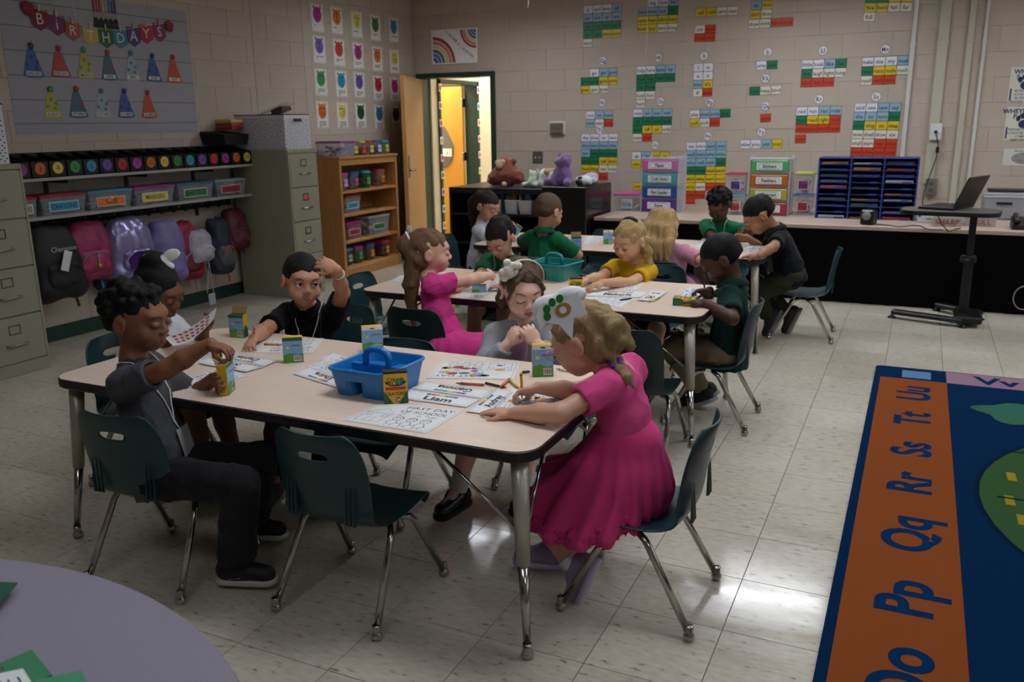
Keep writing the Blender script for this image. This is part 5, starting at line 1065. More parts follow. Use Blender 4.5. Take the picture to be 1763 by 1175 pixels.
q = MB(M('0c0c0e', .5, var=0)); q.tube([(.12, 6.62, .772), (.16, 6.75, .68), (.22, 6.9, .60), (.27, 7.0, .612), (.30, 7.1, .606)], .004, 5); q.build('cable', None, 'black cable drooping from the laptop tray to the counter', 'cable')
q = MB(M('9a9a96', .4, metal=.6, var=0)); p = aty(1763, 520, 6.98); q.tube([(p[0]+.07*math.cos(a), 6.98, .14+.085*math.sin(a)) for a in np.linspace(0, 6.28, 25)[:-1]], .005, 6, closed=True); q.build('wire_hoop', None, 'thin metal hoop leaning on the black skirt at the right edge', 'hoop')
# backpacks on the hooks
def strap(q, pts, w=.02, th=.004):
    P = [Vector(p) for p in pts]; vs = []; fs = []
    for i, p in enumerate(P):
        t_ = (P[min(i+1, len(P)-1)]-P[max(i-1, 0)]).normalized(); s_ = Vector((0, 1, 0)); s_ = (s_-t_*s_.dot(t_)).normalized(); n_ = t_.cross(s_)
        vs += [p-s_*w/2-n_*th/2, p+s_*w/2-n_*th/2, p+s_*w/2+n_*th/2, p-s_*w/2+n_*th/2]
    for i in range(len(P)-1):
        for k in range(4): fs.append((4*i+k, 4*i+(k+1) % 4, 4*i+4+(k+1) % 4, 4*i+4+k))
    fs += [(3, 2, 1, 0), tuple(4*(len(P)-1)+k for k in range(4))]; q.add(vs, fs); q.fix = True
def backpack(box, label, col, pocket=None, trim=None, x=-5.09, d=.12, tilt=0, rough=.6, spec=.5, extra=None, metal=0, seed=0, straps=True, var=.12):
    x0, y0, x1, y1 = box; A = atx(x0, (y0+y1)/2, x+.06); B = atx(x1, (y0+y1)/2, x+.06); yc = (A[1]+B[1])/2; hw = (B[1]-A[1])/2; zt = atx((x0+x1)/2, y0, x+.04)[2]; zb = atx((x0+x1)/2, y1, x+.06)[2]; h = (zt-zb); zc = (zt+zb)/2
    t = thing('backpack', (x, yc, zb), label, 'backpack', 'backpacks on the coat hooks'); m = M(col, rough, metal=metal, var=var, vscale=14, bump=.35, bscale=25, spec=spec)
    S_ = SDF(.009); c = np.array([x, yc, zc]); r = min(hw, d)*.62
    def P_(u, v, w_): return np.array([x+w_, yc+u*hw+tilt*v, zc+v*h/2])
    for u in (-1, 1): S_.cap(P_(u*.99-u*r/hw, -.86, .0), P_(u*.92-u*r/hw, .45, -.01), r, r*.85, k=.05)
    S_.cap(P_(-.4, .8, -.02), P_(.4, .8, -.02), r*.72, k=.06); S_.ell(P_(0, -.1, .01), (d*.62, hw*.86, h*.46), k=.05); S_.cap(P_(-.6, -.8, .01), P_(.6, -.8, .01), r*.9, k=.04)
    shape('bag_body', S_, m, t, wob(.004, 34, seed))
    pm = M(pocket or col, rough, metal=metal, var=var, vscale=20, bump=.3, bscale=30, spec=spec); S2 = SDF(.009); S2.cap(P_(-.45, -.62, d*.52), P_(.45, -.62, d*.52), .04, k=.04); S2.cap(P_(-.42, -.18, d*.48), P_(.42, -.18, d*.48), .035, k=.04); S2.ell(P_(0, -.4, d*.5), (.045, hw*.62, h*.2), k=.04); shape('front_pocket', S2, pm, t, wob(.003, 40, seed+1))
    q = MB(M(trim or '15151a', .6, var=0)); q.tube([P_(.62*math.cos(a), -.42+.36*math.sin(a)*1.0, d*.5+.05) for a in np.linspace(.1, math.pi-.1, 12)], .004, 5); q.build('zip', t)
    q = MB(m); strap(q, [P_(-.12, .93, 0), P_(-.1, 1.06, -.01), P_(.0, 1.1, -.015), P_(.1, 1.06, -.01), P_(.12, .93, 0)], .018); q.build('carry_loop', t)
    if straps:
        q = MB(M(trim or col, .7, var=.05)); strap(q, [P_(.5, -.8, -.02), P_(.62, -1.05, -.02), P_(.66, -1.35, -.0), P_(.7, -1.55, .0)], .018); q.build('strap', t)
    if extra: extra(t, P_, d, hw, h)
def ex_black(t, P_, d, hw, h):
    T = frame(P_(.05, .42, d*.62+.008), (0, 1, 0), (0, 0, 1)); q = MB(M('b9b4b9', .6, var=0)); text(q, 'Champion', T, .045, 0, 0, .006, bold=.0); q.build('lettering', t)
    T = frame(P_(-.05, .08, d*.5+.062), (0, .93, -.35), (0, .36, .93)); q = MB(M('cfced2', .5, var=0)); q.box(-.028, .028, -.07, .06, 0, .003, T); q.build('name_tag', t)
def ex_irid(t, P_, d, hw, h):
    q = MB(M('5a2a86', .2, metal=.6, var=.5, vscale=120)); q.prism([(a*hw*.9, b*h*.22) for a, b in ((-.55, -.7), (.55, -.7), (.6, .3), (.3, .62), (-.3, .62), (-.6, .3))], 0, .006, frame(P_(0, -.38, d*.5+.048), (0, 1, 0), (0, 0, 1))); q.build('sequin_panel', t)
def ex_stripe(t, P_, d, hw, h):
    r = random.Random(3)
    for k, u in enumerate((-.62, -.22, .18, .55)):
        q = MB(M('b4b9d6', .2, metal=.6, var=.5, vscale=200))
        for j in range(26): v = .75-.06*j; dd_ = d*.62-.02-abs(u)*.03; q.ball(P_(u*(1-.1*max(0, v)), v, dd_+.014-.06*max(0, v-.3)), .008, 4)
        q.build('sequin_stripe', t, kind='stuff')
def ex_tag(t, P_, d, hw, h): q = MB(M('c9b13a', .5, var=0)); q.ball(P_(.05, -.55, d*.5+.06), .013, 6); q.use(M('b9b9b9', .5, var=0)); q.tube([P_(.02, -.1, d*.5+.055), P_(.05, -.5, d*.5+.06)], .003, 5); q.build('key_charm', t)
backpack((170, 382, 208, 498), 'dark navy backpack half hidden behind the pink patterned one', '121b38', x=-5.16, d=.07, seed=5)
backpack((118, 384, 202, 478), 'pink and magenta patterned backpack beside the black one', '8c2350', 'a02a58', '3f7a96', x=-5.10, d=.10, seed=2, extra=ex_tag, var=.35, tilt=.03)
backpack((57, 394, 150, 508), 'large black backpack with a white name tag', '0b0b0c', x=-5.03, d=.13, seed=1, extra=ex_black)
backpack((192, 378, 274, 476), 'shiny lavender backpack with a purple sequin panel', '8a82ab', '7a72a5', 'a8a3c4', x=-5.07, d=.12, rough=.22, metal=.45, seed=3, extra=ex_irid)
backpack((266, 382, 326, 482), 'lilac backpack with silver sequin stripes', '6f6596', '756b9c', 'a09ac0', x=-5.06, d=.11, seed=4, extra=ex_stripe, tilt=.02)
backpack((302, 382, 352, 478), 'crimson backpack with a dark red side pocket', '8a1030', '5c0f1c', '9a8a90', x=-5.12, d=.10, seed=6)
backpack((333, 398, 374, 448), 'pale floral drawstring bag hanging by its straps', 'a39cad', 'b1a9b5', 'c9c4cc', x=-5.06, d=.06, seed=7, var=.3)
backpack((371, 376, 405, 466), 'navy and grey backpack with orange zip pulls', '1c2436', '4d4d4f', 'b5501c', x=-5.04, d=.10, seed=8)
backpack((395, 362, 432, 424), 'dark red and purple backpack nearest the filing cabinet', '4c1622', '5c2028', '2a2f60', x=-5.08, d=.09, seed=9, var=.35)
q = MB(M('c9c6bf', .7, var=0)); e0 = atx(360, 452, -5.0); e1 = atx(357, 505, -5.0); e2 = atx(368, 503, -5.0); q.tube([e0, e1], .002, 4); q.tube([e0, e2], .002, 4); t = q.build('lanyard', None, 'white lanyard with a clear badge dangling under the coat hooks', 'lanyard'); q = MB(CLEAR('b9bcc0', .6)); T = FL(atx(365, 515, -5.0)); q.box(-.035, .035, -.045, .045, 0, .004, T); q.build('badge_holder', t)
# ============================================================ CHILDREN
V3 = lambda *a: np.array(a, float)
nrm = lambda v: np.asarray(v, float)/max(1e-9, np.linalg.norm(v))
lerp = lambda a, b, t: np.asarray(a)*(1-t)+np.asarray(b)*t
def ik(a, t, l1, l2, pole):
    a, t = np.asarray(a, float), np.asarray(t, float); d = t-a; L = np.linalg.norm(d)
    if L > (l1+l2)*.985: s = L/((l1+l2)*.985); l1 *= s; l2 *= s
    u = d/L; x = (l1*l1-l2*l2+L*L)/(2*L); h = math.sqrt(max(0, l1*l1-x*x)); p = np.asarray(pole, float); p = nrm(p-u*(p@u)); return a+u*x+p*h
def hand(S, w, d, n, side, curl=.5, thumb=.6, sc=1., pinch=0.):
    d = nrm(d); n = nrm(n-d*np.dot(n, d)); l = np.cross(d, n)*side; R = np.stack([d, l, n], 1)      # l: toward the thumb
    S.ell(w+d*.036*sc, (.037*sc, .029*sc, .0125*sc), R, k=.008); S.ell(w+d*.03*sc+l*.017*sc+n*.006*sc, (.024*sc, .013*sc, .012*sc), R, k=.008)
    for i, (o, L, a) in enumerate(((.0225, .040, .16), (.0078, .045, .04), (-.0072, .042, -.06), (-.0212, .032, -.18))):
        c = curl*(1+.12*i) if not (pinch and i == 0) else curl*.75
        p = w+d*(.066-.004*abs(i-1.3))*sc+l*o*sc; q = nrm(d+l*a); r = [.0066, .0060, .0055, .0048]; ang = c*.55
        for j, f in enumerate((.45, .32, .26)):
            v = q*math.cos(ang)+n*math.sin(ang); e = p+v*L*f*sc; S.cap(p, e, r[j]*sc, r[j+1]*sc, k=.0025); p = e; ang += c*.8
    p = w+d*.022*sc+l*.022*sc+n*.004*sc; q = nrm(d*.65+l*.62*(1.25-thumb)+n*.75*thumb); e = p+q*.028*sc; S.cap(p, e, .0085*sc, .0075*sc, k=.006); S.cap(e, e+nrm(q*.7+d*.5-l*.45*thumb)*.022*sc, .0072*sc, .0058*sc, k=.003)
HAIRM = lambda c: M(c, .62, var=.30, vscale=5, stretch=(26, 26, 2.2), bump=.6, bscale=7, spec=.22)
CLOTH = lambda c, b=.25: M(c, .88, var=.09, vscale=9, bump=min(1, b*2.2), bscale=34, sheen=.04, spec=.15)
def pleats(P, zw, amp, seed):
    w = wob(.6, 18, seed)
    return lambda X: amp*np.clip((zw+.02-X[:, 2])/.14, 0, 1)*(np.sin(17*np.arctan2(X[:, 1]-P[1], X[:, 0]-P[0])+2.2*w(X))+.5*w(X))
def folds(amp, f, seed, z=1.):
    r = np.random.default_rng(seed); ks = r.normal(size=(5, 3))*f; ks[:, 2] *= z; kw = r.normal(size=(5, 3))*f*.6; ph = r.uniform(0, 6.3, (5, 2))
    def fn(X):
        o = 0
        for k, w, p in zip(ks, kw, ph): o = o-amp*.55*((1-np.abs(np.sin(X@k*.5+p[0]+1.3*np.sin(X@w+p[1]))))**2-.3)
        return o
    return fn
def kid(label, P, C, H, face, look, arms, legs, skin, hair, top, bottom, shoes=('0c0c0e', 'c9c9c9'), s=1., vox=.0055, eyes='down', lips='a35f55', name='person', iris='2a1a12', socks=None, ext=None):
    P, C, H = map(lambda q: np.asarray(q, float), (P, C, H)); fa = math.radians(face); fw0 = V3(math.cos(fa), math.sin(fa), 0)
    up = nrm(C-P); sd = nrm(np.cross(up, fw0)); fw = np.cross(sd, up); RB3 = np.stack([sd, fw, up], 1)          # sd: toward the child's left
    t = thing(name, (P[0], P[1], 0), label, 'person', 'children at the tables'); K = {'t': t, 's': s}
    ya, pa, ra = [math.radians(q) for q in look]
    hf = V3(math.cos(ya)*math.cos(pa), math.sin(ya)*math.cos(pa), -math.sin(pa)); hs_ = nrm(np.cross(V3(0, 0, 1), hf)); hu = np.cross(hf, hs_); hs2 = hs_*math.cos(ra)+hu*math.sin(ra); hu2 = hu*math.cos(ra)-hs_*math.sin(ra)
    HS, HF, HU = hs2, hf, hu2; RH3 = np.stack([HS, HF, HU], 1)
    hp = lambda a, b, c: H+s*(HS*a+HF*b+HU*c)
    K.update(hp=hp, RH3=RH3, H=H, P=P, C=C, sd=sd, fw=fw, up=up, HS=HS, HF=HF, HU=HU, RB3=RB3)
    # limbs
    J = {}
    for side, nm in ((1, 'L'), (-1, 'R')):
        a = arms.get(nm); sh = C+sd*side*.098*s; J['sh'+nm] = sh
        if a is not None:
            w = np.asarray(a['w'], float); J['wr'+nm] = w; J['el'+nm] = ik(sh, w, .165*s, .15*s, a.get('pole', V3(0, 0, -1)-fw*.3+sd*side*.5))
        g = legs.get(nm)
        if g is not None:
            hj = P+sd*side*.05*s; J['hj'+nm] = hj; an = np.asarray(g['a'], float); J['an'+nm] = an; J['kn'+nm] = np.asarray(g['k'], float) if 'k' in g else ik(hj, an, .245*s, .235*s, g.get('pole', fw+V3(0, 0, .6)))
    K['J'] = J
    # ---- body: one skin
    S = SDF(vox); e = lambda c, r, k=.03, R=RB3: S.ell(c, tuple(x*s for x in r), R, k=k)
    e(lerp(P, C, .66), (.092, .066, .12)); e(lerp(P, C, .3), (.086, .070, .10)); e(P, (.09, .075, .07)); S.cap(C+sd*.085*s-up*.008, C-sd*.085*s-up*.008, .036*s, k=.04)
    nb = H-HU*.055*s-HF*.018*s; S.cap(C-fw*.012*s, nb, .037*s, .034*s, k=.02)
    for u in (-1, 1): S.cap(lerp(C-fw*.012*s, nb, .45), C+sd*u*.075*s, .026*s, .03*s, k=.03)
    E = lambda c, r, k=.012, sub=False: S.ell(hp(*c), tuple(x*s for x in r), RH3, k=k, sub=sub)
    E((0, -.010, .024), (.073, .091, .079), .02); E((0, .024, -.032), (.058, .060, .062), .025); E((0, .056, -.077), (.024, .019, .015), .02)
    for sx in (-1, 1): E((sx*.035, .054, -.038), (.026, .025, .025), .02)
    E((0, .068, .022), (.046, .022, .018), .02)
    for sx in (-1, 1): E((sx*.031, .099, -.001), (.017, .016, .0105), .004, True)
    S.cap(hp(0, .081, .000), hp(0, .0955, -.024), .0060*s, .0095*s, k=.01)
    for sx in (-1, 1): E((sx*.010, .091, -.030), (.0075, .009, .007), .006); E((sx*.076, -.010, -.010), (.008, .020, .029), .006); E((sx*.086, -.004, -.010), (.009, .010, .017), .003, True)
    if eyes == 'down':
        for sx in (-1, 1): E((sx*.031, .0785, -.002), (.0165, .0125, .0115), .003)
    E((0, .078, -.060), (.022, .009, .016), .012)
    for nm, side in (('L', 1), ('R', -1)):
        if 'el'+nm in J:
            sh, el, wr = J['sh'+nm], J['el'+nm], J['wr'+nm]; S.cap(sh, el, .033*s, .028*s, k=.02); S.cap(el, lerp(el, wr, .4), .0285*s, .028*s, k=.012); S.cap(lerp(el, wr, .4), wr, .028*s, .0185*s, k=.012)
            a = arms[nm]; hand(S, wr, np.asarray(a.get('d', wr-el), float), np.asarray(a.get('n', (0, 0, -1)), float), side, a.get('curl', .6), a.get('thumb', .7), .93*s, a.get('pinch', 0))
        if 'kn'+nm in J:
            hj, kn, an = J['hj'+nm], J['kn'+nm], J['an'+nm]; S.cap(hj, kn, .060*s, .043*s, k=.02); S.cap(kn, lerp(kn, an, .4), .042*s, .040*s, k=.012); S.cap(lerp(kn, an, .4), an, .040*s, .025*s, k=.012); g = legs[nm]
            fd = nrm(g.get('fd', fw0)); S.cap(an, an-V3(0, 0, .0)+fd*.06*s-nrm(g.get('fu', (0, 0, 1)))*.035*s, .024*s, .02*s, k=.02)
    V, Q = S.mesh(); SK = M(skin, .5, var=.06, vscale=9, spec=.4, sss=.06, bump=.04, bscale=90); body = obj('body', npmesh('body', V, Q, [SK]), t)
    # ---- face details
    dk = M(hair.get('brow', hair['c']), .6, var=0)
    for sx in (-1, 1):
        q = MB(dk); q.tube([hp(sx*(.015+.032*u), .0925-.016*u*u, .017+.007*math.sin(u*2.6)) for u in np.linspace(0, 1, 7)], [.0022*s*(1-.55*abs(u-.4)) for u in np.linspace(0, 1, 7)], 6); q.build('eyebrow', t)
        if eyes == 'down':
            q = MB(M('1c100c', .6, var=0)); q.tube([hp(sx*(.031+.016*u), .0905-.005*u*u, -.0075-.004*(1-u*u)) for u in np.linspace(-1, 1, 8)], .0014*s, 5); q.build('eyelashes', t)
        else:
            q = MB(M('e4ddd6', .2, var=0)); q.ball(hp(sx*.031, .0768, -.001), .0122*s, 10); o = q.build('eye', t)
            gz = nrm(HF+HS*eyes[0]+HU*eyes[1]); ec = hp(sx*.031, .0775, -.001); q = MB(M(iris, .15, var=0)); q.ball(ec+gz*.0050*s, .0085*s, 10); q.build('iris', o)
            q = MB(M('1c100c', .6, var=0)); q.tube([hp(sx*(.031+.0165*u), .0915-.007*u*u, .0065*(1-u*u)+.001) for u in np.linspace(-1, 1, 8)], .0017*s, 5); q.build('eyelashes', t)
    S = SDF(.0035); S.chain([hp(-.017, .0835, -.0585), hp(-.007, .0895, -.0545), hp(0, .0900, -.0560), hp(.007, .0895, -.0545), hp(.017, .0835, -.0585)], [.0024*s, .0036*s, .0032*s, .0036*s, .0024*s], k=.003); S.chain([hp(-.014, .0845, -.0605), hp(0, .0895, -.0645), hp(.014, .0845, -.0605)], [.0024*s, .0044*s, .0024*s], k=.003); shape('lips', S, M(lips, .4, var=.04), t)
    # ---- clothes
    def torso(S, g, hem=0., k=.03):
        e = lambda c, r: S.ell(c, tuple((x+g)*s for x in r), RB3, k=k)
        e(lerp(P, C, .66), (.092, .066, .12)); e(lerp(P, C, .3), (.088, .072, .11)); S.cap(C+sd*.085*s-up*.008, C-sd*.085*s-up*.008, (.036+g)*s, k=.04)
        b0 = lerp(P, C, .28); nbb = H-HU*.055*s-HF*.018*s
        for u in (-1, 1): S.cap(lerp(C-fw*.012*s, nbb, .40), C+sd*u*.075*s, (.022+g)*s, (.03+g)*s, k=.03)
        for u in (-1, 1): S.cap(b0+sd*u*.030*s, P-up*hem*s+sd*u*.034*s, (.070+g)*s, (.074+g)*s, k=.03, flat=True)
    def sleeve(S, nm, frac, g0, g1):
        if 'el'+nm not in J: return
        sh, el, wr = J['sh'+nm], J['el'+nm], J['wr'+nm]
        if frac <= 1: S.cap(sh, lerp(sh, el, frac), (.036+g0)*s, (.032+g1)*s, k=.025, flat=True); S.cap(lerp(sh, el, frac-.18), lerp(sh, el, frac+.4), (.029+.003)*s, k=.001, sub=True)
        else:
            S.cap(sh, el, (.036+g0)*s, (.030+g1)*s, k=.025); S.cap(el, lerp(el, wr, frac-1), (.030+g1)*s, (.022+g1)*s, k=.012, flat=True)
    tm = CLOTH(top['c'], top.get('bump', .25)); S = SDF(top.get('vox', vox*1.15)); g = .010; torso(S, g, top.get('hem', .05)); fr = top.get('sl', .62)
    for nm in 'LR': sleeve(S, nm, fr, .010, .016 if fr <= 1 else .010)
    if top.get('dress'):
        wl = lerp(P, C, .38); S.cap(wl, P+fw*.02*s, .098*s, .115*s, k=.03)
    ncut = lerp(C-fw*.012*s, H-HU*.055*s-HF*.018*s, .62); S.ell(ncut+up*.022*s+fw*(top.get('neck', .012)+.008)*s, (.044*s, .048*s, .040*s), RB3, k=.001, sub=True)
    ob = shape(top.get('name', 'shirt'), S, tm, t, folds(top.get('fold', .0055)*s, 34, int(abs(P[0]*1000)), .7)); K['top'] = ob
    if top.get('collar'):
        q = MB(CLOTH(top['collar'])); n = 22; r0 = .047*s; vs = []
        for i in range(n):
            a = math.pi*2*(i+.5)/n*.94+math.pi*.5+.19; dr = sd*math.cos(a)*1.02+fw*math.sin(a); cc = lerp(C-fw*.012*s, H-HU*.055*s-HF*.018*s, .45)+fw*.004*s-up*.012*s
            dip = -.018*s*max(0, math.sin(a))**2
            vs += [cc+dr*r0*.96+up*(.030*s+dip), cc+dr*(r0+.004*s)+up*(.034*s+dip), cc+dr*(r0+.026*s)+up*(.004*s+dip*1.3), cc+dr*(r0+.022*s)+up*(.0*s+dip*1.3)]
        fs = [(4*i+k, 4*i+4+k, 4*i+4+(k+1) % 4, 4*i+(k+1) % 4) for i in range(n-1) for k in range(4)]+[(0, 1, 2, 3), tuple(4*(n-1)+k for k in (3, 2, 1, 0))]; q.add(vs, fs, None, True); q.fix = True; q.build('collar', t)
    if bottom:
        bm = CLOTH(bottom['c'], .3); S = SDF(vox*1.25); kind = bottom['k']
        if kind in ('pants', 'shorts'):
            S.ell(P, (.101*s, .086*s, .08*s), RB3, k=.03)
            for nm in 'LR':
                if 'kn'+nm not in J: continue
                hj, kn, an = J['hj'+nm], J['kn'+nm], J['an'+nm]
                if kind == 'pants': S.cap(hj, kn, .071*s, .056*s, k=.03); S.cap(kn, lerp(kn, an, bottom.get('len', .93)), .056*s, bottom.get('cuff', .046)*s, k=.02, flat=True)
                else: S.cap(hj, lerp(hj, kn, .85), .072*s, .064*s, k=.03, flat=True)
        else:                                                       # skirt
            fl = bottom.get('len', .9); kk = [nm for nm in 'LR' if 'kn'+nm in J]; S.cap(lerp(P, C, .36), P, .098*s, .112*s, k=.03)
            pts = [lerp(J['hj'+nm], J['kn'+nm], fl) for nm in kk]
            for nm, e_ in zip(kk, pts): S.cap(J['hj'+nm], e_, .085*s, .078*s, k=.05, flat=True)
            if len(pts) == 2: S.cap(P, (pts[0]+pts[1])/2, .095*s, .088*s, k=.05, flat=True)
            drop = bottom.get('drop', 0)
            if bottom.get('hemline'):
                w0 = lerp(P, C, .40)
                for hpt in bottom['hemline']:
                    hpt = A3(hpt); ctr = P+(hpt-P)*.45; ctr[2] = max(ctr[2], P[2]+.03)+.02; S.cap(w0+nrm((hpt-w0)*A3([1, 1, 0]))*.035*s, ctr, .048*s, .046*s, k=.05); S.cap(ctr, hpt, .046*s, .026*s, k=.04)
            if drop:
                for u in (-1, 1): S.cap(P+sd*u*.06*s+fw*.0, P+sd*u*.085*s+fw*.03*s-V3(0, 0, drop), .075*s, .07*s, k=.05, flat=True)
        shape(bottom.get('name', kind), S, bm, t, pleats(P, lerp(P, C, .4)[2], bottom['pleat'], int(abs(P[1]*999))) if 'pleat' in bottom else folds(bottom.get('fold', .0065)*s, 30, int(abs(P[1]*999)), bottom.get('fz', .8)))
        if bottom.get('ruffle'):
            S = SDF(.0055)
            for u in np.linspace(0, 1, 13): pass
            K['ruffle'] = True
    for nm in 'LR':
        if 'an'+nm not in J: continue
        g_ = legs[nm]; an = J['an'+nm]; fu = nrm(g_.get('fu', (0, 0, 1))); fd = nrm(np.asarray(g_.get('fd', fw0), float)); fd = nrm(fd-fu*(fd@fu)); sl = an-fu*.062*s; heel, toe = sl-fd*.032*s, sl+fd*.098*s; fs_ = np.cross(fu, fd); RF = np.stack([fd, fs_, fu], 1)
        st_ = g_.get('style', 'sneaker')
        if socks and st_ != 'sandal':
            S = SDF(vox*1.1); S.cap(lerp(an, J['kn'+nm], .0)-fu*.02*s, lerp(an, J['kn'+nm], socks[1]), .031*s, .034*s, k=.005, flat=True); shape('sock', S, CLOTH(socks[0]), t)
        S = SDF(.0048); so = sl
        if st_ == 'sandal': S.cap(so-fd*.02*s+fu*.03*s, so+fd*.08*s+fu*.02*s, .034*s, .03*s, k=.02)
        else: S.cap(heel+fu*.035*s, toe+fu*.026*s, .034*s, .029*s, k=.02); S.ell(so+fd*.0*s+fu*.045*s, (.044*s, .036*s, .036*s), RF, k=.03)
        if st_ == 'mary': S.ell(so+fd*.035*s+fu*.065*s, (.032*s, .026*s, .03*s), RF, k=.001, sub=True)
        S.half(sl+fu*.008*s, -fu)
        shape('shoe', S, M(shoes[0], .6 if st_ != 'mary' else .25, var=.08, bump=.15, bscale=70), t)
        S = SDF(.0048); S.cap(heel+fu*.006*s, toe+fu*.006*s, .038*s, .034*s, k=.01); S.half(sl+fu*.014*s, fu); S.half(sl-fu*.006*s, -fu); shape('shoe_sole', S, M(shoes[1], .7, var=.05), t)
    # ---- hair
    hair_fn(K, hair, vox, s)
    if ext: ext(K)
    return K
def hair_fn(K, h, vox, s):
    hp, RH3, t = K['hp'], K['RH3'], K['t']; k = h['k']; m = HAIRM(h['c']); S = SDF(h.get('vox', .005)); g = h.get('g', .009)
    E = lambda c, r, kk=.012, sub=False: S.ell(hp(*c), tuple(x*s for x in r), RH3, k=kk, sub=sub)
    dl = h.get('d', {'buzz': .008, 'short': .015, 'curly': .014}.get(k, .009)); fl = h.get('fl', 0)      # the cap of hair sits up and back, so it thins out to nothing at the hairline
    E((0, -.010-.53*dl, .024+.85*dl), (.0745+dl*.10, .0925+dl*.12, .0805), .01)
    if k in ('short', 'curly', 'buzz'):
        E((0, -.052, -.012), (.0605+dl*.15, .044+dl*.45, .040), .02)
        for sx in (-1, 1): E((sx*.092, .010, -.034), (.026, .046, .036), .001, True)
        S.half(hp(0, -.05, h.get('nape', -.050)), -K['HU']-K['HF']*.35)
    else:
        E((0, -.045, -.03), (.067, .056, .064), .02)
        E((0, .098, -.030+fl), (.060, .058, .078), .001, True); E((0, .070, -.075+fl), (.090, .060, .072), .001, True)
    if k == 'curly':
        r = np.random.default_rng(3); cs = h.get('curl', .015)
        for i in range(90):
            a = r.uniform(0, 6.28); el = math.asin(r.uniform(-.35, 1)); v = V3(math.cos(a)*math.cos(el), math.sin(a)*math.cos(el), math.sin(el))
            if v[2]*.85-v[1]*.53 < .10 or (v[1] > .42 and v[2] < .60): continue
            E((v[0]*.076, -.014+v[1]*.094, .034+v[2]*.082), (cs, cs, cs), .006)
    D_ = wob(h.get('amp', .0022), h.get('freq', 120), 4, .35)
    fr = h.get('extra')
    if fr: fr(S, hp, s, K)
    shape('hair', S, m, t, D_)
def cord(K, pts, r=.0022, col='d6d3cc', name='lanyard_cord', off=.004):
    """a thin cord laid on the shirt: follows the cloth surface between the given points"""
    me = K['top'].data; vs = [v.co.copy() for v in me.vertices]; fs = [tuple(p.vertices) for p in me.polygons]; T = BVHTree.FromPolygons(vs, fs); P = []
    for a, b in zip(pts[:-1], pts[1:]):
        for u in np.linspace(0, 1, 6)[:-1]: P.append(lerp(a, b, u))
    P.append(np.asarray(pts[-1])); W = []
    for p in P:
        q = T.find_nearest(Vector(p)); W.append(q[0]+q[1]*off if q[0] is not None and q[3] < .05 else Vector(p))
    m = MB(M(col, .6, var=0)); m.tube(W, r, 6); return m.build(name, K['t']), W
def badge(K, c, w=.05, h=.03, col='d9d9dc', txt='', name='name_tag', up=None, n=None):
    me = K['top'].data; T = BVHTree.FromPolygons([v.co.copy() for v in me.vertices], [tuple(p.vertices) for p in me.polygons]); q = T.find_nearest(Vector(c))
    n = q[1] if n is None else Vector(n); u = Vector(K['up'] if up is None else up); r = u.cross(n).normalized(); u = n.cross(r); F_ = frame(q[0]+n*.004, r, u); m = MB(M(col, .4, var=0)); m.box(-w/2, w/2, -h/2, h/2, 0, .002, F_)
    if txt: m.use(INK); text(m, txt, F_, h*.55, 0, 0, .0025, w*.85)
    return m.build(name, K['t'])
def print_on(K, c, txt, size, col, name='shirt_print', maxw=.16, bold=.03, up=None, rows=None):
    """flat lettering pressed onto the cloth"""
    me = K['top'].data; T = BVHTree.FromPolygons([v.co.copy() for v in me.vertices], [tuple(p.vertices) for p in me.polygons]); fw, u0 = Vector(K['fw']), Vector(K['up']); r = u0.cross(fw).normalized()*1
    F_ = frame(Vector(c)+fw*.25, r, u0, fw); m = MB(M(col, .7, var=.04))
    for i, s_ in enumerate(rows or [txt]): text(m, s_, F_, size, 0, -i*size*1.0, 0, maxw, bold)
    V = []
    for v in m.v:
        h_ = T.ray_cast(Vector(v), -fw, .6); V.append(tuple(h_[0]+h_[1]*.002) if h_[0] is not None else tuple(Vector(v)-fw*.25))
    m.v = V; return m.build(name, K['t'])
A3 = np.array
R6 = [(-.955, 2.135, .250), (-.88, 2.105, .232), (-.79, 2.09, .235), (-.71, 2.10, .262), (-.655, 2.16, .296), (-.64, 2.28, .300), (-.655, 2.39, .296), (-.70, 2.44, .272), (-.78, 2.445, .25), (-.88, 2.44, .243), (-.955, 2.40, .255), (-.97, 2.28, .28)]
def tail(S, pts, rs, k=.01): S.chain(pts, rs, k)
A3 = np.array
# 1 boy in grey
def x1(K):
    hp = K['hp']; c = K['C']; fw, up, sd = K['fw'], K['up'], K['sd']
    cord(K, [c+up*.05-fw*.045-sd*.02, c+up*.045-sd*.05, c+up*.01-sd*.055+fw*.05, c-up*.10+fw*.10-sd*.02, c-up*.18+fw*.10]); cord(K, [c+up*.045+sd*.05, c+up*.01+sd*.055+fw*.05, c-up*.10+fw*.10, c-up*.18+fw*.10])
    badge(K, c-up*.22+fw*.11, .065, .09, 'a9abac')
    an = K['J']['anR']; fd = nrm(A3([.95, .25, 0])); sd_ = A3([fd[1], -fd[0], 0]); q = MB(M('c9c9c6', .5, var=0))
    q.tube([an+fd*a+sd_*b+A3([0, 0, c_]) for a, b, c_ in ((-.045, .026, -.018), (-.030, .033, -.034), (-.005, .0365, -.040), (.025, .034, -.036), (.035, .031, -.024))], .0022, 5); q.tube([an+fd*a+sd_*b+A3([0, 0, c_]) for a, b, c_ in ((-.045, .026, -.018), (-.015, .0355, -.028), (.012, .0345, -.026), (.035, .031, -.024))], .0018, 5); q.build('shoe_logo', K['t'])
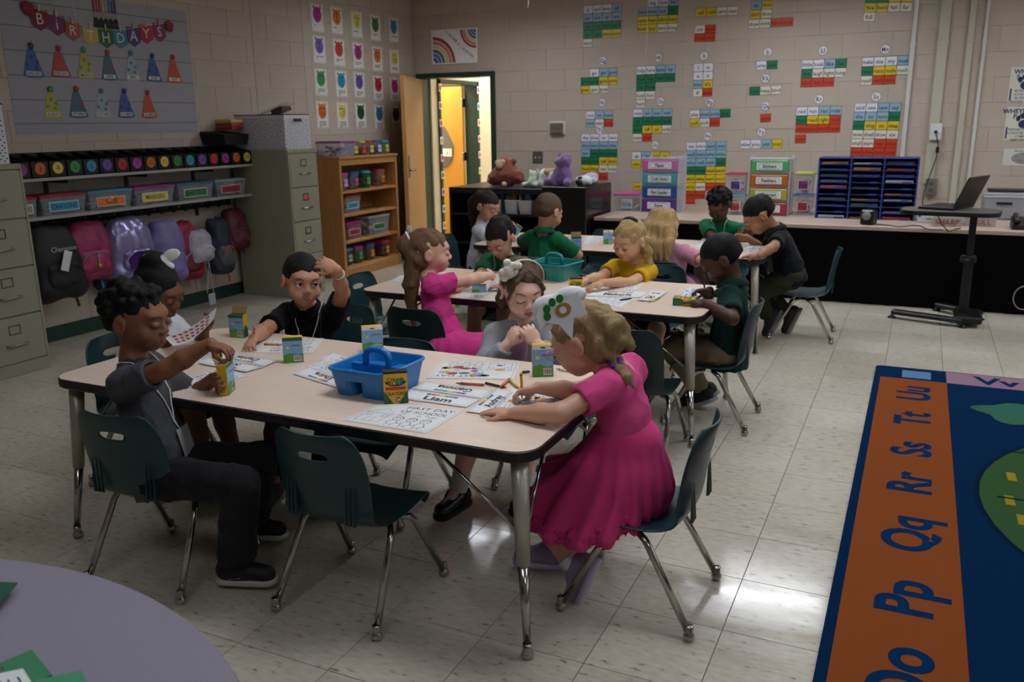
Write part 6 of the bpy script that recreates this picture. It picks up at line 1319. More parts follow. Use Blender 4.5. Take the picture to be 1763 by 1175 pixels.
kid('boy in a grey T-shirt and black trousers, pulling a crayon from a box', (-2.065, 1.80, .355), (-2.105, 1.785, .665), (-2.10, 1.80, .845), 22, (16, 8, 0),
    {'R': dict(w=aty(362, 592, 1.79), pole=(.2, -1, -.5), d=(1, .15, -.25), n=(0, -.1, -1), curl=1.0, thumb=.9, pinch=1), 'L': dict(w=atz(366, 652, .632), pole=(-.2, .6, -1), d=(1, -.25, .05), n=(-.1, -1, -.2), curl=.9)},
    {'R': dict(k=(-1.72, 1.765, .385), a=atz(406, 968, .085), fd=(.95, .3, 0)), 'L': dict(k=(-1.80, 1.94, .385), a=atz(432, 893, .085), fd=(.95, .3, 0))},
    '7d5036', dict(k='curly', c='0c0908', amp=.0018, freq=190, vox=.0045), dict(c='45464b', sl=.72, hem=.06, vox=.005), dict(k='pants', c='1d1d20', name='trousers', cuff=.062), ('0b0b0c', 'b3b1ad'), vox=.0045, ext=x1, lips='6e3f36', s=.99)
# 2 girl with white hair bow
def h2(S, hp, s, K): S.ell(hp(0, -.05, .105), (.05, .05, .042), k=.02)
def bow(K, c, w, col, name='hair_bow', r=None, u=None):
    r = nrm(K['HS'] if r is None else r); u = nrm(K['HU'] if u is None else u); S = SDF(.0045)
    for sx in (-1, 1): S.ell(c+r*sx*w*.5+u*.012, (w*.46, .009, w*.30), np.stack([nrm(r*sx+u*.3), nrm(np.cross(u, r)), nrm(np.cross(nrm(r*sx+u*.3), nrm(np.cross(u, r))))], 1), k=.01); S.cap(c, c+r*sx*w*.6-u*w*.5, .010, .014, k=.01)
    S.ell(c, (.016, .016, .016), k=.01); shape(name, S, CLOTH(col), K['t'])
K = kid('girl in a white polo with a white hair bow, holding a red patterned sheet', (-2.70, 2.36, .345), (-2.675, 2.37, .63), (-2.62, 2.36, .79), 5, (8, 22, 0),
    {'L': dict(w=aty(352, 566, 2.42), d=(.6, 0, .7), n=(-.2, -1, .1), curl=.8, pole=(0, .3, -1)), 'R': dict(w=aty(262, 600, 2.27), d=(.8, .3, .4), n=(0, .8, .5), curl=.8)},
    {'R': dict(k=(-2.44, 2.30, .375), a=(-2.40, 2.28, .08)), 'L': dict(k=(-2.44, 2.42, .375), a=(-2.38, 2.44, .08))},
    '6e432c', dict(k='back', c='0b0807', extra=h2, fl=.012), dict(c='c6c6cc', sl=.7, collar='cfcfd4'), dict(k='skirt', c='0c0c0e', len=.8), ('101012', '101012'), vox=.0055, lips='6e3f36', s=1.0)
bow(K, K['hp'](0, -.02, .125), .075, 'd2d0cf', r=A3([.75, .6, .15]))
# 3 boy scratching his head
def x3(K):
    c = K['C']; fw, up, sd = K['fw'], K['up'], K['sd']
    for u in (-1, 1): cord(K, [c+up*.06+sd*u*.045-fw*.02, c+up*.03+sd*u*.05+fw*.04, c-up*.05+fw*.09+sd*u*.035, c-up*.16+fw*.11+sd*u*.02, c-up*.22+fw*.11+sd*(.02*u)])
    badge(K, c-up*.105+fw*.11-sd*.03, .062, .026, 'dad9dd', 'Jeremiah')
    for u in (-1, 1): cord(K, [c+up*.05+sd*u*.056-fw*.02, c+up*.02+sd*u*.062+fw*.04, c-up*.12+fw*.1+sd*u*.055, c-up*.2+fw*.1+sd*u*.04], .004, '15161c', 'lanyard_strap')
w3 = aty(580, 464, 2.66)
K = kid('boy in a black polo scratching his head with one arm raised', (-2.31, 2.85, .345), (-2.255, 2.80, .63), (-2.235, 2.745, .793), 295, (322, 4, -6),
    {'R': dict(w=atz(436, 583, .625), d=(.35, -.85, -.3), n=(.3, .1, -1), curl=.9, pinch=1, pole=(-1, .3, -.6)), 'L': dict(w=w3, d=aty(545, 447, 2.62)-w3, n=(-.6, .6, -.4), curl=.85, pole=CR*1.0+A3([0, .2, .25]), thumb=.4)},
    {'R': dict(k=(-2.20, 2.52, .385), a=atz(468, 835, .085), fd=(.4, -.9, 0)), 'L': dict(k=(-2.02, 2.60, .385), a=(-1.93, 2.40, .085), fd=(.4, -.9, 0))},
    'b98468', dict(k='buzz', c='120d0b', g=.0045, amp=.0012, freq=200, fl=.008), dict(c='0e0e11', sl=.72, collar='121215', vox=.005), dict(k='pants', c='3d3a2c', name='trousers'), ('0d0d0e', '8a8a86'), vox=.0045, eyes=(.28, .22), ext=x3, lips='9a5a50', s=1.0)
q = MB(M('c9c5bf', .3, metal=.4, var=0)); b0 = lerp(K['J']['elL'], K['J']['wrL'], .8); ax = nrm(K['J']['wrL']-K['J']['elL']); e1 = nrm(np.cross(ax, (0, 0, 1))); e2 = np.cross(ax, e1)
q.tube([b0+(e1*math.cos(a)+e2*math.sin(a))*.0245 for a in np.linspace(0, 6.28, 19)[:-1]], .0028, 5, closed=True); q.build('bracelet', K['t'])
# 4 ponytail girl in pink
def h4(S, hp, s, K):
    b = hp(0, -.105, .055); tail(S, [hp(0, -.075, .065), hp(0, -.100, .062), hp(0, -.122, .030), aty(712, 440, 3.37), aty(709, 490, 3.36), aty(710, 535, 3.36), aty(712, 562, 3.36)], [.030, .024, .030, .036, .033, .022, .007], .012)
    tail(S, [hp(.008, -.112, .045), aty(706, 430, 3.39), aty(701, 490, 3.37), aty(704, 545, 3.36)], [.018, .022, .020, .006], .01)
def x4(K): q = MB(M('d4d0c6', .6, var=0)); h = K['hp']; q.tube([h(.026*math.cos(a), -.096-.012*math.sin(a), .064+.024*math.sin(a)) for a in np.linspace(0, 6.28, 15)[:-1]], .006, 6, closed=True); q.build('hair_tie', K['t']); c = K['C']; cord(K, [c+K['up']*.06-K['sd']*.05, c+K['up']*.05-K['fw']*.05, c+K['up']*.06+K['sd']*.04], .0025)
kid('girl with a long ponytail and pink dress, sitting at the middle table', (-1.94, 3.37, .35), (-2.015, 3.41, .665), (-2.035, 3.425, .825), 28, (34, 2, 0),
    {'R': dict(w=aty(846, 474, 3.62), pole=CR*1.0+A3([0, 0, .1]), d=(-.4, .7, .1), n=(-.5, -.3, -.7), curl=1.0), 'L': dict(w=aty(826, 476, 3.80), d=(.3, .8, 0), n=(0, 0, -1), curl=.7)},
    {'R': dict(k=(-1.66, 3.30, .385), a=(-1.60, 3.34, .075)), 'L': dict(k=(-1.68, 3.44, .385), a=(-1.62, 3.46, .075))},
    'd8a890', dict(k='back', c='6b4f38', extra=h4, vox=.0048, brow='6b4f38', amp=.0028, freq=150), dict(c='c93a82', sl=.62, name='dress_bodice', hem=.0, vox=.0052), dict(k='skirt', c='c93a82', len=.95, drop=.08, name='dress_skirt', pleat=.004), ('c9b6bd', 'c9c4c6'), vox=.005, ext=x4, lips='b06a66')
# 5 girl with flower headband
def h5(S, hp, s, K):
    for sx in (-1, 1):
        tail(S, [hp(sx*.006, .062, .098), hp(sx*.042, .074, .066), hp(sx*.062, .058, .020), hp(sx*.066, .036, -.030)], [.006, .0065, .006, .003], .006)
        tail(S, [hp(sx*.070, -.01, .0), hp(sx*.068, -.035, -.05), hp(sx*.055, -.06, -.10)], [.016, .020, .012], .01)
    tail(S, [hp(0, -.08, .0), hp(0, -.085, -.08), hp(0, -.08, -.13)], [.045, .04, .02], .02)
def x5(K):
    h = K['hp']; q = MB(M('cfc6b4', .35, var=.05)); q.tube([h(.083*math.cos(a), -.004+.012*math.sin(a), .030+.0885*math.sin(a)) for a in np.linspace(-.1, math.pi+.1, 22)], .0042, 6); q.build('headband', K['t'])
    c0 = h(-.060, .028, .098); S = SDF(.0035)
    for k in range(9): a = k*2.4; r_ = .008*math.sqrt(k); S.ell(c0+K['HS']*r_*1.6*math.cos(a)+K['HU']*r_*1.6*math.sin(a)+K['HF']*(.012-.001*k), (.0145, .011, .0145), K['RH3'], k=.002)
    shape('headband_flower', S, CLOTH('d9d3c2', .5), K['t'])
    c, fw, up, sd = K['C'], K['fw'], K['up'], K['sd']; S = SDF(.005); S.ell(lerp(K['P'], c, .66)+fw*.008, (.055, .076, .14), K['RB3'], k=.02); S.ell(lerp(K['P'], c, .3)+fw*.008, (.055, .08, .12), K['RB3'], k=.02); S.ell(c+up*.055+fw*.02, (.055, .05, .052), K['RB3'], k=.001, sub=True); o = shape('tee_front', S, CLOTH('b58aa5'), K['t'], wob(.0015, 50, 3)); K['top'] = o
    print_on(K, lerp(K['P'], c, .42), '', .05, '2c5a3c', rows=['Welcome', 'School'], maxw=.1)
    for u in (-1, 1): cord(K, [c+up*.05+sd*u*.04, c+up*.02+sd*u*.035+fw*.05, c-up*.08+fw*.09+sd*u*.012], .002)
w5 = aty(874, 592, 2.70)
kid('girl in a grey cardigan with a white flower headband', (-1.31, 2.90, .345), (-1.305, 2.845, .63), (-1.275, 2.79, .815), 288, (312, 16, 3),
    {'R': dict(w=w5, d=aty(890, 565, 2.70)-w5, n=(.5, .6, .2), curl=1.25, pole=(-.8, .1, -.8)), 'L': dict(w=aty(925, 592, 2.69), d=aty(908, 566, 2.68)-aty(925, 592, 2.69), n=(-.5, .6, .2), curl=1.25, pole=(.8, .1, -.8))},
    {'R': dict(k=(-1.37, 2.58, .36), a=atz(787, 846, .09), fd=(-.1, -1, 0), style='mary'), 'L': dict(k=(-1.17, 2.56, .36), a=atz(905, 838, .085), fd=(.1, -1, 0), style='mary')},
    'e0b8a4', dict(k='back', c='574434', extra=h5, vox=.0045, amp=.0025, freq=170, fl=.022, g=.006), dict(c='9a9ca0', sl=1.86, name='cardigan', hem=.05, vox=.005, neck=.03), dict(k='skirt', c='3a3640', len=.7), ('0a0a0b', '0a0a0b'), vox=.0045, socks=('c9c7c4', .28), ext=x5, lips='a8605c')
# 6 girl in pink with a white bow
def h6(S, hp, s, K):
    tail(S, [hp(.0, -.07, .03), hp(.01, -.112, -.01), hp(.012, -.118, -.05)], [.05, .036, .024], .015)
    B_ = [hp(.012, -.112, -.03), hp(.016, -.125, -.065), aty(1052, 600, 2.24), aty(1060, 622, 2.215)]
    for k in range(7):
        u = k/6*3; i = min(2, int(u)); p = lerp(B_[i], B_[i+1], u-i); S.ell(p+K['HS']*(.008 if k % 2 else -.008), (.019, .019, .022), k=.004)
    S.chain([aty(1062, 628, 2.21), aty(1078, 648, 2.195), aty(1092, 668, 2.19)], [.014, .017, .005], k=.006)
def x6(K):
    h = K['hp']; q = MB(M('5b35a8', .5, var=.05)); c = aty(1061, 625, 2.212)
    for k in range(8): a = k*.8; q.ball(c+A3([.010*math.cos(a), .006*math.sin(a)-.004, .010*math.sin(a)]), .009, 5)
    q.build('hair_tie', K['t'], )
    # paper-stiff bow with glitter paw
    T = frame(aty(968, 545, 2.115), nrm(A3([.80, .25, .25])), nrm(A3([-.25, .15, .95]))); W = M('d6d6da', .6, var=.03); q = MB(W)
    vs = [(.0, .03), (.055, .055), (.068, -.012), (.030, -.012), (.016, -.068), (-.012, -.020), (-.045, -.006), (-.066, -.022), (-.070, .020), (-.045, .05)]
    q.prism([(a, b) for a, b in reversed(vs)], -.003, .003, T); bo = q.build('hair_bow', K['t'])
    S = SDF(.004); Tm = np.array(T); f_ = lambda a, b, c_: (Tm@A3([a, b, c_, 1]))[:3]; R_ = Tm[:3, :3]; S.ell(f_(-.03, .035, -.014), (.05, .034, .016), R_, k=.01); S.ell(f_(.03, .05, -.016), (.045, .026, .016), R_, k=.01); S.ell(f_(-.055, .0, -.012), (.026, .03, .012), R_, k=.01); shape('bow_loops', S, W, K['t'])
    for (a, b, col) in ((-.038, .030, '1f7a2f'), (-.020, .044, '1f7a2f'), (.002, .048, '1f7a2f'), (-.040, .010, '1f7a2f')): q = MB(M(col, .3, var=.5, vscale=300, metal=.3)); q.prism(circle(.0105, 14, a, b, .0118), .003, .005, T); q.build('paw_toe', bo)
    q = MB(M('b08a4a', .3, var=.5, vscale=300, metal=.4)); q.prism(circle(.023, 18, .006, .016, .0195), .003, .005, T); q.use(W); q.flat(circle(.010, 12, .006, .016), .0054, T); q.build('paw_pad', bo)
    # glasses
    q = MB(M('c07a86', .3, var=0))
    for sx in (-1, 1):
        q.tube([h(sx*.032+.021*math.cos(a), .106-.004*abs(math.cos(a)), -.002+.016*math.sin(a)) for a in np.linspace(0, 6.28, 17)[:-1]], .0016, 5, closed=True); q.tube([h(sx*.053, .100, .002), h(sx*.070, .06, .004), h(sx*.080, .0, .004), h(sx*.079, -.02, -.01)], .0017, 5)
    q.tube([h(-.011, .108, .0), h(.011, .108, .0)], .0016, 5); q.build('glasses', K['t'])
    S = SDF(.0055);
    for o in (0, .022): S.chain([A3(p)+A3([0, 0, o]) for p in R6+R6[:1]], [.019]*13, k=.008)
    shape('dress_ruffle', S, CLOTH('b8306a', .5), K['t'], folds(.012, 110, 5))
kid('girl in a bright pink dress with a big white paw-print bow', (-.69, 2.28, .355), (-.735, 2.28, .682), (-.838, 2.255, .792), 180, (177, 30, 0),
    {'L': dict(w=atz(884, 712, .608), pole=(.3, -1, -.2), d=(-1, .1, -.05), n=(0, 0, -1), curl=.15, thumb=.3), 'R': dict(w=atz(926, 668, .64), pole=(.2, .8, -.6), d=(-.9, -.35, -.25), n=(-.2, -.5, -1), curl=.85, pinch=1)},
    {'L': dict(k=(-.97, 2.20, .285), a=(-.835, 2.175, .105), fd=(-.35, .05, -.9), fu=(-.9, 0, .35)), 'R': dict(k=(-.98, 2.36, .285), a=(-.955, 2.31, .085), fd=(-.9, -.3, -.1))},
    'c99a80', dict(k='back', c='8a7350', extra=h6, vox=.0045, amp=.003, freq=170, brow='8a6a45', fl=.006), dict(c='cc4880', sl=.6, name='dress_bodice', hem=.0, vox=.005), dict(k='skirt', c='c43a74', len=.9, hemline=R6, name='dress_skirt', pleat=.0055), ('8d7f9c', 'b4abc6'), vox=.0045, socks=('b9c6cc', .16), ext=x6, lips='b06a66', s=1.0)
# 7 boy in green T-shirt
def x7(K): c, fw, up, sd = K['C'], K['fw'], K['up'], K['sd']; badge(K, c-up*.03+fw*.1+sd*.02, .055, .022, 'b9a5a5'); print_on(K, lerp(K['P'], c, .52), '', .05, '8fb59a', rows=['Spring', 'Grove'], maxw=.15); [cord(K, [c+up*.05+sd*u*.045, c+up*.0+sd*u*.05+fw*.06, c-up*.1+fw*.1+sd*u*.03], .002) for u in (-1, 1)]
kid('boy with dark wavy hair in a green printed T-shirt, colouring', (-2.14, 4.46, .345), (-2.11, 4.37, .625), (-2.075, 4.265, .785), 275, (262, 38, 0),
    {'R': dict(w=atz(822, 477, .625), d=(.5, -.7, -.1), n=(0, 0, -1), curl=.8, pinch=1), 'L': dict(w=atz(872, 492, .615), d=(-.7, -.5, 0), n=(0, 0, -1), curl=.4)},
    {'R': dict(k=(-2.20, 4.18, .385), a=(-2.2, 4.12, .08)), 'L': dict(k=(-2.02, 4.18, .385), a=(-2.0, 4.12, .08))},
    'bf8f78', dict(k='short', c='1c130f', amp=.004, freq=90, d=.017), dict(c='14613c', sl=.8), dict(k='shorts', c='3a3630'), ('2a2a2c', '9a9a98'), vox=.006, ext=x7)
# 8 girl in white at the rear
def h8(S, hp, s, K): S.ell(hp(0, -.04, .105), (.022, .022, .02), k=.015); tail(S, [hp(0, -.09, .05), hp(.0, -.12, -.03), hp(.01, -.10, -.12), hp(.01, -.09, -.20)], [.035, .045, .04, .015], .015)
K = kid('girl in a white top with half-up dark hair, holding a crayon box', (-2.93, 5.63, .345), (-2.88, 5.62, .655), (-2.83, 5.60, .82), 10, (-12, 22, 0),
    {'R': dict(w=aty(870, 392, 5.46), d=(.8, .2, .2), n=(0, .6, -.5), curl=.9, pole=(0, -.6, -1)), 'L': dict(w=aty(874, 388, 5.58), d=(.8, -.2, .2), n=(0, -.8, -.3), curl=.9)},
    {'R': dict(k=(-2.68, 5.56, .385), a=(-2.66, 5.55, .08)), 'L': dict(k=(-2.68, 5.70, .385), a=(-2.66, 5.7, .08))},
    'b98a70', dict(k='back', c='2a1c16', extra=h8), dict(c='bfc1ca', sl=1.5), dict(k='pants', c='22222a', name='trousers'), vox=.0065)
# 9 boy in green polo from behind
kid('boy with a short fade haircut in a green polo, seen from behind', (-2.17, 5.06, .345), (-2.165, 5.09, .67), (-2.125, 5.07, .85), 85, (72, 22, 0),
    {'R': dict(w=aty(985, 440, 5.30), d=(-.2, .9, 0), n=(0, 0, -1), curl=.5, pole=(1, -.2, -.4)), 'L': dict(w=aty(902, 418, 5.42), d=(.2, .9, 0), n=(0, 0, -1), curl=.5, pole=(-1, -.2, -.4))},
    {'R': dict(k=(-2.08, 5.30, .385), a=(-2.08, 5.32, .08)), 'L': dict(k=(-2.24, 5.30, .385), a=(-2.24, 5.32, .08))},
    'c08d74', dict(k='buzz', c='57432f', g=.006, amp=.001, fl=-.005), dict(c='14613c', sl=.85, collar='125636'), dict(k='shorts', c='8a7a5c'), vox=.006, s=1.05)
# 10 girl in yellow
def h10(S, hp, s, K):
    r = np.random.default_rng(8)
    for sx in (-1, 1):
        for k in range(7): S.ell(hp(sx*(.062+.012*r.random()), -.05+.02*r.random(), -.01-.022*k), (.024, .022, .022), k=.006)
    for k in range(9): S.ell(hp(-.05+.1*r.random(), -.08, -.01-.018*k), (.026, .024, .024), k=.008)
def x10(K):
    h = K['hp']; q = MB(M('17171a', .4, var=.5, vscale=300)); 
    for k in range(7): q.ball(h(-.035+.012*k, -.035, .112-.0009*(k-3)**2), .012, 5)
    q.build('hair_scrunchie', K['t']); c, fw, up, sd = K['C'], K['fw'], K['up'], K['sd']; badge(K, c-up*.14+fw*.1+sd*.02, .04, .025, 'cfcfd4'); [cord(K, [c+up*.05+sd*u*.045, c+up*.0+sd*u*.045+fw*.06, c-up*.12+fw*.1+sd*u*.02], .0018, 'b9a87a') for u in (-1, 1)]
kid('girl with curly blonde hair in a yellow shirt, reaching across the table', (-1.36, 4.50, .345), (-1.36, 4.41, .625), (-1.355, 4.34, .79), 262, (248, 18, 0),
    {'R': dict(w=atz(1012, 480, .625), d=(-.4, -.8, -.2), n=(0, 0, -1), curl=.4), 'L': dict(w=atz(1036, 487, .632), d=(-.6, -.7, -.2), n=(0, 0, -1), curl=.5, pole=(.6, 0, -.5))},
    {'R': dict(k=(-1.30, 4.16, .375), a=(-1.31, 4.12, .075), style='sandal'), 'L': dict(k=(-1.14, 4.14, .375), a=atz(1116, 662, .07), fd=(.1, -1, 0), style='sandal')},
    'cb9a78', dict(k='back', c='a58a5e', extra=h10, brow='8a6f48', amp=.003, freq=140), dict(c='c79a10', sl=.6, name='shirt'), dict(k='skirt', c='0c0c0e', len=.92, drop=.03), ('6d4026', '5a3620'), vox=.006, ext=x10, lips='a8605a')
# 11 long-haired girl from behind
def h11(S, hp, s, K):
    for sx in (-.9, -.3, .3, .9): tail(S, [hp(sx*.05, -.075, .04), hp(sx*.07, -.10, -.06), hp(sx*.075-.01, -.11, -.16), hp(sx*.06-.02, -.10, -.26)], [.04, .042, .036, .012], .012)
kid('girl with long wavy blonde hair and pale pink top, seen from behind', (-1.345, 5.13, .345), (-1.35, 5.18, .615), (-1.385, 5.16, .775), 72, (80, 28, -8),
    {'R': dict(w=atz(1232, 436, .62), d=(-.5, .8, 0), n=(0, 0, -1), curl=.5, pole=(1, -.8, -.3)), 'L': dict(w=(-1.45, 5.42, .625), d=(.2, .9, 0), n=(0, 0, -1), curl=.5)},
    {'R': dict(k=(-1.25, 5.36, .385), a=(-1.25, 5.4, .08)), 'L': dict(k=(-1.42, 5.36, .385), a=(-1.42, 5.4, .08))},
    'c99878', dict(k='back', c='9c7f56', extra=h11, amp=.005, freq=90), dict(c='b98298', sl=.8), dict(k='skirt', c='b98298'), vox=.006)
# 12 boy in green at the far side
def x12(K): c, fw, up, sd = K['C'], K['fw'], K['up'], K['sd']; badge(K, c-up*.02+fw*.1, .06, .025, 'b9b9bc'); print_on(K, lerp(K['P'], c, .62), '', .075, 'a8b56a', rows=['OREGON'], maxw=.17); [cord(K, [c+up*.05+sd*u*.045, c+up*.0+sd*u*.05+fw*.06, c-up*.06+fw*.1+sd*u*.03], .002) for u in (-1, 1)]
kid('boy in a green lettered T-shirt at the far side of the rear table', (-1.28, 6.24, .36), (-1.265, 6.16, .66), (-1.255, 6.09, .825), 268, (255, 36, 0),
    {'R': dict(w=atz(1252, 412, .635), d=(.8, -.4, 0), n=(0, 0, -1), curl=.6, pole=(-1, 0, -.6)), 'L': dict(w=aty(1278, 396, 5.92), d=(-.2, -.5, -.7), n=(-.5, -.5, 0), curl=.8, pole=(1, .2, -.2))},
    {'R': dict(k=(-1.33, 5.98, .385), a=(-1.33, 5.96, .08)), 'L': dict(k=(-1.18, 5.98, .385), a=(-1.18, 5.96, .08))},
    '50331f', dict(k='curly', c='0a0706', g=.011, amp=.004, freq=190), dict(c='14613c', sl=.8), dict(k='pants', c='8a7a5c', name='trousers'), vox=.0065, ext=x12, lips='4a2a22')
# 13 boy leaning over the rear table
def x13(K): c, fw, up, sd = K['C'], K['fw'], K['up'], K['sd']; cord(K, [c+up*.05-sd*.045, c-sd*.05+fw*.06, c-up*.14+fw*.1-sd*.02, c-up*.2+fw*.1], .0025)
kid('boy in a dark polo and olive trousers leaning over the rear table', (-.70, 5.74, .42), (-.79, 5.70, .675), (-.905, 5.63, .81), 190, (198, 40, 0),
    {'L': dict(w=atz(1306, 440, .61), pole=(.9, -.8, .1), d=(-.9, .1, -.1), n=(0, 0, -1), curl=.2), 'R': dict(w=aty(1285, 408, 5.80), d=(-.9, .0, .1), n=(0, -.4, -.8), curl=.9, pinch=1)},
    {'L': dict(k=(-.89, 5.64, .30), a=atz(1322, 545, .13), fd=(-.35, -.1, -.9), fu=(-.9, 0, .35)), 'R': dict(k=(-.88, 5.80, .30), a=atz(1356, 540, .13), fd=(-.35, -.1, -.9), fu=(-.9, .1, .35))},
    '9c6c50', dict(k='short', c='0d0a0a', g=.008, amp=.002, fl=.010, nape=-.03), dict(c='101116', sl=.72, collar='14151a'), dict(k='pants', c='2f2e20', name='trousers', len=.95), ('19191a', '6e6b66'), vox=.006, lips='8a5048', s=1.08)
# 14 boy in dark green polo
kid('boy in a dark green polo writing at the end of the middle table', (-.735, 3.95, .345), (-.735, 3.945, .63), (-.79, 3.925, .785), 182, (192, 34, 0),
    {'L': dict(w=atz(1213, 522, .61), pole=(.6, -1, -.5), d=(-.95, .15, 0), n=(0, 0, -1), curl=.25), 'R': dict(w=atz(1222, 500, .635), pole=(.3, 1, -.5), d=(-.95, -.2, -.1), n=(0, -.3, -1), curl=.9, pinch=1)},
    {'L': dict(k=(-.985, 3.88, .345), a=atz(1207, 668, .10), fd=(-.75, -.15, -.55), fu=(-.6, 0, .8)), 'R': dict(k=(-.985, 4.02, .345), a=(-.90, 4.10, .09), fd=(-.8, 0, -.4), fu=(-.4, 0, .9))},
    '452a1c', dict(k='buzz', c='090707', g=.005, amp=.001, fl=.006, nape=-.035), dict(c='0c2f2a', sl=.74, collar='0d2b27', hem=.07), dict(k='pants', c='75664f', name='trousers'), ('0c0c0d', 'a5a3a8'), vox=.0055, lips='4a2a22', s=1.03, socks=('b9ac90', .2))
# ============================================================ THINGS ON THE TABLES
TZ = TH+.0006
def quad_map(px, z):
    P = [atz(x, y, z) for x, y in px]
    return lambda u, v: lerp(lerp(P[0], P[1], u), lerp(P[3], P[2], u), v)          # px order: near-left, near-right, far-right, far-left as read by the owner
def curve_strip(m, pts, f, w, z):
    P = [f(*p) for p in pts]; vs = []; fs = []
    for i in range(len(P)):
        t = nrm(P[min(i+1, len(P)-1)]-P[max(i-1, 0)]); n = A3([-t[1], t[0], 0])*w/2; vs += [P[i]-n+A3([0, 0, z]), P[i]+n+A3([0, 0, z])]
    m.add(vs, [(2*i, 2*i+2, 2*i+3, 2*i+1) for i in range(len(P)-1)])
SHW = M('d9d9d8', .7, var=.02)
def sheet(px, label, seed=1, lift=0., colour=None, words=('FIRST DAY', 'OF SCHOOL'), z=TZ, art=True, group='colouring sheets'):
    r = random.Random(seed); f = quad_map(px, z+lift); t = thing('colouring_sheet', f(.5, .5), label, 'paper', group); m = MB(SHW); c = [f(0, 0), f(1, 0), f(1, 1), f(0, 1)]; d = A3([0, 0, .0008]); 
    m.add(c+[p+d for p in c], [(3, 2, 1, 0), (4, 5, 6, 7), (0, 1, 5, 4), (1, 2, 6, 5), (2, 3, 7, 6), (3, 0, 4, 7)]); m.fix = True; m.build('paper', t)
    if not art: return t
    m = MB(INK); g = lambda pts, w=.0016: curve_strip(m, pts, f, w, .0011)
    g([(.03, .03), (.97, .03), (.97, .97), (.03, .97), (.03, .03)], .0012)
    O = lambda cx, cy, a, b, n=14: [(cx+a*math.cos(2*math.pi*k/n), cy+b*math.sin(2*math.pi*k/n)) for k in range(n+1)]
    for k in range(3):
        cx = .5+.16*k; g(O(cx, .36, .055, .07)); g(O(cx, .20, .05, .09)); g([(cx-.05, .40), (cx-.02, .46), (cx+.03, .45), (cx+.06, .38)]); g([(cx-.03, .12), (cx-.035, .06)]); g([(cx+.03, .12), (cx+.035, .06)]); g(O(cx-.02, .37, .008, .012, 6)); g(O(cx+.02, .37, .008, .012, 6)); g([(cx-.05, .22), (cx-.08, .16)]); g([(cx+.05, .22), (cx+.08, .16)])
    g([(.08, .12), (.36, .12), (.36, .5), (.08, .5), (.08, .12)]); g([(.05, .5), (.22, .72), (.39, .5), (.05, .5)]); g([(.18, .12), (.18, .3), (.26, .3), (.26, .12)])
    for a in (.11, .29): g([(a, .36), (a+.05, .36), (a+.05, .45), (a, .45), (a, .36)])
    for k in range(6): a, b = r.uniform(.4, .92), r.uniform(.5, .6); g(O(a, b, .02, .02, 7))
    vs0 = len(m.v); mm = MB(INK)
    for i, s_ in enumerate(words): text(mm, s_, None, .15, .66, .85-.17*i, 0, .56, 0.)
    m.add([f(x, y)+A3([0, 0, .0011]) for x, y, _ in mm.v], mm.f); m.build('line_art', t)
    if colour:
        for k in range(14):
            q = MB(M(r.choice(colour), .7, var=.1)); a, b = r.uniform(.1, .9), r.uniform(.1, .85); w_, h_ = r.uniform(.03, .07), r.uniform(.04, .09)
            q.add([f(a+w_*math.cos(2*math.pi*i/8), b+h_*math.sin(2*math.pi*i/8))+A3([0, 0, .0009]) for i in range(8)], [tuple(range(8))]); q.build('crayon_fill', t)
    return t
RBW = ['5a2a86', 'c0392b', 'd9822b', 'e0c63a', '3f9a4a', '2f8fb0', '2f55b0']
def tent(px, name, label, seed=0, lift=.0012, z=TZ):
    f = quad_map(px, z+lift); t = thing('name_card', f(.5, .5), label, 'name card', 'name cards on the tables'); c = [f(0, 0), f(1, 0), f(1, 1), f(0, 1)]; d = A3([0, 0, .0012]); m = MB(SHW); m.add(c+[p+d for p in c], [(3, 2, 1, 0), (4, 5, 6, 7), (0, 1, 5, 4), (1, 2, 6, 5), (2, 3, 7, 6), (3, 0, 4, 7)]); m.fix = True; m.build('card', t)
    m = MB(INK); curve_strip(m, [(.02, .06), (.98, .06), (.98, .94), (.02, .94), (.02, .06)], f, .0018, .0014); curve_strip(m, [(.05, .15), (.95, .15), (.95, .85), (.05, .85), (.05, .15)], f, .0009, .0014); mm = MB(INK); W_ = np.linalg.norm(c[1]-c[0]); H_ = np.linalg.norm(c[3]-c[0]); text(mm, name, None, H_*.52, W_/2, H_*.40, 0, W_*.5, .03); m.add([f(x/W_, y/H_)+A3([0, 0, .0015]) for x, y, _ in mm.v], mm.f); m.build('lettering', t)
    for k, c_ in enumerate(RBW): q = MB(M(c_, .6, var=0)); a = .27+.065*k; q.add([f(a, .70)+A3([0, 0, .0014]), f(a+.06, .69)+A3([0, 0, .0014]), f(a+.065, .84)+A3([0, 0, .0014]), f(a+.005, .82)+A3([0, 0, .0014])], [(0, 1, 2, 3)]); q.build('rainbow_swatch', t)
    return t
YEL, GRN_, SKY = M('d9b21a', .4, var=.03), M('1d5a2c', .4, var=.03), M('6f9fc9', .4, var=.04)
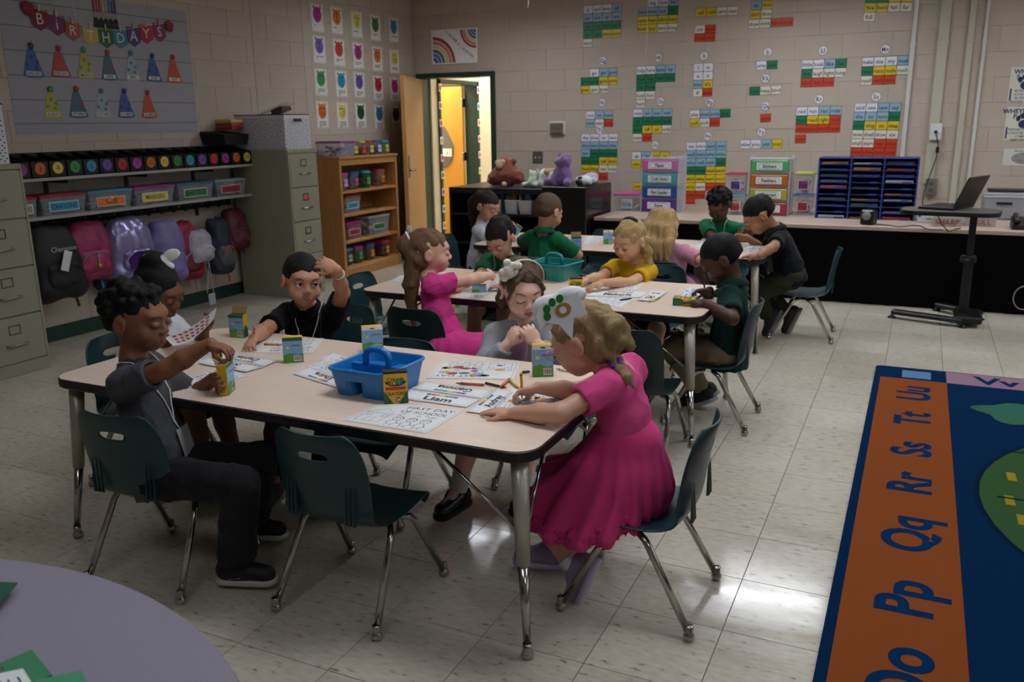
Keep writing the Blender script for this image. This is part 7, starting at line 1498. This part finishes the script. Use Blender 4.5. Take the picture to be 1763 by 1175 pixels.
def crayon_box(p, yaw, label, side='front', w=.072, d=.03, h=.098, flap=False, T=None, hanger=False):
    T = T or FZ((p[0], p[1], p[2]), yaw); t = thing('crayon_box', T.translation, label, 'crayon box', 'crayon boxes'); m = MB(YEL); m.box(-w/2, w/2, -d/2, d/2, 0, h, T, c=.001); m.build('carton', t)
    Ff = T @ Matrix.Translation((0, -d/2-.0003, 0)) @ Matrix.Rotation(math.pi/2, 4, 'X'); Fb = T @ Matrix.Rotation(math.pi, 4, 'Z') @ Matrix.Translation((0, -d/2-.0003, 0)) @ Matrix.Rotation(math.pi/2, 4, 'X')
    if side == 'front':
        for sx in (-1, 1):
            q = MB(GRN_); q.flat([(sx*w/2, 0), (sx*w/2, h*.42), (sx*w*.10, 0)][::sx], .0004, Ff); q.build('green_chevron', t)
        q = MB(INK); q.flat([(w*.44*math.cos(a), h*.70+h*.15*math.sin(a)) for a in np.linspace(math.pi, 2*math.pi, 14)]+[(w*.44, h*.74), (-w*.44, h*.74)][:0], .0005, Ff); q.build('tip_panel', t)
        for k, c_ in enumerate(RBW[1:]): q = MB(M(c_, .5, var=0)); a = -w*.32+w*.11*k; q.box(a, a+w*.08, h*.60, h*.69, .0006, .0012, Ff); q.build('crayon_picture', t)
        q = MB(INK); q.flat([(-w/2, h*.94), (w/2, h*.94), (w/2, h), (-w/2, h)], .0005, Ff); q.flat([(-w/2, -d/2), (w/2, -d/2), (w/2, d/2), (-w/2, d/2)], h+.0004, T); q.build('top_band', t)
        q = MB(GRN_); text(q, 'Crayola', Ff, h*.16, 0, h*.77, .0008, w*.82, .03); q.build('lettering', t); q = MB(M('b02a22', .5, var=0)); q.box(-w*.42, w*.42, h*.44, h*.53, .0005, .001, Ff); q.build('red_crayon_picture', t)
        q = MB(M('8c1a18', .5, var=0)); text(q, 'CRAYONS', Ff, h*.15, 0, h*.32, .0012, w*.86, .03); q.build('lettering', t); q = MB(M('b02a22', .5, var=0)); q.flat(circle(h*.085, 16, w*.08, h*.13), .0008, Ff); q.build('count_badge', t); q = MB(PAPER); text(q, '24', Ff, h*.13, w*.08, h*.13, .0013, bold=.03); q.build('lettering', t)
    else:
        q = MB(SKY); q.flat([(-w/2, h*.28), (w/2, h*.28), (w/2, h*.86), (-w/2, h*.86)], .0004, Ff); q.build('sky_panel', t); q = MB(M('4d8a2c', .5, var=.1)); q.flat([(-w/2, 0), (w/2, 0), (w/2, h*.36), (w*.2, h*.30), (-w*.1, h*.40), (-w/2, h*.32)], .0006, Ff); q.build('meadow_panel', t); q = MB(GRN_ if not hanger else PAPER); q.flat([(-w/2, h*.86), (w/2, h*.86), (w/2, h), (-w/2, h)], .0005, Ff); q.build('top_panel', t)
        q = MB(M('e0c02a', .5, var=0)); q.flat(circle(h*.06, 12, -w*.25, h*.6), .0008, Ff); q.build('sun_picture', t); q = MB(PAPER); q.flat([(w*.02, h*.06), (w*.44, h*.06), (w*.44, h*.28), (w*.02, h*.28)], .0008, Ff); q.use(INK)
        for k in range(8): q.flat([(w*(.05+.048*k), h*.09), (w*(.05+.048*k+.02+.012*(k % 2)), h*.09), (w*(.05+.048*k+.02+.012*(k % 2)), h*.26), (w*(.05+.048*k), h*.26)], .0011, Ff)
        q.build('barcode', t)
        q = MB(M('b02a22', .5, var=0)); q.box(-w*.05, w*.38, h*.66, h*.70, .0006, .001, Ff); q.build('red_crayon_picture', t)
    q = MB(GRN_); S_ = T @ Matrix.Translation((w/2+.0003, 0, 0)); q.add([(0, -d/2, 0), (0, d/2, 0), (0, d/2, h*.35), (0, 0, h*.55), (0, -d/2, h*.35)], [(0, 1, 2, 3, 4)], S_); q.build('side_chevron', t)
    if flap: q = MB(M('8a6a4a', .7, var=.05)); q.add([(-w/2, d/2, h), (w/2, d/2, h), (w/2, d/2+.012, h+.026), (-w/2, d/2+.012, h+.026), (-w/2, d/2-.001, h), (w/2, d/2-.001, h), (w/2, d/2+.011, h+.026), (-w/2, d/2+.011, h+.026)], [(0, 1, 2, 3), (7, 6, 5, 4), (0, 3, 7, 4), (1, 5, 6, 2), (3, 2, 6, 7)], T); q.use(INK); q.flat([(-w/2+.002, -d/2+.002), (w/2-.002, -d/2+.002), (w/2-.002, d/2-.002), (-w/2+.002, d/2-.002)], h+.0004, T); q.build('lid_flap', t)
    if hanger: q = MB(INK); q.flat(circle(w*.14, 12, 0, h*.92, h*.025), .0012, Ff); q.build('hanger_slot', t)
    return t
def crayon(a, b, col, label, r=.0042):
    a, b = A3(a, float), A3(b, float); d = nrm(b-a); L = np.linalg.norm(b-a); t = thing('crayon', a, label, 'crayon', 'loose crayons'); c = M(col, .5, var=.04)
    q = MB(c); q.tube([a, a+d*L*.84], r, 10); q.build('wrapper', t); q = MB(c); q.tube([a+d*L*.84, a+d*L*.87, a+d*L], [r*.86, r*.82, r*.3], 10); q.build('tip', t); q = MB(INK)
    for u in (.06, .74): q.tube([a+d*L*u, a+d*L*(u+.03)], r*1.03, 10)
    q.build('wrapper_bands', t, kind='stuff'); return t
yw = lambda x, y: math.atan2(y, x)+math.pi/2          # turn a box's front toward the camera
def cbox(px, py, label, turn=0, z=TZ, **k): p = atz(px, py, z); return crayon_box(p, math.atan2(p[1], p[0])-math.pi/2+turn, label, **k)
cbox(682, 693, 'yellow 24-crayon box standing in front of the blue caddy', .05, w=.071, h=.100)
cbox(506, 623, 'crayon box with blue sky and barcode, standing mid-table', -.05, side='back', w=.068, h=.092)
cbox(412, 580, 'opened crayon box with raised flap near the boy scratching his head', -.55, side='back', flap=True, w=.064, h=.092)
cbox(391, 676, 'crayon box the grey-shirted boy holds upright on the table', 1.25, side='back', flap=True, w=.070, h=.100)
cbox(934, 647, 'crayon box with hanger slot beside the girl with glasses', .1, side='back', w=.068, h=.108, hanger=True)
cbox(991, 509, 'yellow crayon box leaning by the teal caddy', .1, w=.066, h=.088)
cbox(825, 503, 'small dark crayon box behind the ponytail girl', 0, side='back', w=.07, h=.042)
cbox(992, 431, 'yellow crayon box beside the boy in green polo', .1, side='back', w=.066, h=.09, flap=True); cbox(1047, 420, 'white and green crayon box on the rear table', .1, side='back', w=.066, h=.092, hanger=True)
cbox(1228, 434, 'amber crayon box in front of the boy in green lettering', .3, w=.066, h=.085)
p = atz(1286, 415, TZ); crayon_box(p, 0, 'yellow and green crayon box lying by the leaning boy', T=FZ((p[0], p[1], TZ+.016), .5) @ Matrix.Rotation(-math.pi/2, 4, 'X'))
p = atz(1177, 527, TZ); crayon_box(p, 0, 'yellow and green crayon box lying flat before the writing boy', T=FZ((p[0]-.055, p[1]+.03, TZ+.0155), -math.pi/2+.15) @ Matrix.Rotation(-math.pi/2, 4, 'X'), w=.07, h=.105)
q = aty(885, 398, 5.48); crayon_box(q, 0, 'small crayon box held by the girl in white', T=FZ((q[0], q[1], q[2]-.02), .4) @ Matrix.Rotation(.6, 4, 'Y'), side='back', w=.05, h=.07)
cbox(642, 604, 'clear-windowed crayon box standing behind the blue caddy', .1, side='back', w=.075, h=.095, hanger=True)
# caddies
def caddy(c4, h, col, label, z=TZ):
    P = [A3(p) for p in c4]; cen = sum(P)/4; t = thing('supply_caddy', (cen[0], cen[1], z), label, 'caddy', 'plastic supply caddies'); ex = nrm(P[1]-P[0]); ey = nrm(P[3]-P[0]); w = np.linalg.norm(P[1]-P[0]); d = np.linalg.norm(P[3]-P[0]); T = frame((cen[0], cen[1], z), ex, nrm(np.cross((0, 0, 1), ex)), (0, 0, 1)); m = M(col, .33, var=.03)
    q = MB(m); s0 = lambda zz: .86+.14*zz/h; hn = h*.6
    def loft(q, rings): n = len(rings[0]); v = sum(rings, []); q.add(v, [tuple(reversed(range(n)))]+[(k*n+i, k*n+(i+1) % n, (k+1)*n+(i+1) % n, (k+1)*n+i) for k in range(len(rings)-1) for i in range(n)]+[tuple((len(rings)-1)*n+i for i in range(n))], T)
    R_ = lambda zz, s_, x0=-w/2, x1=w/2, dd=d: [(a*s_, b*s_, zz) for a, b in superrect(x1-x0, dd, .028, 4, (x0+x1)/2, 0)]
    loft(q, [R_(hn, s0(hn)), R_(h, 1), R_(h, .965), R_(hn+.004, s0(hn)*.96)]); q.build('tray', t)
    for a, b in ((-w/2, -w*.12), (w*.0, w/2)): q = MB(m); loft(q, [R_(0, .86, a, b), R_(hn, s0(hn)-.002, a, b)]); q.build('bin_well', t)
    q = MB(m); q.tube([(a*1.015, b*1.015, h) for a, b in superrect(w, d, .03, 4)], .005, 6, T, closed=True); q.build('rim', t)
    q = MB(m); q.box(-w*.44, w*.44, -.006, .006, .005, h*.92, T, c=.002); q.build('divider', t); q = MB(m); q.box(w*.04, w*.05, .006, d*.44, .005, h*.75, T); q.build('divider', t); q = MB(m); q.box(w*.14, w*.15, -d*.44, -.006, .005, h*.75, T); q.build('divider', t)
    q = MB(m); a = [(-w*.20, 0, h*.85), (-w*.20, 0, h*1.25), (-w*.16, 0, h*1.42), (-w*.08, 0, h*1.5), (w*.08, 0, h*1.5), (w*.16, 0, h*1.42), (w*.20, 0, h*1.25), (w*.20, 0, h*.85)]; V_ = []
    for x, y, zz in a: V_ += [(x, -.011, zz-.006), (x, .011, zz-.006), (x, .011, zz+.006), (x, -.011, zz+.006)]
    q.tube(a, .011, 8, T); q.build('handle', t)
    return t
cz = TZ+.085
caddy([atz(570, 636, cz)*A3([1, 1, 0]), atz(672, 650, cz)*A3([1, 1, 0]), atz(728, 613, cz)*A3([1, 1, 0]), atz(628, 603, cz)*A3([1, 1, 0])], .085, '1472b8', 'bright blue plastic supply caddy on the front table')
cc = atz(955, 478, TZ); caddy([A3([cc[0]-.14, cc[1]-.10, 0]), A3([cc[0]+.10, cc[1]-.14, 0]), A3([cc[0]+.14, cc[1]+.09, 0]), A3([cc[0]-.10, cc[1]+.13, 0])], .085, '0f7f7c', 'teal plastic supply caddy on the middle table')
# papers
C5 = ['3f8ac0', 'd9a13a', 'c0503a', '4a9a5a', '8a6ab0', 'd9c24a']
sheet([(589, 724), (733, 747), (801, 706), (659, 693)], 'uncoloured colouring sheet at the near edge of the front table', 1)
sheet([(895, 624), (762, 622), (735, 652), (884, 654)], 'coloured-in sheet in front of the girl with the flower headband', 2, colour=C5)
sheet([(846, 707), (930, 716), (978, 690), (880, 668)], 'colouring sheet under the hands of the girl with glasses', 3, lift=.003, colour=['d9c24a', 'd98a3a'])
sheet([(413, 608), (538, 608), (557, 583), (445, 584)][::-1], 'colouring sheet in front of the boy scratching his head', 4)
sheet([(331, 676), (427, 648), (380, 632), (287, 664)], 'colouring sheet under the arm of the boy in grey', 5)
sheet([(524, 631), (572, 645), (622, 622), (575, 608)], 'colouring sheet half under the blue caddy', 6, lift=.0)
sheet([(325, 608), (345, 625), (410, 604), (380, 599)], 'colouring sheet in front of the girl with the white bow', 7)
tent([(690, 687), (803, 702), (828, 688), (708, 671)], 'Liam', 'name card reading Liam beside the yellow crayon box', 1)
tent([(852, 673), (734, 657), (710, 670), (829, 687)], 'Gemma', 'name card reading Gemma, upside down to the camera')
tent([(840, 714), (886, 676), (855, 669), (801, 709)], 'Audrey', 'name card reading Audrey by the hand of the girl with glasses', lift=.0025)
tent([(480, 621), (392, 608), (368, 617), (455, 631)], 'Daniel', 'name card reading Daniel near the grey-shirted boy', lift=.003); tent([(455, 632), (366, 617), (341, 626), (423, 641)], 'Sofia', 'name card reading Sofia near the grey-shirted boy', lift=.003)
tent([(600, 655), (536, 633), (504, 644), (580, 668)], 'Elvira', 'name card tucked under the left side of the blue caddy', lift=.0016)
sheet([(1010, 498), (1096, 500), (1110, 487), (1022, 485)], 'colouring sheet in front of the girl in yellow', 8)
sheet([(1000, 514), (1068, 530), (1095, 514), (1030, 505)], 'colouring sheet at the near side of the middle table', 9)
sheet([(1163, 514), (1202, 516), (1215, 497), (1182, 496)], 'sheet with blue patches under the writing boy', 10, colour=['5a9ad0', '7ab0dc', '3f7fc0'], lift=.001)
tent([(1010, 510), (1108, 513), (1120, 503), (1022, 500)], 'Makayla', 'name card in the middle of the middle table', lift=.002); tent([(1096, 517), (1126, 519), (1150, 503), (1120, 501)], 'Leo', 'small name card with a rainbow strip by the yellow crayon', lift=.0035)
sheet([(778, 512), (836, 515), (880, 496), (820, 493)], 'colouring sheet behind the ponytail girl', 11); sheet([(840, 494), (868, 500), (900, 480), (860, 478)], 'colouring sheet in front of the boy in green T-shirt', 12)
sheet([(672, 484), (700, 488), (718, 478), (690, 474)], 'small white sheet at the left end of the middle table', 13)
sheet([(1000, 419), (1026, 421), (1042, 408), (1012, 407)], 'sheet on the rear table between two crayon boxes', 14); sheet([(1275, 437), (1312, 432), (1318, 420), (1285, 424)], 'sheet under the hand of the leaning boy', 15, colour=C5); sheet([(1196, 426), (1222, 428), (1240, 412), (1210, 410)], 'sheet before the boy in green lettering', 16)
sheet([(885, 420), (905, 424), (920, 412), (898, 410)], 'sheet in front of the boy in green polo', 17)
# patterned sheet held by the girl with the white bow
P_ = [aty(282, 580, 2.30), aty(374, 529, 2.40), aty(367, 551, 2.31), aty(298, 596, 2.20)]; t = thing('held_sheet', P_[0], 'white sheet with a red zigzag pattern held up by the girl with the bow', 'paper'); m = MB(SHW); V_ = []; nq = 10
for i in range(nq+1):
    u = i/nq; a, b = lerp(P_[0], P_[1], u), lerp(P_[3], P_[2], u); sag = -.02*math.sin(u*math.pi); V_ += [a+A3([0, 0, sag]), b+A3([0, 0, sag])]
m.add(V_, [(2*i, 2*i+1, 2*i+3, 2*i+2) for i in range(nq)]); m.build('paper', t); m = MB(M('b5493e', .7, var=.1))
for k in range(7):
    u = .12+.11*k
    for v in (.15, .45, .72):
        g = lambda uu, vv: lerp(lerp(P_[0], P_[1], uu), lerp(P_[3], P_[2], uu), vv)+A3([0, 0, -.02*math.sin(uu*math.pi)+.0015]); m.add([g(u, v), g(u+.07, v+.03), g(u+.09, v+.2), g(u+.02, v+.17)], [(0, 1, 2, 3)])
m.build('red_pattern', t, kind='stuff')
# crayons
cr = lambda a, b, c, lb, za=.0048, zb=.0048: crayon(atz(*a, TZ+za), atz(*b, TZ+zb), c, lb)
cr((834, 663), (785, 660), 'b5583f', 'terracotta crayon lying by the Gemma card'); cr((836, 660), (872, 668), '4a2a1c', 'dark brown crayon end to end with the terracotta one'); cr((862, 667), (879, 651), 'c9682a', 'orange crayon by the hand of the girl with glasses'); cr((892, 668), (876, 654), 'b5a83a', 'olive yellow crayon by the orange one')
cr((899, 641), (913, 640), '1f2a4a', 'short navy crayon beside the hanger-slot box'); cr((985, 640), (957, 635), 'c9c6bd', 'white crayon near the hair of the girl with glasses'); cr((455, 593), (487, 594), 'd07a28', 'orange crayon on the sheet of the boy in black'); cr((1116, 519), (1138, 512), 'c9c23a', 'yellow crayon by the small rainbow name card'); cr((1068, 517), (1088, 514), '2a2a30', 'black crayon on the middle table')
cr((1008, 500), (1016, 496), 'c9a92a', 'short yellow crayon under the hand of the girl in yellow')
crayon(aty(897, 642, 2.19), atz(899, 688, TZ+.003), 'd9b92a', 'yellow crayon in the hand of the girl with glasses'); crayon(aty(438, 563, 2.40), atz(437, 591, TZ+.003), 'd06a8a', 'pink crayon in the hand of the boy scratching his head'); crayon(aty(1212, 487, 3.93), atz(1215, 513, TZ+.003), '3a3a8a', 'blue crayon in the hand of the writing boy')
crayon(aty(381, 615, 1.80), aty(375, 588, 1.80), 'c9a02a', 'yellow crayon being pulled from the box by the boy in grey')
# on the round table
RZ = RH+.001
def card(px, col, label, lift=0, inner=None):
    P = [atz(x, y, RZ+lift) for x, y in px]; d = A3([0, 0, .003]); t = thing('folded_card', sum(P)/4, label, 'card', 'green cards on the round table'); m = MB(M(col, .5, var=.04)); m.add(P+[p+d for p in P], [(3, 2, 1, 0), (4, 5, 6, 7), (0, 1, 5, 4), (1, 2, 6, 5), (2, 3, 7, 6), (3, 0, 4, 7)]); m.fix = True; m.build('card_sheet', t)
    if inner:
        g = lambda u, v: lerp(lerp(P[0], P[1], u), lerp(P[3], P[2], u), v)+A3([0, 0, .0036]); m = MB(SHW); m.add([g(.1, .1), g(.9, .1), g(.9, .9), g(.1, .9)], [(0, 1, 2, 3)]); m.build('white_label', t); m = MB(NV); mm = MB(NV); text(mm, inner, None, .35, .5, .5, 0, .7, .012); m.add([g(x, y)+A3([0, 0, .0004]) for x, y, _ in mm.v], mm.f); m.build('print', t)
card([(-60, 1003), (30, 1006), (0, 1042), (-90, 1060)], '0d4a34', 'dark green folder corner at the left edge of the round table', .012)
card([(0, 1145), (55, 1122), (90, 1165), (30, 1195)], '2f7a52', 'upper green card in the pile on the round table', .003); card([(60, 1175), (140, 1158), (160, 1195), (80, 1215)], '3f8a62', 'glossy green card at the right of the pile on the round table', .007); card([(-30, 1165), (45, 1150), (70, 1190), (0, 1215)], '2f7a52', 'green card with a white printed label on the round table', .012, 'H 1')
